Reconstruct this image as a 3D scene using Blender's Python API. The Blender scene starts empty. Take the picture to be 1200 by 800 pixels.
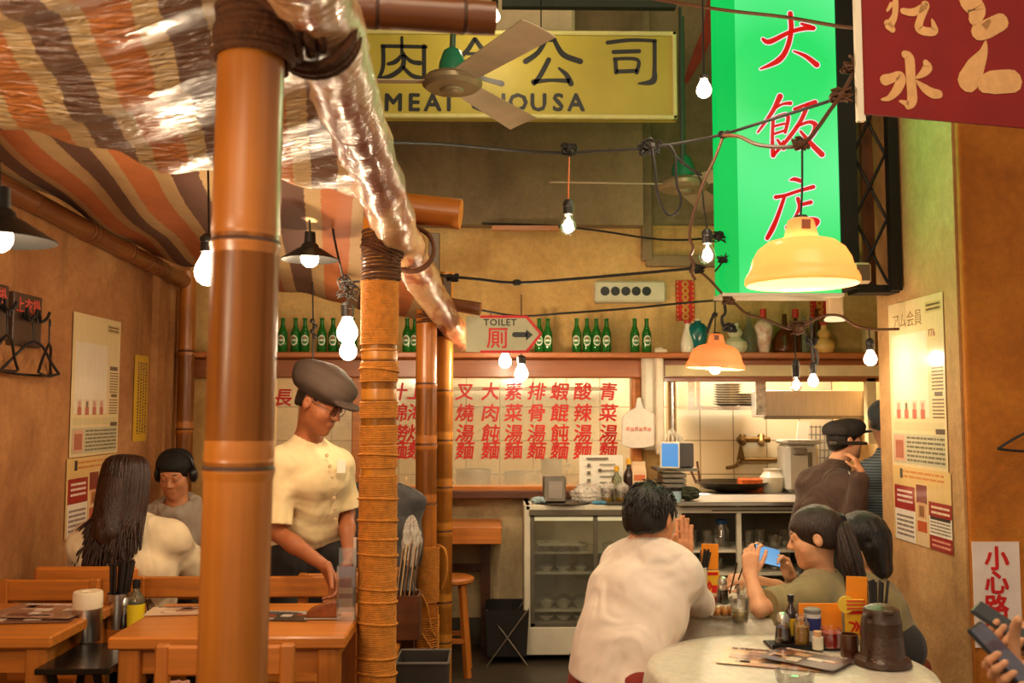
import bpy, math, random
import numpy as np
from mathutils import Vector, Matrix
random.seed(7)
C = bpy.context.scene.collection
SC = bpy.context.scene
PI = math.pi
# ---------------------------------------------------------------- camera, light, exposure
F = 1100.0
PITCH = math.atan(80 / F)
YAW = -math.atan(20 / F)
CAM = Vector((0, 0, 1.5))
cam_data = bpy.data.cameras.new('camera'); cam = bpy.data.objects.new('camera', cam_data); C.objects.link(cam)
cam_data.sensor_width = 36.0; cam_data.lens = F / 1200 * 36; cam_data.clip_start = 0.05; cam_data.clip_end = 100
CAMR = Matrix.Rotation(YAW, 3, 'Z') @ Matrix.Rotation(PI / 2 + PITCH, 3, 'X')
cam.matrix_world = Matrix.Translation(CAM) @ CAMR.to_4x4()
cam_data.dof.use_dof = True; cam_data.dof.focus_distance = 4.2; cam_data.dof.aperture_fstop = 4.0
SC.camera = cam
SC.view_settings.view_transform = 'Standard'; SC.view_settings.look = 'None'
SC.view_settings.gamma = 1.0; SC.view_settings.use_curve_mapping = False
SC.view_settings.exposure = 0.0
SC.cycles.use_denoising = True
SC.cycles.max_bounces = 7; SC.cycles.transparent_max_bounces = 16
SC.cycles.sample_clamp_indirect = 6.0
SC.cycles.caustics_reflective = False; SC.cycles.caustics_refractive = False
W = bpy.data.worlds.new('world'); SC.world = W; W.use_nodes = True
W.node_tree.nodes['Background'].inputs[0].default_value = (1.0, 0.80, 0.58, 1)
W.node_tree.nodes['Background'].inputs[1].default_value = 0.5
WARM = (1.0, 0.77, 0.50)
WHITE = (1.0, 0.90, 0.74)

def area(name, loc, target, sx, sy, power, col=WARM):
    l = bpy.data.lights.new(name, 'AREA'); l.shape = 'RECTANGLE'; l.size = sx; l.size_y = sy
    l.energy = power; l.color = col
    o = bpy.data.objects.new(name, l); C.objects.link(o); o.location = loc
    o.rotation_euler = (Vector(target) - Vector(loc)).to_track_quat('-Z', 'Y').to_euler()
    return o
area('hall_front_fill', (0.9, 1.0, 3.9), (0.6, 5.0, 0.8), 2.2, 1.4, 50)  # added fill overhead, out of view, brightens fronts facing the camera
area('hall_front_fill', (-1.0, -1.2, 3.0), (-0.8, 4.0, 1.0), 1.6, 1.0, 36)  # second added fill behind the camera, for the left side
area('awning_fill_light', (-1.2, .7, 1.75), (-.9, 2.0, 2.4), .3, .3, 16)  # unseen lamp added to brighten the underside of the near awning
area('kitchen_ceiling_light', (1.0, 7.0, 2.75), (1.0, 7.0, 0.0), 2.6, 0.5, 190, WHITE)

# ---------------------------------------------------------------- helpers: rays
def ray(px, py):
    return CAMR @ Vector(((px - 600) / F, (400 - py) / F, -1.0))
def P(px, py, d):
    r = ray(px, py); return CAM + r * (d / r.y)
def PZ(px, py, z):
    r = ray(px, py); return CAM + r * ((z - CAM.z) / r.z)
def PX(px, py, x):
    r = ray(px, py); return CAM + r * (x / r.x)

# ---------------------------------------------------------------- helpers: meshes
class MB:
    def __init__(s): s.v = []; s.f = []; s.mi = []; s.m = 0; s.sm = []; s.smooth = True; s.uv = None
    def add(s, vs, fs, M=None):
        b = len(s.v)
        if M is None: s.v += [tuple(v) for v in vs]
        else: s.v += [tuple(M @ Vector(v)) for v in vs]
        for f in fs:
            s.f.append(tuple(i + b for i in f)); s.mi.append(s.m)
        return s
    def box(s, c, sz, R=None, bev=0.0):
        x, y, z = sz[0] / 2, sz[1] / 2, sz[2] / 2
        M = Matrix.Translation(Vector(c)) @ (R.to_4x4() if R is not None else Matrix.Identity(4))
        b = min(bev, x * .9, y * .9, z * .9)
        if b <= 0:
            vs = [(i * x, j * y, k * z) for i in (-1, 1) for j in (-1, 1) for k in (-1, 1)]
            fs = [(0, 1, 3, 2), (4, 6, 7, 5), (0, 4, 5, 1), (2, 3, 7, 6), (0, 2, 6, 4), (1, 5, 7, 3)]
            return s.add(vs, fs, M)
        vs = []; idx = {}
        for i in (-1, 1):
            for j in (-1, 1):
                for k in (-1, 1):
                    for a in range(3):
                        q = [i * (x - b), j * (y - b), k * (z - b)]; full = (i * x, j * y, k * z); q[a] = full[a]
                        idx[i, j, k, a] = len(vs); vs.append(tuple(q))
        fs = []
        def quad(l, n):
            p = [Vector(vs[i]) for i in l]
            nn = (p[1] - p[0]).cross(p[2] - p[0])
            fs.append(tuple(l) if nn.dot(Vector(n)) > 0 else tuple(reversed(l)))
        for a in range(3):
            o1, o2 = [q for q in range(3) if q != a]
            for sg in (-1, 1):
                l = []
                for u, w in ((-1, -1), (1, -1), (1, 1), (-1, 1)):
                    t = [0, 0, 0]; t[a] = sg; t[o1] = u; t[o2] = w; l.append(idx[t[0], t[1], t[2], a])
                n = [0, 0, 0]; n[a] = sg; quad(l, n)
            for u in (-1, 1):
                for w in (-1, 1):
                    l = []
                    for (e, ax) in ((-1, o1), (1, o1), (1, o2), (-1, o2)):
                        t = [0, 0, 0]; t[a] = e; t[o1] = u; t[o2] = w; l.append(idx[t[0], t[1], t[2], ax])
                    n = [0, 0, 0]; n[o1] = u; n[o2] = w; quad(l, n)
        for i in (-1, 1):
            for j in (-1, 1):
                for k in (-1, 1): quad([idx[i, j, k, 0], idx[i, j, k, 1], idx[i, j, k, 2]], (i, j, k))
        return s.add(vs, fs, M)
    def bar(s, p0, p1, w, h, up=(0, 0, 1), bev=0.0):
        p0 = Vector(p0); p1 = Vector(p1); y = (p1 - p0); L = y.length; y.normalize()
        x = y.cross(Vector(up)); x.normalize(); z = x.cross(y)
        R = Matrix((x, y, z)).transposed()
        return s.box((p0 + p1) / 2, (w, L, h), R, bev)
    def sweep(s, pts, rads, n=10, caps=True, closed=False, mids=None):
        pts = [Vector(p) for p in pts]; N = len(pts)
        if not hasattr(rads, '__len__'): rads = [rads] * N
        vs = []; t0 = None; nrm = None
        for i, p in enumerate(pts):
            if closed: t = pts[(i + 1) % N] - pts[i - 1]
            else: t = pts[min(i + 1, N - 1)] - pts[max(i - 1, 0)]
            if t.length < 1e-9: t = Vector((0, 0, 1))
            t.normalize()
            if nrm is None:
                a = Vector((0, 0, 1)) if abs(t.z) < .9 else Vector((1, 0, 0))
                nrm = t.cross(a).normalized()
            else:
                nrm = nrm - t * nrm.dot(t)
                if nrm.length < 1e-6: nrm = t.cross(Vector((.3, .5, .8)))
                nrm.normalize()
            bn = t.cross(nrm); r = rads[i]
            for k in range(n):
                a = 2 * PI * k / n
                vs.append(p + nrm * (r * math.cos(a)) + bn * (r * math.sin(a)))
        b = len(s.v); s.v += [tuple(v) for v in vs]
        for i in range(N if closed else N - 1):
            j = (i + 1) % N
            for k in range(n):
                k2 = (k + 1) % n
                s.f.append((b + i * n + k, b + i * n + k2, b + j * n + k2, b + j * n + k)); s.mi.append(mids[i] if mids else s.m)
        if caps and not closed:
            s.f.append(tuple(b + k for k in reversed(range(n)))); s.mi.append(s.m)
            s.f.append(tuple(b + (N - 1) * n + k for k in range(n))); s.mi.append(s.m)
        return s
    def cyl(s, p0, p1, r0, r1=None, n=16, caps=True):
        return s.sweep([p0, p1], [r0, r0 if r1 is None else r1], n, caps)
    def lathe(s, prof, n=24, M=None, mids=None, caps=False):
        vs = []; N = len(prof)
        for r, z in prof:
            for k in range(n):
                a = 2 * PI * k / n; vs.append((r * math.cos(a), r * math.sin(a), z))
        b = len(s.v)
        s.v += [tuple(v) if M is None else tuple(M @ Vector(v)) for v in vs]
        for i in range(N - 1):
            for k in range(n):
                k2 = (k + 1) % n
                s.f.append((b + i * n + k, b + i * n + k2, b + (i + 1) * n + k2, b + (i + 1) * n + k)); s.mi.append(mids[i] if mids else s.m)
        if caps:
            s.f.append(tuple(b + k for k in reversed(range(n)))); s.mi.append(s.m)
            s.f.append(tuple(b + (N - 1) * n + k for k in range(n))); s.mi.append(s.m)
        return s
    def ball(s, c, r, n=12, R=None):
        if not hasattr(r, '__len__'): r = (r, r, r)
        M = Matrix.Translation(Vector(c)) @ (R.to_4x4() if R is not None else Matrix.Identity(4)) @ Matrix.Diagonal((r[0], r[1], r[2], 1))
        m = max(4, n // 2)
        return s.lathe([(max(1e-4, math.sin(PI * i / m)), -math.cos(PI * i / m)) for i in range(m + 1)], n, M)
    def prism(s, poly, th, M=None):
        n = len(poly)
        ar = sum(poly[i][0] * poly[(i + 1) % n][1] - poly[(i + 1) % n][0] * poly[i][1] for i in range(n))
        if ar < 0: poly = list(reversed(poly))
        vs = [(x, y, 0) for x, y in poly] + [(x, y, th) for x, y in poly]
        fs = [tuple(reversed(range(n))), tuple(range(n, 2 * n))] + [(i, (i + 1) % n, n + (i + 1) % n, n + i) for i in range(n)]
        return s.add(vs, fs, M)
    def grid(s, fn, nu, nv, closed_u=False):
        vs = [fn(i / nu, j / nv) for j in range(nv + 1) for i in range(nu + (0 if closed_u else 1))]
        w = nu if closed_u else nu + 1
        fs = [(j * w + i, j * w + (i + 1) % w, (j + 1) * w + (i + 1) % w, (j + 1) * w + i) for j in range(nv) for i in range(nu)]
        return s.add(vs, fs)
    def sheet(s, fn, nu, nv, th):
        """closed thin solid: fn gives the middle surface"""
        g = [[Vector(fn(i / nu, j / nv)) for i in range(nu + 1)] for j in range(nv + 1)]
        vs = []; w = nu + 1
        for sg in (1, -1):
            for j in range(nv + 1):
                for i in range(nu + 1):
                    du = g[j][min(i + 1, nu)] - g[j][max(i - 1, 0)]; dv = g[min(j + 1, nv)][i] - g[max(j - 1, 0)][i]
                    n = du.cross(dv)
                    if n.length > 1e-12: n.normalize()
                    vs.append(g[j][i] + n * (sg * th / 2))
        o = w * (nv + 1); fs = []
        for j in range(nv):
            for i in range(nu):
                a, b, c, d = j * w + i, j * w + i + 1, (j + 1) * w + i + 1, (j + 1) * w + i
                fs += [(a, b, c, d), (o + d, o + c, o + b, o + a)]
        for i in range(nu):
            a, b = i, i + 1; fs.append((o + a, o + b, b, a)); a, b = nv * w + i, nv * w + i + 1; fs.append((a, b, o + b, o + a))
        for j in range(nv):
            a, b = j * w, (j + 1) * w; fs.append((a, b, o + b, o + a)); a, b = j * w + nu, (j + 1) * w + nu; fs.append((o + a, o + b, b, a))
        return s.add(vs, fs)
    def text(s, body, size, M, th=0.0012, bold=0.0, shear=0.0, align='CENTER', space=1.0):
        key = (body, shear, align, space)
        if key not in TEXTS:
            c = bpy.data.curves.new('t', 'FONT'); c.body = body; c.size = 1.0; c.align_x = align; c.align_y = 'CENTER'
            c.shear = shear; c.extrude = 0.5; c.space_character = space; c.resolution_u = 2
            o = bpy.data.objects.new('t', c); C.objects.link(o)
            bpy.context.view_layer.update()
            me = bpy.data.meshes.new_from_object(o.evaluated_get(bpy.context.evaluated_depsgraph_get()))
            vs = [tuple(v.co) for v in me.vertices]; fs = [tuple(p.vertices) for p in me.polygons]
            bpy.data.objects.remove(o); bpy.data.curves.remove(c); bpy.data.meshes.remove(me)
            TEXTS[key] = (vs, fs)
        vs, fs = TEXTS[key]
        for k, (dx, dy) in enumerate([(0, 0)] + ([(bold, bold * .5), (-bold, -bold * .5), (bold * .4, -bold), (-bold * .4, bold)] if bold else [])):
            s.add([((x + dx) * size, (y + dy) * size, (z + .5) * th * (1 - .04 * k)) for x, y, z in vs], fs, M)
        return s
    def stroke(s, pts, w, M, th=0.001, n=6):
        """brush stroke: pts in local xy, w = list of full widths"""
        if not hasattr(w, '__len__'): w = [w * .8] + [w] * (len(pts) - 2) + [w * .7]
        ps, ws = spline2(pts, w, n)
        L = []; R = []
        for i, p in enumerate(ps):
            t = (ps[min(i + 1, len(ps) - 1)] - ps[max(i - 1, 0)])
            if t.length < 1e-9: t = Vector((1, 0))
            t.normalize(); nn = Vector((-t.y, t.x)) * ws[i] / 2
            L.append(p + nn); R.append(p - nn)
        vs = [(q.x, q.y, th) for q in L] + [(q.x, q.y, th) for q in R] + [(q.x, q.y, 0) for q in L] + [(q.x, q.y, 0) for q in R]
        m = len(L); fs = []
        for i in range(m - 1):
            fs += [(m + i, m + i + 1, i + 1, i), (2 * m + i, 2 * m + i + 1, 3 * m + i + 1, 3 * m + i), (i, i + 1, 2 * m + i + 1, 2 * m + i), (m + i + 1, m + i, 3 * m + i, 3 * m + i + 1)]
        fs += [(0, 2 * m, 3 * m, m), (m - 1, 2 * m - 1, 4 * m - 1, 3 * m - 1)]
        s.add(vs, fs, M)
        for q, r in ((ps[0], ws[0] / 2), (ps[-1], ws[-1] / 2)):
            s.prism([(q.x + r * math.cos(a * PI / 5), q.y + r * math.sin(a * PI / 5)) for a in range(10)], th * .98, M)
        return s
TEXTS = {}
def spline2(pts, w, n):
    P_ = [Vector(p) for p in pts]; ps = []; ws = []
    for i in range(len(P_) - 1):
        a, b, c, d = P_[max(i - 1, 0)], P_[i], P_[i + 1], P_[min(i + 2, len(P_) - 1)]
        for k in range(n):
            t = k / n
            ps.append(.5 * ((2 * b) + (c - a) * t + (2 * a - 5 * b + 4 * c - d) * t * t + (3 * b - a - 3 * c + d) * t ** 3))
            ws.append(w[i] * (1 - t) + w[i + 1] * t)
    ps.append(P_[-1]); ws.append(w[-1])
    return ps, ws
def spline(pts, n=6): return spline2(pts, [0] * len(pts), n)[0]
def frame(o, x, y):
    x = Vector(x).normalized(); z = x.cross(Vector(y)).normalized(); y = z.cross(x)
    return Matrix.Translation(Vector(o)) @ Matrix((x, y, z)).transposed().to_4x4()
def facing(o): return frame(o, (1, 0, 0), (0, 0, 1))        # a surface that looks towards the hall's entrance
def on_left(o): return frame(o, (0, 1, 0), (0, 0, 1))
def on_right(o): return frame(o, (0, -1, 0), (0, 0, 1))
def rz(a): return Matrix.Rotation(a, 3, 'Z')
def rx(a): return Matrix.Rotation(a, 3, 'X')
def ry(a): return Matrix.Rotation(a, 3, 'Y')

ROOTM = {}
def thing(name, label, cat, loc=(0, 0, 0), rot=0.0, group=None):
    o = bpy.data.objects.new(name, None); C.objects.link(o); o.empty_display_size = .1
    o.location = loc; o.rotation_euler = (0, 0, rot); o['label'] = label; o['category'] = cat
    if group: o['group'] = group
    ROOTM[o] = Matrix.Translation(Vector(loc)) @ Matrix.Rotation(rot, 4, 'Z')
    return o
def mesh_of(mb, name, mats, sharp=0.6):
    me = bpy.data.meshes.new(name); me.from_pydata(mb.v, [], mb.f); 
    ml = mats if isinstance(mats, (list, tuple)) else [mats]
    for m in ml: me.materials.append(m)
    if len(ml) > 1: me.polygons.foreach_set('material_index', mb.mi)
    me.polygons.foreach_set('use_smooth', [True] * len(me.polygons))
    if sharp is not None: me.set_sharp_from_angle(angle=sharp)
    me.update()
    return me
def part(name, mb, mats, parent, world=False, label=None, bevel=0.0, sharp=0.6, kind=None):
    if world:
        Mi = ROOTM[parent].inverted(); mb.v = [tuple(Mi @ Vector(v)) for v in mb.v]
    o = bpy.data.objects.new(name, mesh_of(mb, name, mats, sharp)); C.objects.link(o); o.parent = parent
    ROOTM[o] = ROOTM[parent]
    if label: o['label'] = label
    if kind: o['kind'] = kind
    if bevel: bev(o, bevel)
    return o
def bev(o, w):
    m = o.modifiers.new('b', 'BEVEL'); m.width = w; m.segments = 2; m.limit_method = 'ANGLE'; m.angle_limit = .6
def solo(name, mb, mats, label, cat, group=None, bevel=0.0, sharp=0.6, kind=None, base=None):
    """a thing that is one mesh; its origin is put at its base"""
    a = np.array(mb.v); lo = a.min(0); hi = a.max(0)
    c = Vector(((lo[0] + hi[0]) / 2, (lo[1] + hi[1]) / 2, lo[2])) if base is None else Vector(base)
    mb.v = [tuple(Vector(v) - c) for v in mb.v]
    o = bpy.data.objects.new(name, mesh_of(mb, name, mats, sharp)); C.objects.link(o); o.location = c
    ROOTM[o] = Matrix.Translation(c)
    if label: o['label'] = label
    if cat: o['category'] = cat
    if group: o['group'] = group
    if kind: o['kind'] = kind
    if bevel: bev(o, bevel)
    return o
def struct(name, mb, mats, parent=None, bevel=0.0, sharp=0.6):
    if parent is not None: return part(name, mb, mats, parent, world=True, bevel=bevel, sharp=sharp)
    return solo(name, mb, mats, None, None, kind='structure', bevel=bevel, sharp=sharp)
def dup(root, loc, rot=None, label=None, cat=None, group=None, scale=None):
    r = root.copy(); C.objects.link(r); r.location = loc
    if rot is not None: r.rotation_euler = (0, 0, rot)
    if scale: r.scale = (scale,) * 3
    if label: r['label'] = label
    if cat: r['category'] = cat
    if group: r['group'] = group
    for ch in list(root.children):
        c = ch.copy(); C.objects.link(c); c.parent = r
        for g in list(ch.children):
            d = g.copy(); C.objects.link(d); d.parent = c
    return r

# ---------------------------------------------------------------- materials
def nt_new(name):
    m = bpy.data.materials.new(name); m.use_nodes = True; nt = m.node_tree
    return m, nt, nt.nodes['Principled BSDF'], nt.nodes['Material Output']
def node(nt, t, **kw):
    n = nt.nodes.new(t)
    for k, v in kw.items():
        if k.startswith('i_'): n.inputs[k[2:].replace('_', ' ')].default_value = v
        else: setattr(n, k, v)
    return n
def rgb(c):
    """sRGB 0-255 -> linear"""
    return tuple(((x / 255) / 12.92 if x / 255 <= .04045 else ((x / 255 + .055) / 1.055) ** 2.4) for x in c) + (1.0,)
def mul(c, k): return tuple(min(1, x * k) for x in c[:3]) + (1.0,)
MATS = {}
def mat(name, col, rough=.6, metal=0.0, var=.12, vs=6.0, bump=.0, bs=60.0, spec=None, coat=0.0, stretch=(1, 1, 1), trans=0.0, ior=1.45, emit=None, es=0.0, col2=None, sss=0.0, detail=5.0, sheen=0.0, alpha=1.0):
    if name in MATS: return MATS[name]
    m, nt, b, out = nt_new(name); c = rgb(col)
    b.inputs['Roughness'].default_value = rough; b.inputs['Metallic'].default_value = metal
    if spec is not None: b.inputs['Specular IOR Level'].default_value = spec
    b.inputs['Coat Weight'].default_value = coat; b.inputs['Coat Roughness'].default_value = .12
    b.inputs['Transmission Weight'].default_value = trans; b.inputs['IOR'].default_value = ior
    b.inputs['Alpha'].default_value = alpha
    if sss: b.inputs['Subsurface Weight'].default_value = sss; b.inputs['Subsurface Radius'].default_value = (.02, .008, .004)
    if sheen: b.inputs['Sheen Weight'].default_value = sheen; b.inputs['Sheen Roughness'].default_value = .4
    if emit: b.inputs['Emission Color'].default_value = rgb(emit); b.inputs['Emission Strength'].default_value = es
    b.inputs['Base Color'].default_value = c
    tc = node(nt, 'ShaderNodeTexCoord'); mp = node(nt, 'ShaderNodeMapping'); mp.inputs['Scale'].default_value = stretch
    nt.links.new(tc.outputs['Object'], mp.inputs[0])
    if var:
        n = node(nt, 'ShaderNodeTexNoise', i_Scale=vs, i_Detail=detail, i_Roughness=.6); nt.links.new(mp.outputs[0], n.inputs['Vector'])
        r = node(nt, 'ShaderNodeValToRGB'); r.color_ramp.elements[0].position = .3; r.color_ramp.elements[1].position = .7
        r.color_ramp.elements[0].color = mul(c, 1 - var) if col2 is None else rgb(col2); r.color_ramp.elements[1].color = mul(c, 1 + var) if col2 is None else c
        nt.links.new(n.outputs[0], r.inputs[0]); nt.links.new(r.outputs[0], b.inputs['Base Color'])
    if bump:
        n2 = node(nt, 'ShaderNodeTexNoise', i_Scale=bs, i_Detail=4.0); nt.links.new(mp.outputs[0], n2.inputs['Vector'])
        bp = node(nt, 'ShaderNodeBump', i_Strength=bump, i_Distance=.01); nt.links.new(n2.outputs[0], bp.inputs['Height']); nt.links.new(bp.outputs[0], b.inputs['Normal'])
    MATS[name] = m
    return m
def mat_plaster(name, c1, c2, c3, stain=.35, bump=.35, scale=1.6, cstain=(60, 42, 25)):
    m, nt, b, out = nt_new(name); tc = node(nt, 'ShaderNodeTexCoord')
    L = nt.links.new
    n1 = node(nt, 'ShaderNodeTexNoise', i_Scale=scale, i_Detail=8.0, i_Roughness=.65, i_Distortion=.6); L(tc.outputs['Object'], n1.inputs['Vector'])
    r = node(nt, 'ShaderNodeValToRGB'); e = r.color_ramp.elements
    e[0].position = .33; e[0].color = rgb(c1); e[1].position = .68; e[1].color = rgb(c3); k = e.new(.5); k.color = rgb(c2); L(n1.outputs[0], r.inputs[0])
    mp = node(nt, 'ShaderNodeMapping'); mp.inputs['Scale'].default_value = (3.0, 3.0, .5); L(tc.outputs['Object'], mp.inputs[0])
    n2 = node(nt, 'ShaderNodeTexNoise', i_Scale=1.7, i_Detail=6.0, i_Roughness=.7); L(mp.outputs[0], n2.inputs['Vector'])
    r2 = node(nt, 'ShaderNodeValToRGB'); r2.color_ramp.elements[0].position = .55; r2.color_ramp.elements[1].position = .78
    r2.color_ramp.elements[0].color = (0, 0, 0, 1); r2.color_ramp.elements[1].color = (stain, stain, stain, 1); L(n2.outputs[0], r2.inputs[0])
    mx = node(nt, 'ShaderNodeMix', data_type='RGBA'); L(r2.outputs[0], mx.inputs[0]); L(r.outputs[0], mx.inputs[6]); mx.inputs[7].default_value = rgb(cstain)
    n4 = node(nt, 'ShaderNodeTexNoise', i_Scale=28.0, i_Detail=6.0, i_Roughness=.7); L(tc.outputs['Object'], n4.inputs['Vector'])
    r4 = node(nt, 'ShaderNodeMapRange'); r4.inputs[1].default_value = .25; r4.inputs[2].default_value = .75; r4.inputs[3].default_value = .82; r4.inputs[4].default_value = 1.12; L(n4.outputs[0], r4.inputs[0])
    mm = node(nt, 'ShaderNodeMix', data_type='RGBA', blend_type='MULTIPLY'); mm.inputs[0].default_value = 1.0; L(mx.outputs[2], mm.inputs[6]); L(r4.outputs[0], mm.inputs[7])
    L(mm.outputs[2], b.inputs['Base Color'])
    ad = node(nt, 'ShaderNodeMath', operation='ADD'); L(n1.outputs[0], ad.inputs[0]); L(n4.outputs[0], ad.inputs[1])
    bp = node(nt, 'ShaderNodeBump', i_Strength=bump, i_Distance=.02); L(ad.outputs[0], bp.inputs['Height']); L(bp.outputs[0], b.inputs['Normal'])
    b.inputs['Roughness'].default_value = .82
    return m
def mat_wood(name, col, rough=.42, k=.75, scale=1.0, axis=0, coat=.25):
    if name in MATS: return MATS[name]
    m, nt, b, out = nt_new(name); L = nt.links.new; c = rgb(col)
    tc = node(nt, 'ShaderNodeTexCoord'); mp = node(nt, 'ShaderNodeMapping')
    s = [14 * scale] * 3; s[axis] = .9 * scale; mp.inputs['Scale'].default_value = s; L(tc.outputs['Object'], mp.inputs[0])
    n = node(nt, 'ShaderNodeTexNoise', i_Scale=2.2, i_Detail=7.0, i_Roughness=.6, i_Distortion=.8); L(mp.outputs[0], n.inputs['Vector'])
    r = node(nt, 'ShaderNodeValToRGB'); r.color_ramp.elements[0].position = .32; r.color_ramp.elements[1].position = .66
    r.color_ramp.elements[0].color = mul(c, k); r.color_ramp.elements[1].color = mul(c, 1.12); L(n.outputs[0], r.inputs[0]); L(r.outputs[0], b.inputs['Base Color'])
    b.inputs['Roughness'].default_value = rough; b.inputs['Coat Weight'].default_value = coat; b.inputs['Coat Roughness'].default_value = .2
    bp = node(nt, 'ShaderNodeBump', i_Strength=.12, i_Distance=.004); L(n.outputs[0], bp.inputs['Height']); L(bp.outputs[0], b.inputs['Normal'])
    MATS[name] = m
    return m
def mat_glow(name, col, es, clear=True, mixf=None):
    m = bpy.data.materials.new(name); m.use_nodes = True; nt = m.node_tree; nt.nodes.clear()
    o = node(nt, 'ShaderNodeOutputMaterial'); e = node(nt, 'ShaderNodeEmission'); e.inputs[0].default_value = tuple(col) + (1,); e.inputs[1].default_value = es
    if not clear: nt.links.new(e.outputs[0], o.inputs[0]); return m
    t = node(nt, 'ShaderNodeBsdfTransparent'); a = node(nt, 'ShaderNodeAddShader')
    nt.links.new(t.outputs[0], a.inputs[0]); nt.links.new(e.outputs[0], a.inputs[1]); nt.links.new(a.outputs[0], o.inputs[0])
    return m
def mat_pane(name, tint=(1, 1, 1), gloss=.12, film=.0, filmcol=(200, 190, 165), frough=.05, noise=False, scale=4.0):
    """thin clear sheet: see-through, a sheen, and an even or cloudy film of dirt"""
    m = bpy.data.materials.new(name); m.use_nodes = True; nt = m.node_tree; nt.nodes.clear(); L = nt.links.new
    o = node(nt, 'ShaderNodeOutputMaterial'); t = node(nt, 'ShaderNodeBsdfTransparent'); t.inputs[0].default_value = tuple(tint) + (1,)
    g = node(nt, 'ShaderNodeBsdfGlossy'); g.inputs['Roughness'].default_value = frough
    lw = node(nt, 'ShaderNodeLayerWeight'); lw.inputs[0].default_value = .3
    ma = node(nt, 'ShaderNodeMath', operation='MULTIPLY_ADD'); L(lw.outputs['Fresnel'], ma.inputs[0]); ma.inputs[1].default_value = .5; ma.inputs[2].default_value = gloss
    mx = node(nt, 'ShaderNodeMixShader'); L(ma.outputs[0], mx.inputs[0]); L(t.outputs[0], mx.inputs[1]); L(g.outputs[0], mx.inputs[2])
    last = mx
    tc = node(nt, 'ShaderNodeTexCoord')
    n = node(nt, 'ShaderNodeTexNoise', i_Scale=scale, i_Detail=6.0, i_Roughness=.65); L(tc.outputs['Object'], n.inputs['Vector'])
    if film:
        d = node(nt, 'ShaderNodeBsdfDiffuse'); d.inputs[0].default_value = rgb(filmcol)
        m2 = node(nt, 'ShaderNodeMixShader'); L(mx.outputs[0], m2.inputs[1]); L(d.outputs[0], m2.inputs[2])
        mr = node(nt, 'ShaderNodeMapRange'); L(n.outputs[0], mr.inputs[0]); mr.inputs[1].default_value = .3; mr.inputs[2].default_value = .7; mr.inputs[3].default_value = film * .5; mr.inputs[4].default_value = film * 1.4
        L(mr.outputs[0], m2.inputs[0]); last = m2
    if noise:
        bp = node(nt, 'ShaderNodeBump', i_Strength=noise, i_Distance=.02); L(n.outputs[0], bp.inputs['Height']); L(bp.outputs[0], g.inputs['Normal'])
    L(last.outputs[0], o.inputs[0])
    return m
# ---------------------------------------------------------------- shared materials
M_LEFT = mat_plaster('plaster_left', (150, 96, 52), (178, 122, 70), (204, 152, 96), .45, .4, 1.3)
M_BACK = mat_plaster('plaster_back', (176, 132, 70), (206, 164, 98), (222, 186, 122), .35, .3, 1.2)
M_UPPER = mat_plaster('concrete_upper', (118, 98, 72), (140, 118, 86), (160, 138, 102), .4, .35, 1.0, (70, 58, 42))
M_PILLAR = mat_plaster('plaster_pillar', (168, 124, 74), (190, 146, 92), (204, 162, 108), .3, .4, 2.0)
M_OCHRE = mat_plaster('plaster_ochre', (160, 88, 10), (182, 104, 16), (198, 120, 26), .3, .45, 2.2, (90, 45, 8))
M_LOW = mat_plaster('plaster_low', (150, 130, 96), (190, 168, 126), (210, 188, 146), .5, .3, 1.8, (62, 56, 36))
M_FLOOR = mat('floor_concrete', (62, 54, 42), rough=.4, var=.35, vs=3, bump=.15, bs=25)
M_BLACK = mat('black_plastic', (18, 16, 15), rough=.4, var=.05)
M_RUBBER = mat('black_cable', (26, 20, 16), rough=.6, var=.1)
M_BROWNCABLE = mat('brown_cable', (84, 50, 26), rough=.6, var=.2)
M_IRON = mat('black_iron', (30, 28, 25), rough=.5, metal=.4, var=.2)
M_STEEL = mat('brushed_steel', (214, 208, 198), rough=.28, metal=1.0, var=.08, vs=5, stretch=(1, 1, 12))
M_STEELD = mat('dull_steel', (150, 142, 128), rough=.42, metal=.9, var=.15, vs=7)
M_WHITEM = mat('white_enamel', (224, 214, 190), rough=.4, var=.06)
M_PAPER = mat('white_paper', (232, 224, 205), rough=.7, var=.04)
M_RED = mat('red_paint', (198, 22, 18), rough=.5, var=.08)
M_TEAK = mat_wood('orange_wood', (190, 112, 38), axis=0)
M_TEAKY = mat_wood('orange_wood_y', (190, 112, 38), axis=1)
M_TEAKZ = mat_wood('orange_wood_z', (184, 108, 36), axis=2)
M_DARKW = mat_wood('dark_wood', (92, 50, 24), axis=0)
M_SHELF = mat_wood('shelf_wood', (182, 104, 48), axis=0)
M_BEAMW = mat_wood('beam_wood', (158, 90, 44), axis=0)
M_GLASS = mat_pane('clear_glass', gloss=.06)
M_ROPE = mat('coir_rope', (84, 48, 22), rough=.9, var=.3, vs=30, bump=.6, bs=120)
M_TWINE = mat('yellow_twine', (196, 124, 42), rough=.85, var=.22, vs=40, bump=.5, bs=180)

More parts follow.
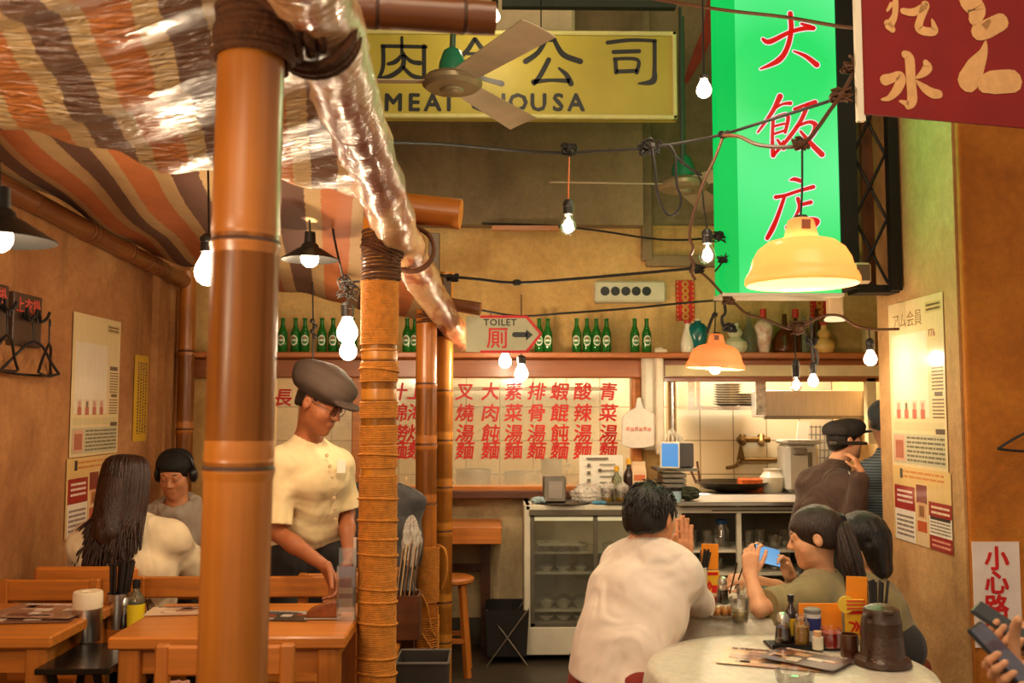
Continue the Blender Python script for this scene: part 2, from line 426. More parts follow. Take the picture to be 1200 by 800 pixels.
def bamboo_mat(name, c1, c2, ring):
    m, nt, b, out = nt_new(name); L = nt.links.new
    tc = node(nt, 'ShaderNodeTexCoord'); mp = node(nt, 'ShaderNodeMapping'); mp.inputs['Scale'].default_value = (30, 30, 1.2); L(tc.outputs['Object'], mp.inputs[0])
    n = node(nt, 'ShaderNodeTexNoise', i_Scale=1.0, i_Detail=6.0); L(mp.outputs[0], n.inputs['Vector'])
    n2 = node(nt, 'ShaderNodeTexNoise', i_Scale=2.5, i_Detail=4.0); L(tc.outputs['Object'], n2.inputs['Vector'])
    ad = node(nt, 'ShaderNodeMath', operation='ADD'); L(n.outputs[0], ad.inputs[0]); L(n2.outputs[0], ad.inputs[1])
    mh = node(nt, 'ShaderNodeMath', operation='MULTIPLY'); L(ad.outputs[0], mh.inputs[0]); mh.inputs[1].default_value = .5
    r = node(nt, 'ShaderNodeValToRGB'); r.color_ramp.elements[0].position = .36; r.color_ramp.elements[1].position = .64
    r.color_ramp.elements[0].color = rgb(c1); r.color_ramp.elements[1].color = rgb(c2); L(mh.outputs[0], r.inputs[0]); L(r.outputs[0], b.inputs['Base Color'])
    b.inputs['Roughness'].default_value = .34; b.inputs['Coat Weight'].default_value = .3; b.inputs['Coat Roughness'].default_value = .25
    bp = node(nt, 'ShaderNodeBump', i_Strength=.08, i_Distance=.004); L(n.outputs[0], bp.inputs['Height']); L(bp.outputs[0], b.inputs['Normal'])
    return m
M_BAM = bamboo_mat('bamboo', (148, 82, 20), (190, 114, 38), None)
M_BAMY = bamboo_mat('bamboo_yellow', (176, 104, 26), (214, 142, 48), None)
M_BAMD = bamboo_mat('bamboo_dark', (100, 54, 24), (140, 82, 38), None)
M_RING = mat('bamboo_node', (70, 38, 14), rough=.6, var=.3, vs=20)

# ---------------------------------------------------------------- the setting
DB = 6.15                                             # depth of the back wall
def Xw(px, d): return P(px, 480, d).x
def Zw(py, d): return P(580, py, d).z
b = MB(); b.box((0.3, 3.4, -.05), (7.0, 9.6, .1)); struct('floor', b, M_FLOOR)
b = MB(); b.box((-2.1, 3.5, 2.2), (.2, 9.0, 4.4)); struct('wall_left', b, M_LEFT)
b = MB(); b.box((-1.985, 5.54, 2.2), (.05, .11, 4.4)); b.box((-1.99, 5.78, 2.2), (.03, .05, 4.4)); struct('trim_1', b, M_LEFT)
wx0, wx1 = Xw(318, DB), Xw(750, DB); wz0, wz1 = Zw(578, DB), Zw(428, DB)
kx0, kx1 = Xw(776, DB), 2.6
b = MB()
def wall_rect(x0, x1, z0, z1, mb, y=DB, th=.15): mb.box(((x0 + x1) / 2, y + th / 2, (z0 + z1) / 2), (x1 - x0, th, z1 - z0))
wall_rect(-2.0, wx0, 0, wz1, b); wall_rect(wx1, kx0, wz0, wz1, b); wall_rect(-2.0, kx1, wz1, 2.72, b)
struct('wall_back', b, M_BACK)
b = MB(); wall_rect(wx0, kx0, 0, wz0, b); struct('wall_back_below_window', b, M_LOW)
b = MB(); wall_rect(wx0, Xw(612, DB), 0, .17, b, DB - .012, .012); struct('baseboard_back', b, mat('dark_grey_band', (74, 68, 56), rough=.7, var=.3, vs=6))  # dark grey strip along the foot of the wall
b = MB(); wall_rect(-2.0, Xw(757, 6.0), 2.70, 4.4, b, DB - .12, .3); struct('wall_back_beam', b, M_UPPER)
b = MB(); wall_rect(Xw(757, 6.0), 2.6, 2.72, 4.4, b, DB + .02, .15); struct('wall_back_upper', b, M_UPPER)
zt = Zw(306, DB)
b = MB(); xt = Xw(757, 6.0)
b.box((xt + .035, DB - .02, (zt + 4.4) / 2), (.07, .1, 4.4 - zt)); b.box(((xt + 2.6) / 2 + .03, DB - .012, zt), (2.6 - xt, .09, .075)); struct('trim_2', b, M_UPPER, bevel=.01)
zs = Zw(267, 6.0)
b = MB(); b.box(((Xw(576, 6.0) + Xw(655, 6.0)) / 2, 6.01, zs), (Xw(655, 6.0) - Xw(576, 6.0), .04, .03)); struct('trim_3', b, M_TEAK)
# right pillar: a pale flank towards the room, an ochre face towards the entrance
PXR = 2.07
b = MB(); b.box((PXR + .3, (4.14 + 5.02) / 2 + .004, 2.2), (.6, .88, 4.4)); struct('wall_right', b, M_PILLAR)
b = MB(); b.box((PXR + .66, 4.125, 2.2), (1.3, .05, 4.4)); struct('wall_right_front', b, M_OCHRE, bevel=.012)
b = MB(); b.box((2.68, 5.9, 2.2), (.15, 2.6, 4.4)); struct('wall_kitchen_right', b, M_BACK)
b = MB(); b.box((0.3, 3.6, 4.42), (5.2, 5.4, .1)); struct('ceiling', b, M_UPPER)
b = MB(); b.box((0.3, 6.98, 2.95), (5.2, 1.4, .08)); struct('ceiling_kitchen', b, M_UPPER)

def tile_mat():
    m, nt, bs, out = nt_new('wall_tiles'); L = nt.links.new
    tc = node(nt, 'ShaderNodeTexCoord'); sp = node(nt, 'ShaderNodeSeparateXYZ'); L(tc.outputs['Object'], sp.inputs[0])
    cb = node(nt, 'ShaderNodeCombineXYZ'); L(sp.outputs[0], cb.inputs[0]); L(sp.outputs[2], cb.inputs[1])
    br = node(nt, 'ShaderNodeTexBrick', offset=0.0); br.inputs['Scale'].default_value = 1.0; br.inputs['Brick Width'].default_value = .262; br.inputs['Row Height'].default_value = .262
    br.inputs['Mortar Size'].default_value = .004; br.inputs['Color1'].default_value = rgb((226, 208, 172)); br.inputs['Color2'].default_value = rgb((216, 198, 160)); br.inputs['Mortar'].default_value = rgb((140, 116, 80))
    L(cb.outputs[0], br.inputs['Vector']); L(br.outputs['Color'], bs.inputs['Base Color']); bs.inputs['Roughness'].default_value = .3
    return m
b = MB(); b.box((0.3, 7.42, 1.45), (5.0, .1, 3.0)); struct('wall_kitchen_back', b, tile_mat())
b = MB(); b.box((-2.0, 6.86, 1.45), (.1, 1.1, 3.0)); struct('wall_kitchen_left', b, M_BACK)

# the serving window: frame, pane, lettering in red brush strokes
M_PANE = mat_pane('cloudy_window_glass', gloss=.05, film=.30, filmcol=(226, 214, 180), frough=.12, scale=3.0)
win = thing('window_1', '', ''); del win['label']; del win['category']; win['kind'] = 'structure'
b = MB(); fw = .075
for (x0, x1, z0, z1) in ((wx0, wx1, wz1 - fw, wz1), (wx0, wx1, wz0, wz0 + .05), (wx1 - .06, wx1, wz0, wz1), (Xw(414, DB), Xw(426, DB), wz0, wz1)):
    b.box(((x0 + x1) / 2, DB - .0, (z0 + z1) / 2), (x1 - x0, .12, z1 - z0), bev=.006)
part('window_frame', b, M_TEAK, win, world=True)
b = MB(); b.box(((Xw(426, DB) + wx1) / 2, DB - .03, wz0 + .0), (wx1 - Xw(426, DB) + .1, .2, .05), bev=.008); part('window_sill', b, M_DARKW, win, world=True)
b = MB(); b.box(((wx0 + wx1) / 2, DB + .03, (wz0 + wz1) / 2), (wx1 - wx0 - .02, .006, wz1 - wz0 - .02)); part('pane', b, M_PANE, win, world=True)
cols = [(331, '長'), (466, '什錦撈麵'), (487, '上海炒麵'), (544, '叉燒湯麵'), (574, '大肉飩麵'), (601, '素菜湯麵'), (628, '排骨湯麵'), (655, '蝦餛飩麵'), (682, '酸辣湯麵'), (712, '青菜湯麵')]
for px, s in cols:
    b = MB(); k = [460, 485, 509, 529]
    for i, ch in enumerate(s):
        py = 467 if len(s) == 1 else k[i]
        b.text(ch, .122, facing(P(px, py, DB + .024)) @ Matrix.Rotation(random.uniform(-.06, .06), 4, 'Z'), .002, bold=.020, shear=.12)
    part('lettering', b, M_RED, win, world=True, label='column of red brush lettering')

# the long wooden shelf over window and kitchen
sz = Zw(413, 6.0)
b = MB(); b.box((.25, 6.02, sz - .02), (4.5, .24, .035), bev=.006); b2 = MB(); b2.box((.25, 6.09, sz - .1), (4.5, .1, .12), bev=.008)
sh = thing('wall_shelf', 'long brown wooden wall shelf carrying rows of bottles above the serving window', 'shelf', (.25, 6.05, sz - .16))
part('shelf_board', b, M_SHELF, sh, world=True); part('rail', b2, M_BEAMW, sh, world=True)
b = MB(); b.box(((kx0 + 2.6) / 2, 6.05, Zw(434, 6.05)), (2.6 - kx0, .05, .07)); struct('trim_4', b, mat('cream_batten', (226, 202, 150), rough=.6))
b = MB(); b.box(((kx0 + 2.6) / 2, 6.12, Zw(442, 6.05)), (2.6 - kx0, .1, .05)); struct('trim_5', b, M_BEAMW)
b = MB(); b.box((Xw(1020, 6.1), 6.1, Zw(470, 6.1) + .1), (.06, .06, .75)); struct('trim_6', b, mat('cream_batten', (226, 202, 150)))

# ---------------------------------------------------------------- bamboo scaffold
def bamboo(name, p0, p1, r, label, nodes, m=None, group=None, n=28):
    p0 = Vector(p0); p1 = Vector(p1); L = (p1 - p0).length
    pts = [0.0]; rad = [r]; mids = [0]
    for t in nodes:
        for dt, k, mi in ((-.022, 1.0, 0), (-.008, 1.045, 0), (-.003, 1.06, 1), (.003, 1.03, 1), (.006, .985, 0), (.02, 1.02, 0), (.05, 1.0, 0)):
            pts.append(t + dt / L); rad.append(r * k); mids.append(mi)
    pts.append(1.0); rad.append(r); mids.append(0)
    d = p1 - p0
    q = d.normalized().to_track_quat('Z', 'Y').to_matrix().to_4x4()
    mb = MB(); mb.lathe([(rr, t * L) for t, rr in zip(pts, rad)], n, None, mids, caps=False)
    mb.m = 0; mb.cyl((0, 0, 0), (0, 0, .004), r * .98); mb.cyl((0, 0, L - .004), (0, 0, L), r * .98)
    o = bpy.data.objects.new(name, mesh_of(mb, name, [m or M_BAM, M_RING], sharp=.9)); C.objects.link(o)
    o.matrix_world = Matrix.Translation(p0) @ q
    o['label'] = label; o['category'] = 'bamboo pole'
    if group: o['group'] = group
    return o
def nodes_at(d, ys, p0, p1, px):
    return [max(.02, min(.98, (P(px, y, d).z - p0[2]) / (p1[2] - p0[2]))) for y in ys]
p0 = P(277, 480, 1.72); a = Vector((p0.x - .008, p0.y, 0)); bt = P(300, 20, 1.72)
bamboo('bamboo_pole', a, (bt.x - .005, bt.y, bt.z + .12), .061, 'thick orange bamboo pole standing closest to the viewer at the left', nodes_at(1.72, [285, 548], a, (0, 0, bt.z + .12), 280))
q0 = P(441, 800, 3.42); q1 = P(446, 262, 3.42)
bamboo('bamboo_pole', (q0.x, q0.y, 0), (q1.x, q1.y, 2.2), .064, 'yellow bamboo pole bound with twine along most of its length', nodes_at(3.42, [318, 425, 472, 535], (0, 0, 0), (0, 0, 2.2), 445), M_BAMY)
q2 = P(501, 480, 5.0)
bamboo('bamboo_pole', (q2.x, q2.y, 0), (q2.x - .01, q2.y, 2.34), .056, 'glossy brown bamboo pole with dark rings behind the twine bound one', nodes_at(5.0, [450, 521, 590], (0, 0, 0), (0, 0, 2.34), 500))
q3 = P(521, 480, 5.32)
bamboo('bamboo_pole', (q3.x, q3.y, 0), (q3.x, q3.y, 2.28), .047, 'slim pale bamboo pole furthest back, right of the glossy brown one', nodes_at(5.32, [458, 516, 571, 622, 705, 752], (0, 0, 0), (0, 0, 2.28), 521), M_BAMY)
q4 = P(217, 480, 5.85)
bamboo('bamboo_pole', (q4.x, q4.y, 0), (q4.x, q4.y, 2.36), .05, 'bamboo post in the far corner of the left wall', nodes_at(5.85, [412, 503, 600], (0, 0, 0), (0, 0, 2.36), 217), M_BAM)
# horizontals
w0 = PX(-40, 195, -1.93); w1 = PX(215, 329, -1.93)
bamboo('bamboo_rail', w0, w1, .045, 'dark bamboo rail high along the left wall under the striped awning', [.2, .45, .62, .85], M_BAMD)
for ti, t in enumerate ((.42, .44, .62, .635, .73, .77, .785, .8, .97)):
    ra = MB(); c = Vector(w0).lerp(w1, t); ra.sweep([c + Vector((.051 * math.cos(a), 0, .051 * math.sin(a))) for a in np.linspace(0, 2 * PI, 17)[:-1]], .0028, 5, closed=True); solo('wire_tie', ra, mat('copper_wire', (170, 110, 70), rough=.4, metal=.6), 'thin wire loop around the bamboo rail on the left wall, number %s from the viewer' % ['one', 'two', 'three', 'four', 'five', 'six', 'seven', 'eight', 'nine'][ti], 'wire tie', 'wire ties on the wall rail')
bamboo('bamboo_crossbar', P(262, 2, 1.9), P(579, 22, 2.0), .036, 'bamboo crossbar lashed over the wrapped beam at the top of the picture', [.25, .55, .88], M_BAMD)
bamboo('bamboo_crossbar', P(400, 236, 3.66), P(540, 251, 3.62), .06, 'short thick bamboo crossbar poking out right of the wrapped beam', [.3], M_BAM)
bamboo('bamboo_crossbar', P(500, 352, 5.1), P(563, 362, 5.05), .036, 'dark short bamboo crossbar poking out beside the toilet arrow sign', [.3], M_BAMD)
for (x, y, d, h, w, lab) in ((509, 315, 4.7, .36, .055, 'upright timber stub behind the wrapped beam, the taller one'), (524, 345, 5.2, .22, .05, 'upright timber stub behind the wrapped beam, the shorter one')):
    c = P(x, y, d); mb = MB(); mb.box(c, (w, w, h), bev=.004); solo('timber_stub', mb, mat_wood('old_timber', (110, 82, 46), axis=2), lab, 'post')
# wrapped beam
def wrap_mat():
    m, nt, bs, out = nt_new('wrapped_cloth'); L = nt.links.new
    tc = node(nt, 'ShaderNodeTexCoord')
    mp = node(nt, 'ShaderNodeMapping'); mp.inputs['Scale'].default_value = (5, 1.3, 5); L(tc.outputs['Object'], mp.inputs[0])
    n = node(nt, 'ShaderNodeTexNoise', i_Scale=1.6, i_Detail=3.0, i_Distortion=.8); L(mp.outputs[0], n.inputs['Vector'])
    r = node(nt, 'ShaderNodeValToRGB'); e = r.color_ramp.elements; e[0].position = .38; e[0].color = rgb((150, 74, 42)); e[1].position = .6; e[1].color = rgb((214, 168, 122)); k = e.new(.47); k.color = rgb((176, 100, 62)); k = e.new(.52); k.color = rgb((206, 152, 104)); L(n.outputs[0], r.inputs[0]); L(r.outputs[0], bs.inputs['Base Color'])
    mp2 = node(nt, 'ShaderNodeMapping'); mp2.inputs['Scale'].default_value = (10, 60, 10); mp2.inputs['Rotation'].default_value = (0, .3, .35); L(tc.outputs['Object'], mp2.inputs[0])
    n2 = node(nt, 'ShaderNodeTexNoise', i_Scale=1.4, i_Detail=5.0, i_Distortion=.5); L(mp2.outputs[0], n2.inputs['Vector'])
    bp = node(nt, 'ShaderNodeBump', i_Strength=.9, i_Distance=.010); L(n2.outputs[0], bp.inputs['Height']); L(bp.outputs[0], bs.inputs['Normal'])
    bs.inputs['Roughness'].default_value = .4; bs.inputs['Coat Weight'].default_value = .9; bs.inputs['Coat Roughness'].default_value = .1; L(bp.outputs[0], bs.inputs['Coat Normal'])
    return m
bp_ = [P(338, -60, 1.5), P(372, 8, 1.75), P(412, 130, 2.3), P(444, 215, 2.85), P(472, 285, 3.55), P(507, 348, 4.5), P(541, 399, 5.65)]
bs_ = spline(bp_, 14); mb = MB()
def wob(i, k): return 1 + .035 * math.sin(i * .9 + k * .7) + .03 * math.sin(i * 2.3 - k * 1.3) + .02 * math.sin(i * 4.1 + k * 2.2)
nn = 30; 
mb.sweep(bs_, [.076 * (1 + .05 * math.sin(i * .8)) * (1.0 if i < 70 else .92) for i in range(len(bs_))], nn)
vs = mb.v; cen = [sum((Vector(vs[i * nn + k]) for k in range(nn)), Vector()) / nn for i in range(len(bs_))]
for i in range(len(bs_)):
    for k in range(nn):
        c = cen[i]; vs[i * nn + k] = tuple(c + (Vector(vs[i * nn + k]) - c) * wob(i, k))
solo('wrapped_beam', mb, wrap_mat(), 'long overhead beam wrapped in striped cloth and crinkled clear plastic', 'beam', sharp=1.2)
# rope lashings
def coil(mb, c, axis, R, r, turns, length, n=20, jit=.0):
    ax = Vector(axis).normalized(); u = ax.orthogonal().normalized(); v = ax.cross(u); pts = []
    N = int(turns * n)
    for i in range(N + 1):
        a = 2 * PI * i / n; t = i / N - .5
        rr = R * (1 + jit * math.sin(a * .37 + 1.3 * math.sin(a * .11)))
        pts.append(Vector(c) + ax * (t * length) + u * (rr * math.cos(a)) + v * (rr * math.sin(a)))
    mb.sweep(pts, r, 7)
def lashing(label, specs, m=M_ROPE, name='rope_lashing', group=None):
    mb = MB()
    for s in specs: coil(mb, *s)
    return solo(name, mb, m, label, 'rope', group)
bdir = (bs_[20] - bs_[6]).normalized()
ptop = P(300, 36, 1.72); bc = P(366, 20, 1.78)
lashing('dark coir rope binding the nearest bamboo pole to the wrapped beam', [
    (ptop + Vector((0, 0, -.01)), (.06, 0, 1), .068, .0095, 7, .10, 20, .04), ((P(368, 35, 1.82)), tuple(bs_[22] - bs_[10]), .083, .009, 4, .08, 24, .03),
    ((ptop + bc) / 2 + Vector((0, 0, .01)), (1, .2, .35), .074, .0095, 5, .12, 20, .05), (ptop + Vector((.02, 0, .03)), (.5, .2, 1), .076, .0085, 3, .05, 20, .04)])
pt2 = P(446, 268, 3.42)
lashing('brown rope bound around the head of the twine bound pole', [(P(447, 300, 3.42), (0, 0, 1), .069, .006, 14, .19, 18, .03), (P(450, 290, 3.42), (.5, 0, 1), .074, .006, 6, .08, 18, .03)])
lashing('rope ring tied round the wrapped beam above the second pole', [(P(482, 292, 3.62), tuple(bs_[60] - bs_[50]), .088, .008, 3, .035, 24, .02)])
lashing('dark rope wound around the glossy pole under the beam', [(P(503, 365, 5.0), (0, 0, 1), .063, .006, 10, .13, 16, .06)])
lashing('dark rope knotted around the slim pale pole at the end of the beam', [(P(520, 390, 5.3), (0, .3, 1), .056, .006, 9, .09, 16, .08), (P(530, 380, 5.4), (.6, .3, 1), .06, .006, 5, .06, 16, .08)])
def twine(d, px, y0, y1, R, r, pitch, mb):
    z0, z1 = P(px, y1, d).z, P(px, y0, d).z; c = P(px, (y0 + y1) / 2, d); c.z = (z0 + z1) / 2
    coil(mb, c, (0, 0, 1), R, r, max(1, (z1 - z0) / pitch), z1 - z0, 22, .006)
tw = MB()
for y0, y1 in ((330, 405), (410, 412), (424, 448), (470, 490), (498, 520), (522, 548), (556, 800)):
    twine(3.42, 441 + (262 - y0) * 0 + (446 - 441) * (800 - (y0 + y1) / 2) / 540, y0, y1, .0665, .0035, .0066, tw)
for i, y in enumerate((610, 650, 632, 690, 705, 730, 770, 788, 585, 435, 534)):
    c = P(441 + 5 * (800 - y) / 540, y, 3.42); coil(tw, c, (.12 * (1 if i % 2 else .6), .1, 1), .0715, .004, 1.05, .02, 22)
solo('twine_binding', tw, M_TWINE, 'yellow twine wound in bands around the second bamboo pole', 'twine')
tw = MB()
twine(5.0, 501, 640, 705, .0585, .004, .009, tw); twine(5.0, 501, 720, 760, .0585, .004, .012, tw)
tw.sweep(spline([P(512, 638, 4.95), P(522, 645, 4.9), P(524, 670, 4.9), P(518, 690, 4.93)], 8), .006, 6)
tw.sweep(spline([P(490, 690, 4.93), P(500, 708, 4.92), P(505, 735, 4.92), P(510, 745, 4.93)], 8), .005, 6)
tw.sweep(spline([P(490, 735, 4.93), P(503, 755, 4.92), P(512, 768, 4.92), P(513, 710, 4.92)], 8), .005, 6)
solo('twine_binding', tw, M_TWINE, 'loose twine wound around the foot of the glossy bamboo pole', 'twine')

# ---------------------------------------------------------------- striped awning
def tarp_mat(name, shiny):
    m, nt, bs, out = nt_new(name); L = nt.links.new
    tc = node(nt, 'ShaderNodeTexCoord'); sp = node(nt, 'ShaderNodeSeparateXYZ'); L(tc.outputs['Object'], sp.inputs[0])
    n = node(nt, 'ShaderNodeTexNoise', i_Scale=60.0, i_Detail=2.0); L(tc.outputs['Object'], n.inputs['Vector'])
    a = node(nt, 'ShaderNodeMath', operation='MULTIPLY_ADD'); L(sp.outputs[1], a.inputs[0]); a.inputs[1].default_value = .17; L(sp.outputs[0], a.inputs[2])
    c = node(nt, 'ShaderNodeMath', operation='MULTIPLY_ADD'); L(n.outputs[0], c.inputs[0]); c.inputs[1].default_value = .018; L(a.outputs[0], c.inputs[2])
    d = node(nt, 'ShaderNodeMath', operation='DIVIDE'); L(c.outputs[0], d.inputs[0]); d.inputs[1].default_value = .25 if shiny else .34
    f = node(nt, 'ShaderNodeMath', operation='FRACT'); L(d.outputs[0], f.inputs[0])
    r = node(nt, 'ShaderNodeValToRGB'); r.color_ramp.interpolation = 'CONSTANT'; e = r.color_ramp.elements
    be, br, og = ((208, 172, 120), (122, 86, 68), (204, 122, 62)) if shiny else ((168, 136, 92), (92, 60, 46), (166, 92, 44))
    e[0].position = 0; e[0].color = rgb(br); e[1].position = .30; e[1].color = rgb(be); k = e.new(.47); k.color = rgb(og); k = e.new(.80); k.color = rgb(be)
    L(f.outputs[0], r.inputs[0])
    n3 = node(nt, 'ShaderNodeTexNoise', i_Scale=9.0, i_Detail=5.0); L(tc.outputs['Object'], n3.inputs['Vector'])
    mr = node(nt, 'ShaderNodeMapRange'); L(n3.outputs[0], mr.inputs[0]); mr.inputs[3].default_value = .75; mr.inputs[4].default_value = 1.25
    mx = node(nt, 'ShaderNodeMix', data_type='RGBA', blend_type='MULTIPLY'); mx.inputs[0].default_value = 1; L(r.outputs[0], mx.inputs[6]); L(mr.outputs[0], mx.inputs[7]); L(mx.outputs[2], bs.inputs['Base Color'])
    mp = node(nt, 'ShaderNodeMapping'); mp.inputs['Scale'].default_value = (14, 60, 14) if shiny else (50, 50, 50); mp.inputs['Rotation'].default_value = (0, 0, .35); L(tc.outputs['Object'], mp.inputs[0])
    n2 = node(nt, 'ShaderNodeTexNoise', i_Scale=1.0, i_Detail=6.0, i_Distortion=.9); L(mp.outputs[0], n2.inputs['Vector'])
    bp = node(nt, 'ShaderNodeBump', i_Strength=.9 if shiny else .3, i_Distance=.03 if shiny else .005); L(n2.outputs[0], bp.inputs['Height']); L(bp.outputs[0], bs.inputs['Normal'])
    bs.inputs['Roughness'].default_value = .32 if shiny else .75
    if shiny: bs.inputs['Coat Weight'].default_value = .7; bs.inputs['Coat Roughness'].default_value = .16; L(bp.outputs[0], bs.inputs['Coat Normal'])
    else:
        # woven cloth lets lamp light through a little
        pass
    return m
def rim_d(x): return 3.1 + (x + .4) * 1.2
def near_tarp(u, v):
    x = -1.95 + 1.6 * u; dr = max(1.35, rim_d(x)); d = .75 + (dr - .75) * v
    z = 2.13 + .10 * (dr - d) + .012 * math.sin(d * 14 + x * 5) + .01 * math.sin(d * 31 + x * 9 + 1) + .018 * math.sin(x * 7 + d * 2) - .05 * math.sin(PI * u) * (1 - v)
    if v > .9: t = (v - .9) / .1; z += .16 * t * t; 
    return Vector((x, d, z))
mb = MB(); mb.sheet(near_tarp, 60, 90, .004)
solo('striped_awning', mb, tarp_mat('awning_plastic', True), 'near striped awning sheet covered with shiny crinkled plastic, overhead at the left', 'awning', sharp=1.5)
def far_tarp(u, v):
    x = -1.95 + 1.62 * u; d0 = max(1.6, rim_d(x) - .25); d = d0 + (5.35 - d0) * v
    za = 2.52 - .1 * u; zb = 2.38 - .42 * u + .10 * max(0, u - .8) * 5 * .3
    z = za + (zb - za) * (d - 1.6) / 3.75 - .05 * math.sin(PI * u) * math.sin(PI * v) + .012 * math.sin(d * 7 + x * 11) + .008 * math.sin(x * 23 + d * 5)
    return Vector((x, d, z))
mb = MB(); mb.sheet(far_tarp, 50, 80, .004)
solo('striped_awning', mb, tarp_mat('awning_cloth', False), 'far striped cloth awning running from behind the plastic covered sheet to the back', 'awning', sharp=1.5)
mb = MB(); mb.sweep(spline([P(92, -8, 1.78), P(160, 78, 2.05), P(205, 140, 2.3), P(258, 204, 2.6)], 8), .0055, 8)
mb.sweep(spline([P(178, 100, 2.12), P(190, 122, 2.22), P(215, 152, 2.36)], 6), .004, 6)
solo('awning_stay', mb, mat('dark_cane', (86, 62, 40), rough=.5), 'thin dark stay running diagonally under the near awning', 'cable')
# ---------------------------------------------------------------- lamps
M_BULBLIT = mat_glow('lit_bulb_glass', (1.0, .82, .55), 9.0)
M_BULBCLR = mat_pane('clear_bulb_glass', gloss=.10)
M_FIL = mat_glow('filament', (1.0, .80, .50), 60.0, clear=False)
M_SOCK = mat('socket_bakelite', (34, 28, 24), rough=.45)
M_METALD = mat('lamp_black_metal', (38, 36, 34), rough=.45, metal=.3)
def lamp_light(c, power, r=.03, col=WARM, parent=None):
    l = bpy.data.lights.new('bulb_light', 'POINT'); l.energy = power * 1.3; l.color = col; l.shadow_soft_size = r
    o = bpy.data.objects.new('bulb_light', l); C.objects.link(o); o.location = c; return o
BULB = [(.004, -1.0), (.42, -.93), (.76, -.68), (.96, -.3), (1.0, .05), (.93, .42), (.72, .85), (.52, 1.25), (.44, 1.5)]
def bulb(px, py, d, top, label, lit=True, r=.032, power=9, cord=M_RUBBER, group='bare bulbs hanging from the cables', sock=.06, mid=None):
    c = P(px, py, d)
    t = thing('hanging_bulb', label, 'light bulb', c, 0, group)
    b = MB(); b.lathe([(a * r, z * r) for a, z in BULB], 20); part('bulb', b, M_BULBLIT if lit else M_BULBCLR, t)
    b = MB()
    for k in range(5):
        a = 2 * PI * k / 5; b.cyl((.2 * r * math.cos(a), .2 * r * math.sin(a), -.35 * r), (.34 * r * math.cos(a), .34 * r * math.sin(a), .55 * r), .0016 if not lit else .001, n=5)
    b.cyl((0, 0, .5 * r), (0, 0, 1.3 * r), .004, n=6)
    part('filament', b, M_FIL, t)
    b = MB(); z0 = 1.42 * r; b.lathe([(.44 * r, z0), (.47 * r, z0), (.62 * r, z0 + .004), (.62 * r, z0 + sock * .55), (.66 * r, z0 + sock * .57), (.66 * r, z0 + sock * .8), (.4 * r, z0 + sock), (.002, z0 + sock + .004)], 16)
    part('socket', b, M_SOCK, t)
    if top:
        pt = P(*top) - c; pts = [Vector((0, 0, z0 + sock))]
        if mid: pts += [P(*m) - c for m in mid]
        pts.append(pt); b = MB(); b.sweep(spline(pts, 6), .0035, 6); part('cord', b, cord, t)
    lamp_light(c, power, r * .8)
    return t
bulb(244, 319, 2.9, (243, 135, 2.95), 'bare bulb half hidden behind the nearest bamboo pole', r=.042, power=9)
bulb(407, 390, 3.55, (407, 345, 3.55), 'bright upper bulb of the pair above the flat cap', r=.040, power=9)
bulb(408, 412, 4.3, (408, 362, 4.3), 'bright lower bulb of the pair above the flat cap', r=.040, power=6, sock=.03)
bulb(825, 106, 3.3, (823, -14, 3.3), 'white glowing bulb on a long cord left of the green sign', r=.027, power=8, sock=.02)
bulb(666, 266, 3.5, (667, 184, 3.5), 'clear filament bulb hanging alone in the middle under the cable knot', lit=False, r=.031, power=7, cord=mat('orange_cord', (190, 104, 50), rough=.5))
bulb(829, 300, 3.6, (810, 198, 3.52), 'clear filament bulb hanging near the lower left corner of the green sign', lit=False, r=.032, power=7, mid=[(825, 245, 3.6), (821, 212, 3.56)])
bulb(1020, 421, 4.7, (1018, 384, 4.7), 'bright bulb hanging close to the right pillar above the dark knit hat', r=.032, power=1.6)
bulb(933, 452, 4.6, (931, 384.5, 4.7), 'dim clear bulb hanging in front of the steel hood, left of its neighbour', lit=False, r=.028, power=4, sock=.09)
bulb(953, 447, 4.75, (950, 377, 4.7), 'bright bulb hanging in front of the steel hood on a knotted cord', r=.026, power=5)
bulb(592, 424, 5.3, (592, 369, 5.3), 'glaring bulb right under the toilet arrow sign', r=.036, power=7)
bulb(611, 438, 5.26, (610, 369, 5.3), 'bulb with grey socket hanging just right of the glare under the arrow sign', r=.038, power=7, sock=.05)
bulb(580, 20, 4.6, (580, -20, 4.6), 'small bulb at the tip of the bamboo crossbar near the top edge', r=.026, power=5)

def shade_mat(name, col, k):
    m = bpy.data.materials.new(name); m.use_nodes = True; nt = m.node_tree; nt.nodes.clear(); L = nt.links.new
    o = node(nt, 'ShaderNodeOutputMaterial'); d = node(nt, 'ShaderNodeBsdfDiffuse'); d.inputs[0].default_value = rgb(col)
    t = node(nt, 'ShaderNodeBsdfTranslucent'); t.inputs[0].default_value = rgb(col); g = node(nt, 'ShaderNodeBsdfGlossy'); g.inputs['Roughness'].default_value = .25
    m1 = node(nt, 'ShaderNodeMixShader'); m1.inputs[0].default_value = k; L(d.outputs[0], m1.inputs[1]); L(t.outputs[0], m1.inputs[2])
    m2 = node(nt, 'ShaderNodeMixShader'); m2.inputs[0].default_value = .04; L(m1.outputs[0], m2.inputs[1]); L(g.outputs[0], m2.inputs[2]); L(m2.outputs[0], o.inputs[0]); return m
M_SHADE1 = shade_mat('amber_shade', (255, 212, 156), .62); M_SHADE2 = shade_mat('orange_shade', (255, 186, 136), .5)
SHADE = [(.016, .215), (.030, .2145), (.040, .208), (.046, .185), (.052, .155), (.066, .148), (.105, .138), (.135, .115), (.152, .085), (.160, .055), (.166, .040), (.172, .034), (.173, .028), (.177, .022), (.178, .006), (.175, .002)]
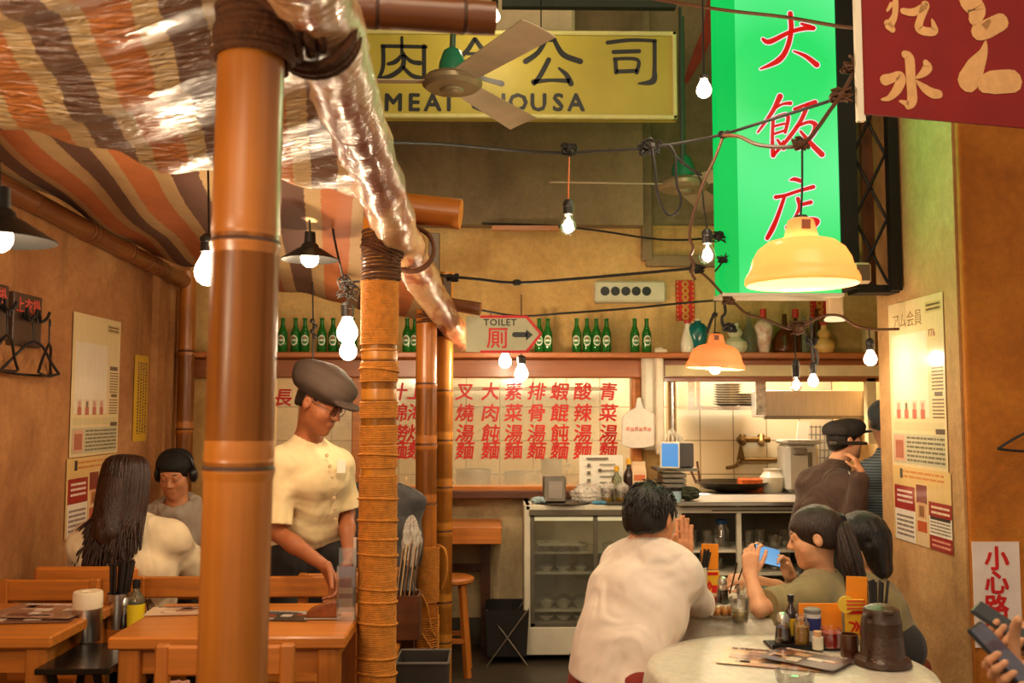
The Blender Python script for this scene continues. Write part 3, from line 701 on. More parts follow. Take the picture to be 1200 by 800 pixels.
def shade_lamp(px, py, d, top, label, s, power, m, mid, tilt=0):
    c = P(px, py, d)      # centre of the lower rim
    t = thing('pendant_lamp', label, 'lamp', c, 0, 'orange pendant lamps')
    Mt = Matrix.Rotation(tilt, 4, 'Y') @ Matrix.Scale(s, 4)
    b = MB(); inner = [(max(.002, r - .0025), z - .002) for r, z in reversed(SHADE)]
    b.lathe(SHADE + inner, 48, Mt); part('lamp_shade', b, m, t, sharp=1.0)
    b = MB(); b.lathe([(.002, .225), (.02, .224), (.024, .216), (.024, .17), (.018, .13), (.002, .128)], 16, Mt); part('socket', b, M_SOCK, t)
    b = MB(); b.lathe([(a * .034, z * .034 + .095 - (.095 if s < .97 else 0)) for a, z in BULB], 18, Mt); part('bulb', b, M_BULBLIT, t)
    pt = P(*top) - c; b = MB(); b.sweep(spline([Vector((0, 0, .22 * s))] + [P(*q) - c for q in mid] + [pt], 6), .0035, 6); part('cord', b, M_RUBBER, t)
    b = MB(); b.box((.0, -.051 * s, .187 * s), (.028 * s, .003, .03 * s), rx(.12)); part('paper_tag', b, mat('brown_tag', (130, 80, 56)), t, label='small brown label')
    lamp_light(c + Vector((0, 0, (.115 if s > .97 else .0))), power, .03, (1.0, .86, .62))
    return t
shade_lamp(940, 334, 2.95, (940, 168, 2.96), 'large glowing amber pendant lamp in front of the green sign', 1.0, 13, M_SHADE1, [(940, 220, 2.95)])
shade_lamp(838, 432, 5.2, (838, 351, 5.3), 'smaller orange pendant lamp with its bulb showing, above the kitchen counter', .91, 9, M_SHADE2, [(838, 380, 5.2)], .06)

def black_lamp(px, py, d, label, r, top):
    c = P(px, py, d)
    t = thing('pendant_lamp', label, 'lamp', c, 0, 'black metal pendant lamps')
    s = r / .12
    pr = [(.016, .115), (.022, .115), (.024, .07), (.034, .062), (.038, .05), (.05, .045), (.115, .004), (.12, 0)]
    b = MB(); b.lathe([(a * s, z * s) for a, z in pr] + [(a * s - .002, z * s - .002) for a, z in reversed(pr[4:])], 36); part('lamp_shade', b, M_METALD, t, sharp=.8)
    b = MB(); b.lathe([(a * .034, z * .034 + .004) for a, z in BULB], 18); part('bulb', b, M_BULBLIT, t)
    b = MB(); b.cyl((0, 0, .11 * s), P(*top) - c, .004, n=8); part('cord', b, M_RUBBER, t)
    lamp_light(c + Vector((0, 0, -.005)), 7, .03)
black_lamp(-3, 281, 2.2, 'dark cone shaped pendant lamp cut by the left edge of the picture', .13, (-3, 150, 2.2))
black_lamp(363, 304, 3.5, 'black cone shaped pendant lamp under the awning, right of the nearest bamboo pole', .108, (361, 222, 3.5))
b = MB(); b.sweep(spline([P(336, 240, 3.5), P(346, 234, 3.5), P(352, 242, 3.5), P(362, 238, 3.5), P(372, 236, 3.5), P(386, 245, 3.55), P(392, 280, 3.58), P(402, 325, 3.6), P(408, 345, 3.6)], 8), .0045, 6)
for i in range(12):
    b.sweep(spline([P(408, 330, 3.6)] + [P(408 + random.uniform(-14, 14), 326 + k * 7 + random.uniform(-5, 5), 3.6 + random.uniform(-.04, .04)) for k in range(4)], 6), .0024, 5)
solo('cable_tangle', b, M_RUBBER, 'tangled black cable under the awning feeding the bulb pair', 'cable')
b = MB(); b.sweep(spline([P(366, 330, 4.6), P(367, 380, 4.6), P(366, 440, 4.6), P(364, 500, 4.6)], 6), .004, 6)
for k in range(4): b.ball(P(366 + (k % 2) * 3, 376 + k * 6, 4.59), .013, 8)
solo('pull_cord', b, M_RUBBER, 'thin black cord with a knot hanging before the left beer bottles', 'cable')

# ---------------------------------------------------------------- overhead cables
def cable(label, pts, r=.006, m=None, knots=(), n=8, frays=0, name='overhead_cable'):
    mb = MB(); sp = spline([P(*p) for p in pts], n); mb.sweep(sp, r, 7)
    for (x, y, d, s) in knots:
        c = P(x, y, d)
        for k in range(9):
            q = [c + Vector((random.uniform(-1, 1) * s, random.uniform(-.5, .5) * s, random.uniform(-1, 1) * s * .7)) for _ in range(5)]
            mb.sweep(spline(q, 5), r * .6, 5)
        mb.ball(c, s * .55, 8)
    return solo(name, mb, m or M_RUBBER, label, 'cable')
cable('dark cable with a plug knot running from the beam to the red board', [(434, 166, 3.0), (520, 169, 3.3), (600, 176, 3.5), (660, 179, 3.5), (700, 177, 3.5), (760, 173, 3.5), (806, 166, 3.5), (848, 157, 3.5), (900, 141, 3.3), (985, 114, 3.02), (1018, 101, 2.97)], .006, None, [(666, 175, 3.5, .03), (762, 173, 3.5, .045), (848, 158, 3.5, .02)])
cable('twisted vine like cable bundle in front of the green sign, rising to the red board', [(848, 159, 3.48), (866, 160, 3.35), (890, 170, 3.15), (928, 172, 2.97), (945, 165, 2.95), (958, 150, 2.95), (972, 130, 2.97), (985, 112, 3.0), (1000, 85, 3.0), (1012, 50, 2.98), (1015, -10, 2.97)], .007, M_BROWNCABLE, [(938, 168, 2.96, .028), (985, 112, 3.0, .035), (1004, 78, 3.0, .045)])
cable('upper cable sagging across the top of the green sign', [(700, -12, 3.6), (780, 1, 3.5), (850, 12, 3.4), (920, 20, 3.3), (985, 31, 3.05), (1020, 33, 2.97)], .0065, M_BROWNCABLE)
cable('brown cable hanging in a zigzag left of the green sign', [(848, 158, 3.5), (838, 185, 3.5), (824, 215, 3.5), (813, 250, 3.5), (808, 275, 3.5), (812, 290, 3.5), (809, 300, 3.5), (813, 310, 3.5), (811, 320, 3.5), (815, 328, 3.5)], .006, M_BROWNCABLE)
cable('black cable loop drooping from the middle knot over the far fan', [(764, 174, 3.45), (768, 200, 3.45), (770, 225, 3.45), (778, 246, 3.45), (786, 252, 3.45), (795, 246, 3.45), (798, 232, 3.45), (793, 215, 3.45), (791, 182, 3.45), (784, 170, 3.45)], .005)
cable('thin cable looping from the middle knot towards the filament bulb', [(770, 172, 3.5), (782, 170, 3.5), (795, 186, 3.5), (810, 198, 3.52), (822, 205, 3.55)], .005)
cable('thin dark wire along the concrete beam', [(565, 262, 6.02), (640, 264, 6.02), (700, 270, 6.02), (760, 279, 6.02), (800, 281, 6.02), (850, 277, 6.02)], .007)
cable('dark cable from the timber stubs to the junction beside the filament bulb', [(510, 322, 4.8), (560, 327, 5.0), (606, 331, 5.0), (680, 326, 4.9), (760, 319, 4.8), (815, 314, 4.7)], .008, None, [(530, 325, 4.9, .03), (606, 331, 5.0, .02), (817, 314, 4.7, .04)])
cable('thin cable above the toilet arrow sign running right behind the amber lamp', [(553, 361, 5.07), (606, 370, 5.3), (660, 367, 5.3), (740, 361, 5.3), (800, 355, 5.3), (880, 349, 5.3), (1000, 341, 5.3)], .0065)
cable('brown cable running down from the junction to the bulbs at the right pillar', [(815, 314, 4.7), (832, 328, 4.7), (852, 350, 4.7), (862, 356, 4.7), (875, 367, 4.7), (900, 375, 4.7), (925, 385, 4.7), (943, 380, 4.7), (965, 370, 4.7), (985, 370, 4.7), (1000, 380, 4.7), (1016, 385, 4.7), (1034, 386, 4.73), (1062, 385, 4.75)], .007, M_BROWNCABLE, [(935, 384, 4.68, .05), (854, 352, 4.68, .03)])
cable('black cord knotted into a dangling lump above the shelf vases', [(850, 305, 4.8), (849, 350, 4.8), (850, 366, 4.8), (846, 372, 4.8), (848, 382, 4.8), (856, 386, 4.8), (852, 378, 4.8)], .008, None, [(855, 384, 4.8, .035)])
cable('black cord with a knot and loose end above the orange lamp', [(838, 366, 5.15), (834, 374, 5.15), (831, 382, 5.15), (829, 390, 5.15)], .009, None, [(838, 369, 5.15, .012)])
cable('black taped cord hanging down to the knotted bulb', [(950, 372, 4.75), (951, 392, 4.75), (952, 410, 4.75), (954, 428, 4.75), (958, 422, 4.75), (955, 408, 4.75)], .008, None, [(951, 400, 4.74, .03)])
cable('wiry offcuts of cable left of the green sign above the filament bulb', [(836, 278, 4.72), (848, 282, 4.74), (853, 290, 4.74), (847, 306, 4.74), (838, 318, 4.72)], .005, None, [(842, 277, 4.72, .04), (847, 304, 4.72, .03)])
# ---------------------------------------------------------------- signs
M_GREEN = bpy.data.materials.new('green_lightbox'); M_GREEN.use_nodes = True
def lit(name, cols, s, grad=True):
    m = bpy.data.materials.new(name); m.use_nodes = True; nt = m.node_tree; nt.nodes.clear(); L = nt.links.new
    o = node(nt, 'ShaderNodeOutputMaterial'); e = node(nt, 'ShaderNodeEmission'); g = node(nt, 'ShaderNodeBsdfGlossy'); g.inputs['Roughness'].default_value = .2; g.inputs[0].default_value = (.05, .05, .05, 1)
    a = node(nt, 'ShaderNodeAddShader'); e.inputs[1].default_value = s
    e.inputs[0].default_value = rgb(cols[0])
    if grad:
        tc = node(nt, 'ShaderNodeTexCoord'); n = node(nt, 'ShaderNodeTexNoise', i_Scale=1.3, i_Detail=0.0); L(tc.outputs['Object'], n.inputs['Vector'])
        r = node(nt, 'ShaderNodeValToRGB'); r.color_ramp.elements[0].position = .35; r.color_ramp.elements[1].position = .65; r.color_ramp.elements[0].color = rgb(cols[0]); r.color_ramp.elements[1].color = rgb(cols[1]); L(n.outputs[0], r.inputs[0]); L(r.outputs[0], e.inputs[0])
    L(e.outputs[0], a.inputs[0]); L(g.outputs[0], a.inputs[1]); L(a.outputs[0], o.inputs[0]); return m
M_GREEN = lit('green_lightbox', [(40, 226, 104), (104, 250, 150)], 1.0)
M_GREENS = lit('green_lightbox_edge', [(10, 205, 84), (20, 220, 96)], .9)
M_SRED = lit('lit_red', [(228, 22, 20)], .9, False); M_SWHITE = lit('lit_white', [(255, 235, 235)], .95, False)
DS = 4.7
gx0, gx1, gx2 = Xw(849, DS), Xw(869, DS), Xw(990, DS); gz0 = Zw(343, DS); gz1 = Zw(-70, DS)
gs = thing('light_box_sign', 'tall glowing green light box sign with red brush characters', 'sign', ((gx0 + gx2) / 2, DS, gz0))
b = MB(); b.box(((gx1 + gx2) / 2, DS + .06, (gz0 + gz1) / 2), (gx2 - gx1, .12, gz1 - gz0)); part('face', b, M_GREEN, gs, world=True)
b = MB(); b.prism([(gx0, DS + .16), (gx0, DS + .06), (gx1, DS - .002), (gx1, DS + .16)], gz1 - gz0, Matrix.Translation((0, 0, gz0))); part('edge', b, M_GREENS, gs, world=True)
b = MB(); b.box(((gx0 + gx2) / 2, DS + .08, gz0 - .008), (gx2 - gx0 + .01, .2, .016)); part('bottom_plate', b, M_WHITEM, gs, world=True)
gl = area('sign_tube_light', ((gx1 + gx2) / 2, DS - .015, (gz0 + gz1) / 2 - .1), ((gx1 + gx2) / 2, DS - 2, (gz0 + gz1) / 2 - .1), gx2 - gx1 - .05, 1.3, 11, (.12, 1.0, .30))
OS = P(868, 340, DS); sc = DS / F
def S(px, py): q = P(px, py, DS); return (q.x - OS.x, q.z - OS.z)
chars = [
 ([(894,46),(902,49),(925,38),(942,33.5),(953,33)], [4,6.5,5,5.5,6]), ([(939,28),(948,31),(953,33)], [3,5,5]), ([(926,16),(927,36),(922,57),(912,71),(891,81)], [6,6,6,7,2]), ([(930,60),(944,66),(957,76)], [2,5,7]),
 ([(914,113),(905,131),(888,155)], [7,5,2.5]), ([(908,127),(917,122),(926,121)], [3,3,5]), ([(906,139),(905,163),(906,182)], [4,4,6]), ([(906,139),(923,135),(920,155)], [3.5,5,4]), ([(907,148),(919,145)], [3,3]), ([(907,157),(919,153)], [3,3]), ([(906,182),(913,174),(918,165)], [5,3,2]), ([(911,164),(918,174)], [3,5]),
 ([(931,128),(944,123),(955,120)], [4,4,6]), ([(947,122),(938,142),(924,162),(908,181)], [5,5,5,2]), ([(932,149),(948,143),(956,148),(950,161),(936,175)], [3,4,7,5,2]), ([(938,154),(950,168),(963,181)], [3,6,7]),
 ([(926,211),(931,210),(938,212)], [2,5,5]), ([(909,231),(920,229),(935,224),(953,219)], [5,4,4,5]), ([(919,231),(911,254),(905,268),(899,279)], [4,5,6,5]), ([(935,233),(937,243),(931,255)], [5,5,2]), ([(938,240),(950,237)], [4,5]), ([(930,264),(944,257),(958,259),(950,270)], [3,4,6,3]), ([(922,266),(924,272),(925,279)], [4,5,5]), ([(934,279),(956,275)], [4,4])]
b1 = MB(); b2 = MB(); MS = facing((OS.x, DS, OS.z))
for pts, w in chars:
    q = [S(*p) for p in pts]
    b1.stroke(q, [(x + 2.4) * sc for x in w], MS, .0012); b2.stroke(q, [x * sc for x in w], MS, .0026)
part('lettering_outline', b1, M_SWHITE, gs, world=True, label='white outline of the characters'); part('lettering', b2, M_SRED, gs, world=True, label='red brush characters')
# steel carrier between the light box and the pillar
b = MB(); fr = thing('sign_bracket', 'black steel truss bracket holding the green sign to the pillar', 'bracket', (Xw(1020, DS), DS + .1, gz0))
xa, xb, xc = Xw(991, DS), Xw(1012, DS), Xw(1040, DS); xe = PXR - .002
b.box(((xa + xb) / 2, DS + .1, (gz0 + gz1) / 2 + .02), (xb - xa, .2, gz1 - gz0 - .02)); part('plate', b, M_IRON, fr, world=True)
for nm, x, w in (('post', xe - .035, .05),):
    b = MB(); b.box((x, DS + .0, (gz0 + .03 + gz1) / 2), (w, .05, gz1 - gz0)); part(nm, b, M_IRON, fr, world=True)
b = MB(); b.box(((xb + xe) / 2, DS + .1, gz0 + .03), (xe - xb, .14, .04)); part('lower_rail', b, M_IRON, fr, world=True)
b = MB()
for i in range(5):
    z = gz0 + .06 + i * .34
    b.cyl((xb, DS + .04, z), (xe - .05, DS + .03, z + .34), .008, n=6); b.cyl((xb, DS + .06, z + .34), (xe - .05, DS + .05, z), .008, n=6)
part('cross_brace', b, M_IRON, fr, world=True)
b = MB(); b.box(((xb + xe) / 2 + .01, DS + .17, (gz0 + gz1) / 2), (.06, .03, gz1 - gz0 - .1)); part('timber_batten', b, mat_wood('timber_batten', (120, 70, 30), axis=2), fr, world=True, label='brown timber strip')
b = MB(); c = P(1010, 320, DS - .06); b.box(c, (.085, .04, .105), bev=.012); b.m = 1; b.box(c + Vector((0, -.022, 0)), (.065, .004, .08)); solo('small_speaker', b, [mat('beige_plastic', (214, 186, 150), rough=.5), mat('grille', (110, 92, 72), bump=.6, bs=400)], 'small beige box with a grey grille below the sign bracket', 'speaker')
b = MB(); c = P(978, 357, 4.78); b.box(c, (.075, .05, .13), bev=.006); b.m = 1; b.lathe([(.002, -.075), (.05, -.085), (.055, -.075), (.04, -.06)], 16, Matrix.Translation(c)); solo('light_sensor', b, [mat('beige_plastic', (214, 186, 150)), mat_glow('sensor_lens', (1, .75, .4), 1.2, False)], 'beige box with a warm glowing underside hanging under the green sign', 'fixture')

# yellow butcher's sign
DM = 5.0
ms = thing('hanging_sign', 'yellow butcher shop sign with black characters hanging behind the fan', 'sign', P(610, 138, DM))
mx0, mx1, mz0, mz1 = Xw(400, DM), Xw(798, DM), Zw(139, DM), Zw(36, DM)
M_YEL = mat('sign_yellow', (176, 162, 58), rough=.5, var=.1, vs=3)
b = MB(); b.box(((mx0 + mx1) / 2, DM + .03, (mz0 + mz1) / 2), (mx1 - mx0, .05, mz1 - mz0)); part('board', b, M_YEL, ms, world=True)
b = MB(); t = .024
b.box(((mx0 + mx1) / 2, DM, mz1 - t / 2), (mx1 - mx0, .03, t), bev=.005); b.box(((mx0 + mx1) / 2, DM, mz0 + t / 2), (mx1 - mx0, .03, t), bev=.005); b.box((mx1 - t / 2, DM, (mz0 + mz1) / 2), (t, .03, mz1 - mz0), bev=.005); b.box((mx0 + t / 2, DM, (mz0 + mz1) / 2), (t, .03, mz1 - mz0), bev=.005)
part('frame', b, mat('sign_frame', (206, 202, 130), rough=.5), ms, world=True)
OM = P(600, 139, DM + .005); sm = DM / F
def SM(px, py): q = P(px, py, DM + .005); return (q.x - OM.x, q.z - OM.z)
chm = [([(471,44),(471,62)],[3.5,4]), ([(448,54),(499,55)],[4.5,4.5]), ([(449,54),(449,78),(444,92)],[5,5,4]), ([(497,54),(497,90)],[5,5]), ([(473,62),(464,72),(455,75)],[3,6,4]), ([(473,64),(482,72),(492,74)],[3,5,6]), ([(473,64),(472,78),(460,88),(446,92)],[5,6,6,4]), ([(472,78),(482,88),(494,92)],[4,5,6]),
 ([(637,47),(650,47)],[4,5]), ([(639,48),(630,62),(616,72)],[5,6,7]), ([(650,48),(660,64),(680,72)],[5,7,7]), ([(643,70),(634,87),(626,98)],[6,6,5]), ([(625,96),(645,94),(668,95)],[6,4,6]), ([(655,80),(664,88),(669,98)],[3,6,7]),
 ([(712,50),(740,47),(768,48)],[5,4.5,4]), ([(767,48),(767,80),(765,95),(748,98)],[5,5,8,2]), ([(719,61),(749,60)],[5,5]), ([(721,70),(722,85)],[5,5]), ([(720,69),(747,70),(746,85)],[4,4.5,5]), ([(722,84),(747,83)],[5,5]),
 ([(556,46),(547,60),(535,70)],[5,6,5]), ([(557,46),(566,58),(580,66)],[5,6,6]), ([(548,63),(562,63)],[4,4]), ([(544,72),(566,72),(566,84)],[4,4,4]), ([(545,72),(545,97)],[5,5]), ([(546,80),(565,80)],[3.5,3.5]), ([(545,89),(566,88)],[3.5,3.5]), ([(552,88),(566,92),(588,98)],[3,5,7])]
b = MB(); MM = facing((OM.x, DM + .005, OM.z))
for pts, w in chm: b.stroke([SM(*p) for p in pts], [x * sm for x in w], MM, .0022)
for i, ch in enumerate('MEAT'): b.text(ch, .135, MM @ Matrix.Translation((*SM([461, 485, 507, 526][i], 121), 0)), .002, bold=.032)
for i, ch in enumerate('CHOUSA'): b.text(ch, .135, MM @ Matrix.Translation((*SM([561, 583, 607, 631, 654, 675][i], 121), 0)), .002, bold=.032)
part('lettering', b, mat('sign_black', (22, 26, 24), rough=.4), ms, world=True, label='black characters and capital letters')
for x in (634, 470):
    b = MB(); b.cyl(P(x, 37, DM + .02), P(x, -30, DM + .02), .004, n=6); part('chain', b, M_IRON, ms, world=True)

# red soda board, close to the viewer at the upper right
A = P(1015, 133, 2.95); B = P(1200, 148, 3.09); ux = (B - A); ux.z = 0; ux.normalize(); wB = .86
rs = thing('hanging_board', 'dark red hanging board with pale hand painted characters at the top right', 'sign', A)
MR = frame(A, ux, (0, 0, 1)); s3 = 2.98 / F
b = MB(); b.prism([(0, 0), (wB, 0), (wB, .75), (0, .75)], .012, MR @ Matrix.Translation((0, 0, -.013))); part('board', b, mat('board_red', (132, 16, 12), rough=.65, var=.12, vs=5, bump=.05, bs=200), rs, world=True)
def SR(px, py): return ((px - 1015) * s3, (133 + (px - 1015) * .081 - py) * s3 * 1.0)
wt = [([(1071,60),(1077,66),(1078,90),(1079,116),(1073,124)],[10,14,13,14,9]), ([(1074,122),(1062,118)],[10,3]), ([(1042,92),(1050,90),(1062,86),(1064,92),(1058,104),(1047,114),(1037,116)],[14,12,10,14,12,7,3]), ([(1100,70),(1102,76),(1096,83),(1086,89)],[8,14,10,3]), ([(1086,93),(1097,102),(1108,108),(1117,109)],[3,11,13,11]),
 ([(1060,-6),(1058,12),(1050,25)],[8,8,12]), ([(1048,22),(1054,29)],[10,9]), ([(1070,6),(1085,7),(1102,-2)],[8,10,8]), ([(1102,-2),(1094,16),(1092,27),(1103,31),(1114,29),(1111,16)],[12,10,12,11,11,3]), ([(1048,6),(1054,-2)],[3,6]), ([(1074,-20),(1110,-22)],[9,9]), ([(1080,-42),(1070,-22)],[9,6]), ([(1080,-34),(1112,-36)],[8,8]),
 ([(1166,-10),(1176,2),(1172,14)],[30,28,16]), ([(1178,30),(1190,26),(1212,16)],[22,24,22]), ([(1196,14),(1186,24)],[5,10]), ([(1188,42),(1184,56),(1172,74),(1160,92)],[3,12,26,30]), ([(1184,97),(1196,94),(1225,92)],[22,30,30])]
b = MB()
for pts, w in wt: b.stroke([SR(*p) for p in pts], [x * s3 for x in w], MR, .0015)
part('lettering', b, mat('painted_cream', (214, 160, 104), rough=.7, var=.1, vs=30), rs, world=True, label='pale painted characters')
b = MB(); b.box(A + Vector((-.01, .02, .38)), (.025, .02, .8)); part('batten', b, M_WHITEM, rs, world=True)

# toilet arrow sign
DT = 5.05
ts = thing('toilet_sign', 'white and red arrow sign pointing right to the toilet', 'sign', P(590, 412, DT)); st = DT / F
OT = P(590, 391, DT); MT = facing((OT.x, DT, OT.z))
def ST(px, py): q = P(px, py, DT); return (q.x - OT.x, q.z - OT.z)
b = MB(); b.prism([ST(546, 370), ST(617, 370), ST(634, 391), ST(617, 413), ST(546, 412)], .012, MT @ Matrix.Translation((0, 0, -.012))); part('board', b, mat('sign_white', (176, 172, 140), rough=.5), ts, world=True)
b = MB()
for a_, c_ in (((564, 371), (617, 371)), ((617, 371), (634, 391)), ((634, 391), (617, 412)), ((617, 412), (564, 412))): b.stroke([ST(*a_), ST(*c_)], [3.2 * st] * 2, MT, .001)
b.text('厠', .122, MT @ Matrix.Translation((*ST(583, 397.5), 0)), .0012, bold=.012)
part('red_border', b, M_RED, ts, world=True, label='red border and red character')
b = MB(); b.text('TOILET', .050, MT @ Matrix.Translation((*ST(586, 378), 0)), .0012, bold=.02, space=1.12)
part('lettering', b, mat('sign_black', (22, 26, 24)), ts, world=True, label='black word'); b = MB(); b.stroke([ST(603, 392), ST(618, 392)], [6 * st] * 2, MT, .0012); b.prism([ST(616.5, 386), ST(624.5, 392), ST(616.5, 399)], .0012, MT)
part('arrow', b, mat('sign_black', (22, 26, 24)), ts, world=True, label='black arrow')
for x in (575, 611): 
    b = MB(); b.cyl(P(x, 370, DT), P(x, 345 if x > 600 else 366, DT), .003, n=5); part('hook', b, M_IRON, ts, world=True)

# narrow vent unit on the back wall
DV = DB - .06
vn = thing('wall_vent', 'cream vent box with five round dark openings on the back wall', 'vent', P(738, 355, DV)); c = P(738, 342, DV)
b = MB(); b.box(c + Vector((0, .02, 0)), (84 / F * DV, .11, 25 / F * DV), bev=.012); part('housing', b, mat('vent_cream', (204, 200, 170), rough=.45), vn, world=True)
for i in range(5):
    q = P(709 + i * 12.2, 341, DV - .036); b = MB(); b.cyl(q, q + Vector((0, .01, 0)), .030, n=24); part('opening', b, M_BLACK, vn, world=True)
for i, (px, y0, y1, d, lab) in enumerate(((803, 328, 376, DB - .01, 'red paper couplet with gold pattern right of the vent box'), (960, 330, 374, DB - .01, 'red paper couplet with gold pattern behind the amber lamp'))):
    b = MB(); b.m = 0; c = P(px, (y0 + y1) / 2, d); w, h = 22 * d / F, (y1 - y0) * d / F; b.box(c, (w, .006, h)); b.m = 1
    for k in range(9):
        for sx in (-.42, .42): b.box(c + Vector((sx * w, -.004, (k / 8 - .5) * h * .92)), (w * .08, .004, h * .05))
    for k in range(6): b.lathe([(w * .2, 0), (w * .2, .004), (w * .08, .005)], 10, Matrix.Translation(c + Vector((0, -.003, (k / 5 - .5) * h * .8))) @ Matrix.Rotation(PI / 2, 4, 'X'))
    solo('paper_couplet', b, [mat('couplet_red', (196, 36, 22), rough=.6, var=.25, vs=25), mat('couplet_gold', (206, 140, 50), rough=.4)], lab, 'paper hanging')
# red painted strokes on the upper wall
b = MB(); dq = DB + .018; Oq = P(830, 100, dq); Mq = facing(Oq)
def SQ(px, py): q = P(px, py, dq); return (q.x - Oq.x, q.z - Oq.z)
for lab, strokes in (('tall faded red stroke painted on the upper back wall left of the green sign', [([(838,-12),(832,30),(820,60),(804,95)],[16,16,14,6])]), ('faded red bar painted on the upper wall, upper one beside the green sign', [([(838,150),(856,150)],[8,8])]), ('faded red bar painted on the upper wall, lower one beside the green sign', [([(840,172),(860,172)],[8,8])]), ('faded red hooked mark painted on the upper wall under the fan blade', [([(846,225),(870,222)],[9,9]), ([(850,226),(850,268)],[12,12]), ([(838,266),(860,266)],[9,9])])):
    b = MB()
    for pts, w in strokes: b.stroke([SQ(*p) for p in pts], [x * dq / F for x in w], Mq, .002)
    solo('painted_character', b, mat('faded_red', (160, 62, 44), rough=.8, var=.3), lab, 'lettering')

# fans
def fan(c, R, a0, tilt, label, top):
    t = thing('ceiling_fan', label, 'fan', c, 0, 'ceiling fans')
    s = R / .6
    b = MB(); b.lathe([(.002, -.05), (.05, -.05), (.056, -.046), (.06, -.036), (.13, -.03), (.15, -.012), (.15, .01), (.13, .03), (.05, .045), (.002, .05)], 32, Matrix.Scale(s, 4)); part('motor_housing', b, mat('fan_housing', (150, 134, 104), rough=.35, metal=.4), t)
    b = MB(); b.lathe([(.07, .045), (.066, .10), (.045, .16), (.018, .18), (.002, .181)], 20, Matrix.Scale(s, 4)); part('canopy_cup', b, mat('fan_green', (40, 128, 92), rough=.4), t)
    b = MB(); b.cyl((0, 0, .17 * s), P(*top) - Vector(c), .014, n=12); part('downrod', b, mat('fan_green_dark', (66, 92, 70), rough=.5), t)
    for k in range(3):
        a = a0 + k * 2 * PI / 3; b = MB(); R3 = rz(a)
        def bl(u, v):
            x = .13 + u * .65; w = .062 + .026 * u; y = (v - .5) * 2 * w; z = .004 - (v - .5) * 2 * w * .22 + .006 * (1 - (2 * v - 1) ** 2)
            return R3 @ Vector((x * s, y * s, z * s))
        b.sheet(bl, 12, 6, .004); part('blade', b, mat('fan_blade', (196, 178, 150), rough=.45, metal=.15, var=.15), t)
    return t
fan(P(530, 97, 4.2), .55, math.radians(181), 0, 'nearer ceiling fan with grey blades in front of the yellow sign', (532, 15, 4.2))
fan(P(801, 217, 5.45), .61, math.radians(183), 0, 'farther ceiling fan half hidden behind the green sign', (799, 20, 5.45))
# things at the top of the frame
b = MB(); b.box(P(690, 6, 5.15), (210 / F * 5.15, .05, .04)); b.box(P(798, 100, 5.15), (.014, .02, .9)); solo('hanging_bar', b, mat('bar_dark_green', (40, 48, 38), rough=.5), 'dark green steel bar above the yellow sign with a thin upright at its right end', 'bar')
ac = thing('air_conditioner', 'cream air conditioner unit high on the wall behind the yellow sign', 'air conditioner', P(590, 38, 5.85)); c = P(588, 15, 5.85)
b = MB(); b.box(c, (.92, .24, .34), bev=.02); part('housing', b, mat('ac_cream', (226, 206, 166), rough=.5), ac, world=True)
b = MB()
for i in range(5): b.box(c + Vector((-.34 + i * .07, -.125, -.13)), (.04, .01, .07))
b.box(c + Vector((.2, -.125, .02)), (.3, .008, .008)); part('louver', b, mat('ac_dark', (120, 96, 66)), ac, world=True)
# ---------------------------------------------------------------- bottles and jars on the long shelf
M_GBOT = mat('green_glass_bottle', (44, 132, 44), rough=.08, trans=.55, ior=1.45, var=.05); M_LABELW = mat('label_white', (214, 214, 190), rough=.6)
M_LGREEN = mat('label_green', (40, 112, 50), rough=.5); M_LRED = mat('label_red', (200, 40, 26), rough=.5)
zsh = sz - .0015
BOT = [(.002, 0), (.029, 0), (.031, .004), (.031, .125), (.029, .140), (.020, .165), (.0145, .185), (.0125, .222), (.0145, .224), (.0145, .236), (.002, .238)]
def beer(label, group):
    t = thing('beer_bottle', label, 'bottle', (0, 0, 0), 0, group)
    b = MB(); b.lathe(BOT, 20); part('bottle_glass', b, M_GBOT, t)
    b = MB(); Mx = Matrix.Translation((0, -.0, .08))
    def ov(rx_, rz_, r, z0=0.0):
        def f(u, v):
            a = 2 * PI * u; x = rx_ * v * math.cos(a); z = rz_ * v * math.sin(a); th = x / .031
            return Vector((r * math.sin(th), -r * math.cos(th), .082 + z0 + z))
        return f
    b.m = 0; b.grid(ov(.025, .036, .0318), 24, 3, True); b.m = 1; b.grid(ov(.019, .026, .0321), 24, 3, True); b.m = 0; b.grid(ov(.0195, .007, .0324, .0), 24, 3, True); b.m = 2; b.grid(ov(.006, .006, .0325, .016), 8, 2, True)
    part('paper_label', b, [M_LABELW, M_LGREEN, M_LRED], t)
    return t
ords = ['first', 'second', 'third', 'fourth', 'fifth', 'sixth', 'seventh', 'eighth', 'ninth', 'tenth']
proto = None
groups = [([331, 346, 357, 377, 390, 402, 413], 'green beer bottle on the shelf behind the flat cap, {} from the left'), ([477, 486], 'green beer bottle between the twine bound and the glossy bamboo pole, {} from the left'), ([632, 642, 676, 688, 699, 711, 744, 758], 'green beer bottle with white oval label right of the toilet arrow sign, {} from it')]
for xs, lab in groups:
    for i, x in enumerate(xs):
        q = P(x, 412, 5.98); l = (lab.format(ords[i]))
        if proto is None: proto = beer(l, 'green beer bottles on the long shelf'); o = proto; o.location = (q.x, 5.98, zsh)
        else: o = dup(proto, (q.x, 5.98, zsh), None, l)
        o.rotation_euler.z = random.uniform(-.25, .25); o.scale = (.98, .98, .93)
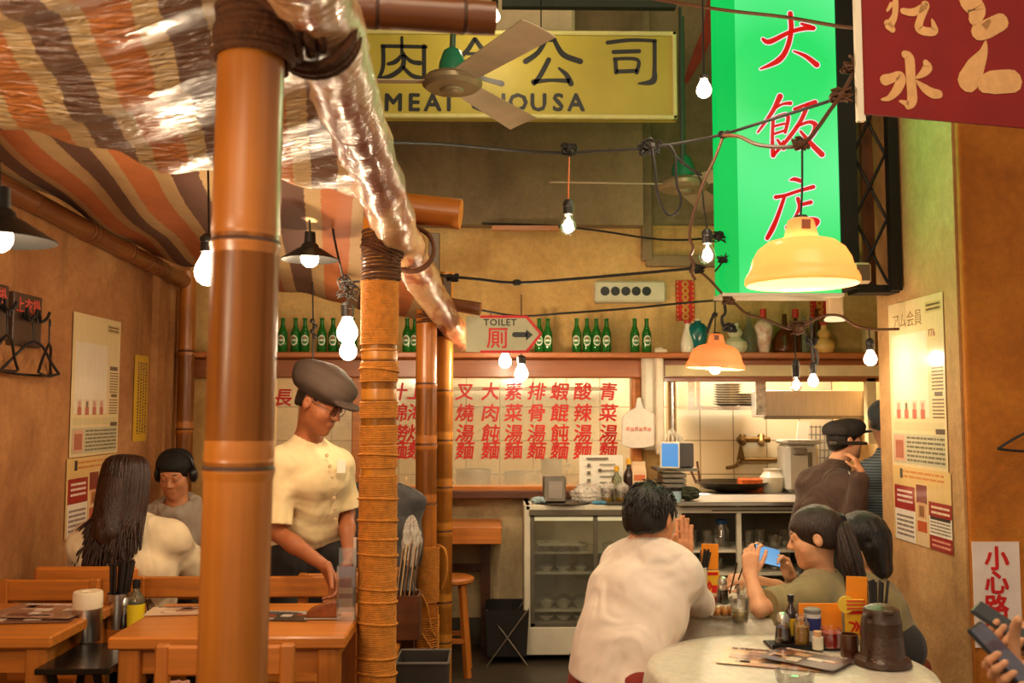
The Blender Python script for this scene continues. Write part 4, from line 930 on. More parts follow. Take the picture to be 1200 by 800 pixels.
def jar(px, prof, h, mats_, name, label, w=1.0, d=5.96, mids=None, cap=None, n=24):
    q = P(px, 412, d); t = thing(name, label, name.split('_')[-1], (q.x, d, zsh))
    s = h; b = MB(); b.lathe([(r * s * w, z * s) for r, z in prof], n); part('body', b, mats_, t)
    if cap:
        b = MB(); cr, cz0, cz1 = cap[:3]; b.lathe([(.002, cz0 * s), (cr * s, cz0 * s), (cr * s, cz1 * s), (.002, cz1 * s + .001)], 16); part('cap', b, cap[3], t, label='%s cap' % cap[4])
    return t
V1 = [(.002, 0), (.20, 0), (.22, .03), (.22, .3), (.16, .6), (.10, .8), (.09, .95), (.002, .96)]
VASE = [(.002, 0), (.17, 0), (.19, .05), (.24, .3), (.31, .6), (.30, .75), (.2, .88), (.10, .92), (.10, .97), (.002, .975)]
GOURD = [(.002, 0), (.3, 0), (.38, .08), (.42, .2), (.38, .34), (.24, .45), (.17, .5), (.24, .58), (.26, .66), (.2, .75), (.12, .8), (.11, .95), (.002, .96)]
TALL = [(.002, 0), (.16, 0), (.17, .03), (.17, .4), (.14, .52), (.06, .68), (.05, .95), (.06, .97), (.002, .98)]
FLASK = [(.002, 0), (.24, 0), (.28, .05), (.29, .28), (.22, .45), (.08, .62), (.06, .75), (.055, .95), (.002, .96)]
M_PORC = mat('porcelain_white', (222, 210, 186), rough=.2, var=.1, vs=20, col2=(180, 120, 100)); M_PORCP = mat('porcelain_plain', (220, 212, 190), rough=.2)
M_TEAL = mat('teal_glaze', (10, 98, 96), rough=.12); M_CLRB = mat('clear_bottle', (190, 196, 160), rough=.08, trans=.85); M_AMB = mat('amber_liquor', (110, 56, 20), rough=.08, trans=.6); M_CREAMG = mat('celadon_glaze', (196, 196, 160), rough=.25, var=.1, vs=10)
M_GOURD = mat('gourd_yellow', (214, 166, 92), rough=.35, var=.1); M_CAPR = mat('cap_red', (176, 40, 24), rough=.4)
jar(806, V1, .20, M_PORCP, 'sake_bottle', 'white sake bottle with black brush marks, leftmost on the right shelf', cap=(.11, .93, 1.05, M_CAPR, 'red'))
jar(818, VASE, .21, M_TEAL, 'glazed_vase', 'shiny teal vase next to the white sake bottle on the shelf', cap=(.08, .97, 1.02, M_PORCP, 'white'))
jar(862, GOURD, .20, M_CREAMG, 'ceramic_vase', 'squat pale celadon vase on the shelf right of the orange lamp', w=.95)
jar(878, TALL, .27, M_CLRB, 'clear_bottle', 'clear glass bottle with a pale label on the shelf right of the squat vase')
jar(895, VASE, .23, M_PORC, 'porcelain_vase', 'white porcelain vase with reddish painting and a red stopper', w=.85, cap=(.09, .96, 1.22, M_CAPR, 'red'))
jar(920, FLASK, .26, M_AMB, 'liquor_flask', 'brown glass flask with a long neck on the shelf', w=1.05)
jar(933, TALL, .28, M_AMB, 'liquor_bottle', 'dark bottle with a red neck right of the brown flask', w=.8, cap=(.075, .8, 1.0, M_CAPR, 'red'))
jar(943, TALL, .24, M_CLRB, 'gin_bottle', 'clear bottle with a small red label left of the knotted cord', w=.9)
jar(966, GOURD, .19, M_GOURD, 'gourd_bottle', 'yellow gourd bottle with a dark red oval label at the right end of the shelf', w=.85, cap=(.13, .93, 1.03, M_CAPR, 'red'))
jar(958, TALL, .30, M_AMB, 'soy_bottle', 'tall dark bottle standing behind the yellow gourd bottle', w=.8, d=6.04)

# ---------------------------------------------------------------- wall papers
class Sheet:
    def __init__(s, w, h): s.b = MB(); s.mats = []; s.w = w; s.h = h; s.k = 0
    def m(s, col, rough=.35, coat=.7):
        n = 'print_%d_%d_%d' % tuple(col); mm = mat(n, col, rough=rough, var=.05, vs=15, coat=coat, bump=.35, bs=9, stretch=(1.6, 1.6, .35))
        if mm not in s.mats: s.mats.append(mm)
        s.b.m = s.mats.index(mm)
    def rect(s, x0, y0, x1, y1, col, lay=1):
        s.m(col); z = .0005 * lay
        s.b.box(((x0 + x1) / 2 * s.w, (y0 + y1) / 2 * s.h, z), (abs(x1 - x0) * s.w, abs(y1 - y0) * s.h, .0012))
    def text(s, t, x, y, size, col, lay=3, bold=.02):
        s.m(col); s.b.text(t, size, Matrix.Translation((x * s.w, y * s.h, .0005 * lay)), .0006, bold=bold)
    def lines(s, x0, y0, x1, y1, n, col, lay=2, fill=.45, jag=True, seed=0):
        r = random.Random(seed)
        for i in range(n):
            yy = y0 + (y1 - y0) * (i + .5) / n; hh = abs(y1 - y0) / n * fill / 2; x = x0
            while x < x1:
                L = r.uniform(.02, .09) * (x1 - x0) * 2; s.rect(x, yy - hh, min(x + L, x1), yy + hh, col, lay); x += L + .02 * (x1 - x0)
    def vlines(s, x0, y0, x1, y1, n, col, lay=2, seed=0):
        r = random.Random(seed)
        for i in range(n):
            xx = x0 + (x1 - x0) * (i + .5) / n; ww = (x1 - x0) / n * .28; y = y1
            while y > y0: L = r.uniform(.012, .03); s.rect(xx - ww, max(y0, y - L), xx + ww, y, col, lay); y -= L + .012
    def put(s, name, M, label, cat, group=None, curl=0.0):
        s.b.v = [(x, y, z + .001) for x, y, z in s.b.v]
        s.b.v = [tuple(M @ Vector(v)) for v in s.b.v]
        return solo(name, s.b, s.mats, label, cat, group)
def member_poster(w, h, text=True):
    s = Sheet(w, h)
    s.rect(0, 0, 1, 1, (222, 200, 150)); s.rect(.06, .30, .72, .80, (226, 214, 186), 2); s.rect(.05, .22, .95, .27, (206, 190, 140), 2)
    if text: s.text('アム会員', .36, .88, .085, (150, 122, 80), bold=0); s.text('176', .80, .78, .05, (170, 80, 64), bold=.01)
    s.rect(.7, .90, .97, .96, (200, 176, 120), 2); s.lines(.72, .905, .95, .955, 2, (90, 70, 50), 3, seed=1)
    for i in range(4):
        x = .16 + i * .15; s.rect(x - .05, .29, x + .05, .40, (214, 190, 160), 3); s.rect(x - .035, .29, x + .035, .345, (178, 84, 60), 4); s.rect(x - .02, .345, x + .02, .385, (96, 84, 60) if i == 1 else (196, 130, 110), 4)
    s.rect(.78, .62, .95, .65, (96, 76, 54), 3); s.lines(.78, .45, .97, .61, 8, (120, 96, 66), 3, seed=2); s.rect(.82, .42, .95, .445, (96, 76, 54), 3); s.lines(.78, .29, .97, .41, 6, (120, 96, 66), 3, seed=3)
    s.rect(.03, .02, .97, .20, (186, 182, 150), 2); s.rect(.05, .03, .26, .19, (206, 160, 130), 3); s.rect(.08, .05, .23, .16, (170, 90, 66), 4); s.lines(.30, .03, .96, .19, 6, (92, 84, 64), 3, seed=4); s.rect(.82, .205, .97, .235, (70, 56, 44), 3)
    return s
def promo_poster(w, h):
    s = Sheet(w, h)
    s.rect(0, 0, 1, 1, (220, 184, 116)); s.lines(.2, .84, .9, .97, 2, (206, 130, 60), 2, seed=5); s.rect(.14, .84, .19, .97, (60, 52, 46), 2)
    s.rect(.03, 0, .40, .74, (232, 222, 206), 2); s.rect(.03, .42, .40, .74, (156, 34, 30), 3); s.lines(.08, .50, .36, .70, 3, (230, 210, 196), 4, seed=6); s.b.m = 0; s.m((240, 226, 210)); s.b.prism([(.18 * w, .42 * h), (.25 * w, .42 * h), (.215 * w, .36 * h)], .0012, Matrix.Translation((0, 0, .0012))); s.lines(.06, .05, .37, .36, 5, (120, 104, 90), 3, seed=7)
    s.rect(.42, 0, .62, .80, (226, 196, 150), 2); s.rect(.43, .55, .61, .79, (126, 26, 24), 3); s.rect(.45, .36, .59, .56, (214, 160, 110), 4); s.rect(.48, .38, .56, .52, (150, 100, 60), 5); s.rect(.44, .18, .60, .32, (200, 90, 40), 3)
    s.rect(.64, .0, 1, .60, (156, 34, 30), 2); s.rect(.64, .18, 1, .42, (232, 222, 206), 3); s.lines(.68, .44, .97, .57, 2, (236, 210, 180), 4, seed=8); s.lines(.66, .20, .98, .37, 4, (130, 112, 96), 4, seed=9); s.rect(.66, .38, .98, .42, (66, 54, 48), 4); s.lines(.68, .03, .97, .15, 2, (226, 150, 130), 4, seed=10)
    return s
member_poster(.60, .83).put('poster', on_right((PXR - .003, 4.87, 1.215)), 'large laminated beige poster, upper one of two on the right pillar', 'poster', curl=.007)
promo_poster(.62, .37).put('poster', on_right((PXR - .003, 4.87, .845)), 'beige and red leaflet poster, lower one of two on the right pillar', 'poster', curl=.002)
member_poster(.56, .69, False).put('poster', on_left((-1.995, 4.46, 1.275)), 'large shiny laminated poster, upper one of two on the left wall', 'poster', curl=.005)
promo_poster(.58, .37).put('poster', on_left((-1.995, 4.44, .90)), 'beige and red leaflet poster on the left wall beside the long haired woman', 'poster', curl=.002)
s = Sheet(.20, .48); s.rect(0, 0, 1, 1, (226, 178, 24)); s.vlines(.2, .08, .95, .92, 4, (70, 54, 30), 2, 4); s.put('wall_notice', on_left((-1.995, 5.23, 1.325)), 'narrow yellow notice with columns of small dark writing on the left wall', 'notice')
# stepping warning on the ochre pillar face
c = P(1168, 696, 4.1); w_, h_ = .205, .45
t = thing('warning_sign', 'white sign with four red characters on the ochre pillar', 'sign', c - Vector((0, 0, h_ / 2)))
b = MB(); b.box(c + Vector((0, -.0035, 0)), (w_, .007, h_)); part('board', b, mat('sign_pinkwhite', (226, 206, 196), rough=.5), t, world=True)
b = MB()
for ch, py in zip('小心路滑', (656, 684, 713, 738)): b.text(ch, .108, facing(P(1168, py, 4.092)), .002, bold=.03)
part('lettering', b, M_RED, t, world=True, label='red characters')

# coat hooks and hangers on the left wall
M_HANG = mat('hanger_black', (32, 28, 28), rough=.4)
def hook_board(y0, y1, z0, z1, label):
    t = thing('coat_hook_board', label, 'coat rack', (-2.0, (y0 + y1) / 2, z0)); b = MB(); b.box((-1.985, (y0 + y1) / 2, (z0 + z1) / 2), (.03, y1 - y0, z1 - z0), bev=.003); part('board', b, mat_wood('hook_board_dark', (74, 52, 40), axis=2), t, world=True)
    b = MB(); b.text('上衣掛', (y1 - y0) * .29, on_left((-1.9695, (y0 + y1) / 2, z1 - .055)), .002, bold=.01); part('lettering', b, mat('faded_pink_red', (206, 84, 70)), t, world=True, label='small red characters')
    for k in (.3, .75):
        y = y0 + (y1 - y0) * k; z = (z0 + z1) / 2 + .01; b = MB()
        b.sweep(spline([(-1.97, y, z + .02), (-1.95, y, z - .01), (-1.935, y + .03, z + .005), (-1.93, y + .045, z + .035)], 6), .007, 8); b.sweep(spline([(-1.97, y, z + .02), (-1.95, y, z - .01), (-1.935, y - .03, z + .005), (-1.93, y - .045, z + .035)], 6), .007, 8)
        part('hook', b, M_IRON, t, world=True)
    return t
hook_board(3.86, 4.10, 1.765, 1.985, 'dark wooden coat hook board with red characters on the left wall')
hook_board(3.56, 3.82, 1.78, 2.0, 'dark coat hook board cut by the left edge of the picture')
def hanger(c, ang, label, tilt=0.0, s=1.0, group='black hangers on the left wall'):
    t = thing('coat_hanger', label, 'hanger', c, ang, group)
    b = MB(); b.sweep(spline([(.015, 0, .0), (.012, 0, .022), (-.006, 0, .03), (-.018, 0, .012), (-.008, 0, -.02), (0, 0, -.075)], 6), .0035, 7); part('hook', b, M_HANG, t)
    b = MB()
    for sg in (-1, 1):
        b.sweep(spline([(0, 0, -.075), (sg * .05, 0, -.095), (sg * .14 * s, .01, -.16), (sg * .20 * s, .012, -.205)], 6), .006, 8)
    b.sweep(spline([(-.2 * s, .012, -.205), (-.1 * s, 0, -.215), (.1 * s, 0, -.215), (.2 * s, .012, -.205)], 5), .0055, 8); part('shoulders', b, M_HANG, t)
    return t
for (y, z, a, lab) in ((3.96, 1.86, PI / 2 - .25, 'black plastic hanger hanging from the left hook'), (4.09, 1.86, PI / 2 + .3, 'black plastic hanger hanging from the right hook'), (3.74, 1.87, PI / 2 + .15, 'black plastic hanger nearest the left edge of the picture')): hanger(Vector((-1.93, y, z)), a, lab, s=.85)
hanger(P(1236, 470, 4.02), 0, 'black hanger poking in at the right edge on the ochre pillar', s=1.25, group=None)

# ---------------------------------------------------------------- furniture
def chair(label, loc, rot, group='plain orange wooden chairs'):
    """faces local -Y... the back is at +Y side"""
    t = thing('dining_chair', label, 'chair', loc, rot, group)
    w, dp = .40, .42
    for sx in (-1, 1):
        b = MB(); b.bar((sx * (w / 2 - .02), dp / 2 - .02, 0), (sx * (w / 2 - .02), dp / 2 + .015, .82), .04, .034, (0, 1, 0), .006); part('rear_leg', b, M_TEAKZ, t)
        b = MB(); b.box((sx * (w / 2 - .02), -dp / 2 + .02, .22), (.04, .04, .44), bev=.005); part('front_leg', b, M_TEAKZ, t)
        b = MB(); b.box((sx * (w / 2 - .02), 0, .40), (.025, dp - .08, .05), bev=.004); part('side_rail', b, M_TEAKY, t)
    b = MB(); b.box((0, -.005, .45), (w, dp, .03), bev=.01); part('seat', b, M_TEAK, t)
    b = MB(); b.box((0, dp / 2 + .01, .775), (w - .07, .022, .085), bev=.006); part('top_rail', b, M_TEAK, t)
    b = MB(); b.box((0, dp / 2 - .002, .615), (w - .07, .018, .05), bev=.005); part('back_rail', b, M_TEAK, t)
    b = MB(); b.box((0, -dp / 2 + .02, .40), (w - .07, .025, .05), bev=.004); part('front_rail', b, M_TEAK, t)
    return t
def panel_chair(label, loc, rot):
    t = thing('panel_back_chair', label, 'chair', loc, rot); w, dp = .42, .42
    for sx in (-1, 1):
        for sy in (-1, 1):
            b = MB(); b.box((sx * (w / 2 - .02), sy * (dp / 2 - .02), .22), (.04, .04, .44), bev=.005); part('leg', b, M_TEAKZ, t)
    b = MB(); b.box((0, 0, .45), (w, dp, .03), bev=.01); part('seat', b, M_TEAK, t)
    b = MB(); b.box((0, dp / 2 - .005, .665), (w, .03, .39), bev=.014); part('backrest', b, M_TEAK, t)
    return t
def table(label, x0, x1, y0, y1, zt, group='orange wooden tables', inset=.06):
    t = thing('dining_table', label, 'table', ((x0 + x1) / 2, (y0 + y1) / 2, 0), 0, group); hx, hy = (x1 - x0) / 2, (y1 - y0) / 2
    b = MB(); b.box((0, 0, zt - .02), (2 * hx, 2 * hy, .04), bev=.006); part('tabletop', b, M_TEAK, t)
    b = MB()
    for sy in (-1, 1): b.box((0, sy * (hy - .07), zt - .085), (2 * hx - .16, .022, .09))
    for sx in (-1, 1): b.box((sx * (hx - .07), 0, zt - .085), (.022, 2 * hy - .16, .09))
    part('apron', b, M_TEAK, t)
    for sx in (-1, 1):
        for sy in (-1, 1): b = MB(); b.box((sx * (hx - inset), sy * (hy - inset), (zt - .04) / 2), (.07, .07, zt - .04), bev=.006); part('leg', b, M_TEAKZ, t)
    return t
ZT = .765
tx0, tx1 = P(137, 745, 3.2).x, P(409, 745, 3.2).x
table('orange wooden table with menus between the two nearest bamboo poles', tx0, tx1, 3.12, 3.66, ZT)
table('orange wooden table at the left edge with magazines on it', -1.93, P(80, 740, 3.22).x - .02, 3.14, 3.68, ZT)
table('orange wooden table between the long haired woman and the man in the hoodie', -1.93, -1.0, 4.46, 4.92, .74)
table('orange wooden table in the back row behind the bending waiter', -.86, -.46, 4.46, 4.92, .74)
chair('wooden chair with its back to the viewer in front of the menu table', (P(268, 715, 2.72).x - .03, 2.58, .0), PI + PI)
chair('wooden chair at the left wall facing the magazine table', (P(68, 670, 3.95).x, 3.66, 0), 0.0)
panel_chair('panel back wooden chair under the long haired woman', (P(121, 655, 4.1).x, 4.14, 0), PI)
chair('wooden chair across the table behind the waiter\'s hand', (P(338, 672, 3.9).x, 3.72, 0), 0.0)
chair('wooden chair right of the long haired woman, seen between her and the pole', (-1.27, 4.16, 0), PI)
chair('wooden chair behind the twine bound pole under the dark jacket', (-.62, 4.22, 0), PI)
# low black stand between the two front tables
st = thing('side_stand', 'low black folding stand between the two front tables', 'stand', (P(105, 760, 3.22).x, 3.26, 0)); zs_ = .665
b = MB(); b.box((0, 0, zs_), (.24, .34, .02), bev=.003); part('top', b, mat('black_laminate', (22, 18, 16), rough=.22), st)
for sx in (-.09, .09):
    b = MB(); b.bar((sx, -.15, 0), (sx, .15, zs_ - .01), .02, .02); part('leg', b, M_BLACK, st); b = MB(); b.bar((sx * .8, .15, 0), (sx * .8, -.15, zs_ - .01), .02, .02); part('leg', b, M_BLACK, st)

# wall counter, stool, folding crate
c = P(558, 625, 5.85); cx0, cx1 = Xw(516, 5.7), Xw(588, 5.7); zc = Zw(617, 5.7)
t = thing('wall_counter', 'small orange wall counter below the serving window', 'counter', ((cx0 + cx1) / 2, 5.9, .2))
b = MB(); b.box(((cx0 + cx1) / 2, 5.9, zc - .05), (cx1 - cx0, .46, .1), bev=.004); part('top', b, M_TEAK, t, world=True)
b = MB(); b.box(((cx0 + cx1) / 2 - .03, 6.08, zc - .3), (cx1 - cx0 - .1, .03, .04)); part('rail', b, M_DARKW, t, world=True)
b = MB(); b.box((cx1 - .1, 6.08, zc - .45), (.06, .06, .72)); part('bracket', b, M_DARKW, t, world=True)
c0 = P(527, 680, 5.45); t = thing('bar_stool', 'orange wooden stool standing right of the slim pale pole', 'stool', (c0.x, 5.5, 0)); zz = Zw(677, 5.45)
b = MB(); b.lathe([(.002, zz - .03), (.13, zz - .03), (.14, zz - .022), (.14, zz - .006), (.13, zz), (.002, zz)], 28); part('seat', b, M_TEAK, t)
for i in range(4):
    a = PI / 4 + i * PI / 2; b = MB(); b.bar((.15 * math.cos(a), .15 * math.sin(a), 0), (.095 * math.cos(a), .095 * math.sin(a), zz - .025), .03, .03); part('leg', b, M_TEAKZ, t)
b = MB()
for i in range(4):
    a, a2 = PI / 4 + i * PI / 2, PI / 4 + (i + 1) * PI / 2; b.bar((.135 * math.cos(a), .135 * math.sin(a), .2), (.135 * math.cos(a2), .135 * math.sin(a2), .2), .022, .025)
part('stretcher', b, M_TEAK, t)
c0 = P(594, 745, 5.75); t = thing('luggage_basket', 'black folding luggage basket with crossed legs beside the fridge', 'basket', (c0.x, 5.8, 0)); hz_ = Zw(712, 5.7)
b = MB(); M_MESH = mat('black_mesh', (30, 27, 24), rough=.85, bump=.5, bs=300)
b.grid(lambda u, v: Vector(((.115 + .015 * v) * max(-1, min(1, 1.6 * math.cos(2 * PI * u))), (.15 + .02 * v) * max(-1, min(1, 1.6 * math.sin(2 * PI * u))), .05 + v * (hz_ - .05))), 32, 6, True); b.box((0, 0, .05), (.22, .29, .006)); part('bag', b, M_MESH, t, sharp=1)
for sy in (-.17, .17):
    b = MB(); b.cyl((-.12, sy, 0), (.12, sy, hz_), .005, n=6); part('leg', b, M_STEELD, t); b = MB(); b.cyl((.12, sy + .011, 0), (-.12, sy + .011, hz_), .005, n=6); part('leg', b, M_STEELD, t)
# umbrella bin and box of newspapers between the poles
c0 = P(495, 790, 3.9); t = thing('umbrella_bin', 'dark grey open bin on the floor between the twine bound and glossy poles', 'bin', (c0.x, 3.98, 0)); hb = Zw(775, 3.9)
b = MB(); R0, R1 = .09, .105
b.grid(lambda u, v: Vector(((R0 + (R1 - R0) * v) * max(-1, min(1, 1.5 * math.cos(2 * PI * u))) * 1.0, (R0 + (R1 - R0) * v) * max(-1, min(1, 1.5 * math.sin(2 * PI * u))), v * hb)), 32, 6, True); b.grid(lambda u, v: Vector(((R0 - .006 + (R1 - R0) * v) * max(-1, min(1, 1.5 * math.cos(-2 * PI * u))), (R0 - .006 + (R1 - R0) * v) * max(-1, min(1, 1.5 * math.sin(-2 * PI * u))), v * hb)), 32, 6, True); b.box((0, 0, .01), (.16, .16, .02)); part('body', b, mat('bin_grey', (52, 46, 42), rough=.5), t, sharp=1)
b = MB(); b.sweep([(R1 * x, R1 * y, hb) for x, y in ((-1, -1), (1, -1), (1, 1), (-1, 1))], .007, 6, closed=True); part('rim', b, mat('bin_rim', (92, 84, 76), rough=.4), t)
c0 = P(474, 720, 4.3); t = thing('paper_rack', 'dark brown box holding upright papers right of the twine bound pole', 'rack', (c0.x + .01, 4.33, 0)); z0, z1 = Zw(747, 4.3), Zw(696, 4.3)
b = MB(); 
for (x, y, sx, sy) in ((0, -.06, .11, .012), (0, .06, .11, .012), (-.055, 0, .012, .12), (.055, 0, .012, .12)): b.box((x, y, (z0 + z1) / 2), (sx, sy, z1 - z0))
b.box((0, 0, z0), (.11, .12, .01)); part('box', b, M_DARKW, t)
b = MB(); b.box((.0, .03, z0 / 2), (.06, .05, z0)); part('post', b, M_DARKW, t)
for i in range(5):
    q = c0 + Vector((-.03 + i * .018, .03 - i * .012, 0)); b = MB(); b.box((q.x, 4.33 - .02 + i * .01, (z1 + Zw(650 - i % 3 * 6, 4.3)) / 2 - .06), (.005, .08, .36), Matrix.Rotation(.12, 3, 'Y')); solo('newspaper', b, mat('paper_%d' % i, [(150, 120, 90), (196, 160, 110), (120, 84, 60), (180, 140, 100), (90, 66, 50)][i]), 'folded paper standing in the dark box, %s from the left' % ords[i], 'newspaper', 'papers in the dark box')
# ---------------------------------------------------------------- the counter line: glass fridge and open shelf unit
M_ENAM = mat('old_white_enamel', (206, 198, 176), rough=.38, var=.12, vs=4); M_FRIN = mat('fridge_grey', (112, 104, 90), rough=.4, metal=.5)
M_FGLASS = mat_pane('fridge_glass', (.86, .88, .86), gloss=.08, film=.05)
DFk = 5.72
fx0, fx1 = Xw(614, DFk), Xw(790, DFk); ztop = Zw(592, DFk); fd = .42
FR = thing('display_fridge', 'low white display fridge with sliding glass doors full of bowls', 'fridge', ((fx0 + fx1) / 2, DFk + fd / 2, 0))
fw_ = fx1 - fx0; fc = (fx0 + fx1) / 2; yb = DFk + fd
zk = .04; zb = Zw(735, DFk); zdt = Zw(603, DFk)
b = MB(); b.box((fx0 + .02, DFk + fd / 2, (zk + ztop) / 2), (.04, fd, ztop - zk), bev=.006); b.box((fx1 - .02, DFk + fd / 2, (zk + ztop) / 2), (.04, fd, ztop - zk), bev=.006); b.box((fc, yb - .015, (zk + ztop) / 2), (fw_ - .05, .03, ztop - zk)); b.box((fc, DFk + fd / 2, ztop - .015), (fw_ - .02, fd, .03), bev=.004); b.box((fc, DFk + fd / 2 + .02, zb - .01), (fw_ - .05, fd - .05, .02)); part('cabinet', b, M_ENAM, FR, world=True)
b = MB(); b.box((fc, DFk + .008, (zk + zb) / 2), (fw_ - .02, .02, zb - zk), bev=.004); part('kick_panel', b, M_ENAM, FR, world=True)
b = MB()
for i in range(5): b.box((P(668 + i * 3, 771, DFk).x, DFk - .003, Zw(771, DFk)), (.007, .006, .055))
part('vent_slot', b, M_BLACK, FR, world=True)
b = MB(); ff = .02
mid = Xw(697, DFk)
for x in (fx0 + .05, mid, fx1 - .05): b.box((x, DFk + .012, (zb + zdt) / 2), (ff * 1.3, .02, zdt - zb))
for z in (zb + .012, zdt - .005): b.box((fc, DFk + .012, z), (fw_ - .08, .02, ff))
b.box((fc, DFk + .004, ztop - .045), (fw_ - .06, .02, .03)); part('door_frame', b, M_FRIN, FR, world=True)
for x0, x1 in ((fx0 + .06, mid - .012), (mid + .012, fx1 - .06)):
    b = MB(); b.box(((x0 + x1) / 2, DFk + .014, (zb + zdt) / 2), (x1 - x0, .004, zdt - zb - .02)); part('door_glass', b, M_FGLASS, FR, world=True)
shelfz = [Zw(648, DFk + .1), Zw(672, DFk + .1), Zw(716, DFk + .1)]
for z in shelfz:
    b = MB(); b.box((fc, DFk + fd / 2 + .03, z), (fw_ - .1, fd - .14, .014), bev=.003); part('shelf', b, M_ENAM, FR, world=True)
b = MB(); b.box((fc, DFk + .1, zdt - .03), (fw_ - .12, .05, .03)); part('lamp_cover', b, mat('lamp_diffuser', (226, 218, 186), emit=(255, 226, 170), es=1.0), FR, world=True)
M_BOWL = mat('bowl_white', (206, 200, 182), rough=.3); M_FILMW = mat_pane('cling_film', gloss=.25, film=.12)
def bowl_at(x, y, z, r, h, label, name='covered_bowl', group='film covered bowls in the fridge', dome=True, m=None):
    t = thing(name, label, 'bowl', (x, y, z), 0, group)
    b = MB(); b.lathe([(.002, 0), (r * .5, 0), (r * .52, .006), (r * .8, h * .5), (r, h), (r * .97, h), (r * .74, h * .5), (r * .45, .012), (.002, .01)], 20); part('body', b, m or M_BOWL, t)
    if dome: b = MB(); b.lathe([(r * 1.0, h), (r * .8, h * 1.35), (r * .35, h * 1.6), (.002, h * 1.65)], 18); part('film_cover', b, M_FILMW, t)
    return t
k = 0
lv = ['second shelf', 'third shelf', 'lowest shelf', 'fridge floor']
for zi, z in enumerate([shelfz[0], shelfz[1], shelfz[2], zb]):
    xs = [640, 660, 680, 714, 734, 752]
    for i, px in enumerate(xs):
        bowl_at(P(px, 650, DFk + .17).x, DFk + .17, z + .008, .058 if zi in (2,) else .05, .05 if zi == 2 else .032, 'white bowl under film on the %s of the fridge, %s from the left' % (lv[zi], ords[i]))
for i, px in enumerate((632, 668)):
    c = P(px, 640, DFk + .12)
b = MB(); c = P(655, 637, DFk + .12); b.box((c.x, DFk + .16, c.z), (.26, .2, .008)); solo('metal_tray', b, M_ENAM, 'pale flat tray resting on the bowls on the top shelf of the fridge', 'tray', base=None)

# open steel shelf unit right of the fridge, with worktop
ox0, ox1 = fx1 + .005, Xw(1032, DFk); 
OU = thing('shelf_unit', 'low steel counter with open shelves of glassware right of the fridge', 'counter', ((ox0 + ox1) / 2, DFk + fd / 2, 0)); oc = (ox0 + ox1) / 2; ow = ox1 - ox0
b = MB()
for x in (ox0 + .02, Xw(864, DFk), ox1 - .02): b.box((x, DFk + .02, ztop / 2), (.028, .03, ztop))
b.box((oc, DFk + .012, ztop - .03), (ow, .03, .035)); b.box((oc, DFk + .012, .1), (ow, .03, .04)); part('front_frame', b, M_ENAM, OU, world=True)
b = MB(); b.box((oc, yb - .01, ztop / 2), (ow, .02, ztop)); part('back_panel', b, M_FRIN, OU, world=True)
oz = [Zw(646, DFk + .05), Zw(673, DFk + .05), Zw(735, DFk)]
for z in oz: b = MB(); b.box((oc, DFk + fd / 2, z), (ow - .02, fd - .06, .014)); part('shelf', b, M_ENAM, OU, world=True)
b = MB(); b.box((oc, DFk + .18, ztop + .012), (ow + .02, .5, .024), bev=.004); part('worktop', b, M_STEEL, OU, world=True)
M_GLW = mat_pane('tumbler_glass', (.92, .93, .9), gloss=.2, film=.05)
GL = [(.002, 0), (.030, 0), (.036, .1), (.034, .1), (.028, .008), (.002, .008)]
gi = 0
for zi, z in enumerate(oz[:2]):
    for i, px in enumerate((800, 814, 829, 842, 878, 893, 908, 922)):
        x = P(px, 640, DFk + .15).x; t = thing('drinking_glass', 'upturned glass on the %s of the open steel counter, %s from the left' % (['upper shelf', 'lower shelf'][zi], ords[i]), 'glass', (x, DFk + .15 + .05 * (i % 2), z + .007), 0, 'glassware on the open counter')
        b = MB(); b.lathe(GL if i % 3 else [(r * 1.25, h * .7) for r, h in GL], 18); part('glass_wall', b, M_GLW, t)
c = P(848, 634, DFk + .15); t = thing('blue_cap_jug', 'clear jug with a blue lid on the upper shelf of the steel counter', 'jug', (c.x, DFk + .2, oz[0] + .007)); b = MB(); b.lathe([(.002, 0), (.05, 0), (.05, .1), (.034, .13), (.034, .14)], 20); part('body', b, M_GLW, t); b = MB(); b.lathe([(.036, .138), (.036, .165), (.002, .167)], 20); part('lid', b, mat('lid_blue', (40, 84, 130)), t, label='blue lid')
# raised back counter and hob in the kitchen
b = MB(); DK = 6.9; kx = Xw(775, DK); zc2 = Zw(578, DK)
KU = thing('kitchen_counter', 'stainless steel kitchen counter under the tiled wall', 'counter', (1.9, DK + .2, 0))
kxl = -1.9
b.box(((kxl + 2.55) / 2, DK + .2, zc2 - .02), (2.55 - kxl, .5, .04), bev=.004); part('worktop', b, M_STEEL, KU, world=True)
b = MB(); b.box(((kxl + 2.55) / 2, DK - .03, zc2 - .09), (2.55 - kxl, .02, .1)); part('front_rail', b, M_STEEL, KU, world=True)
b = MB(); b.box(((kxl + 2.55) / 2, DK + .22, (zc2 - .1) / 2), (2.55 - kxl - .02, .44, zc2 - .1)); part('body', b, M_FRIN, KU, world=True)
def kz(py, d): return Zw(py, d)
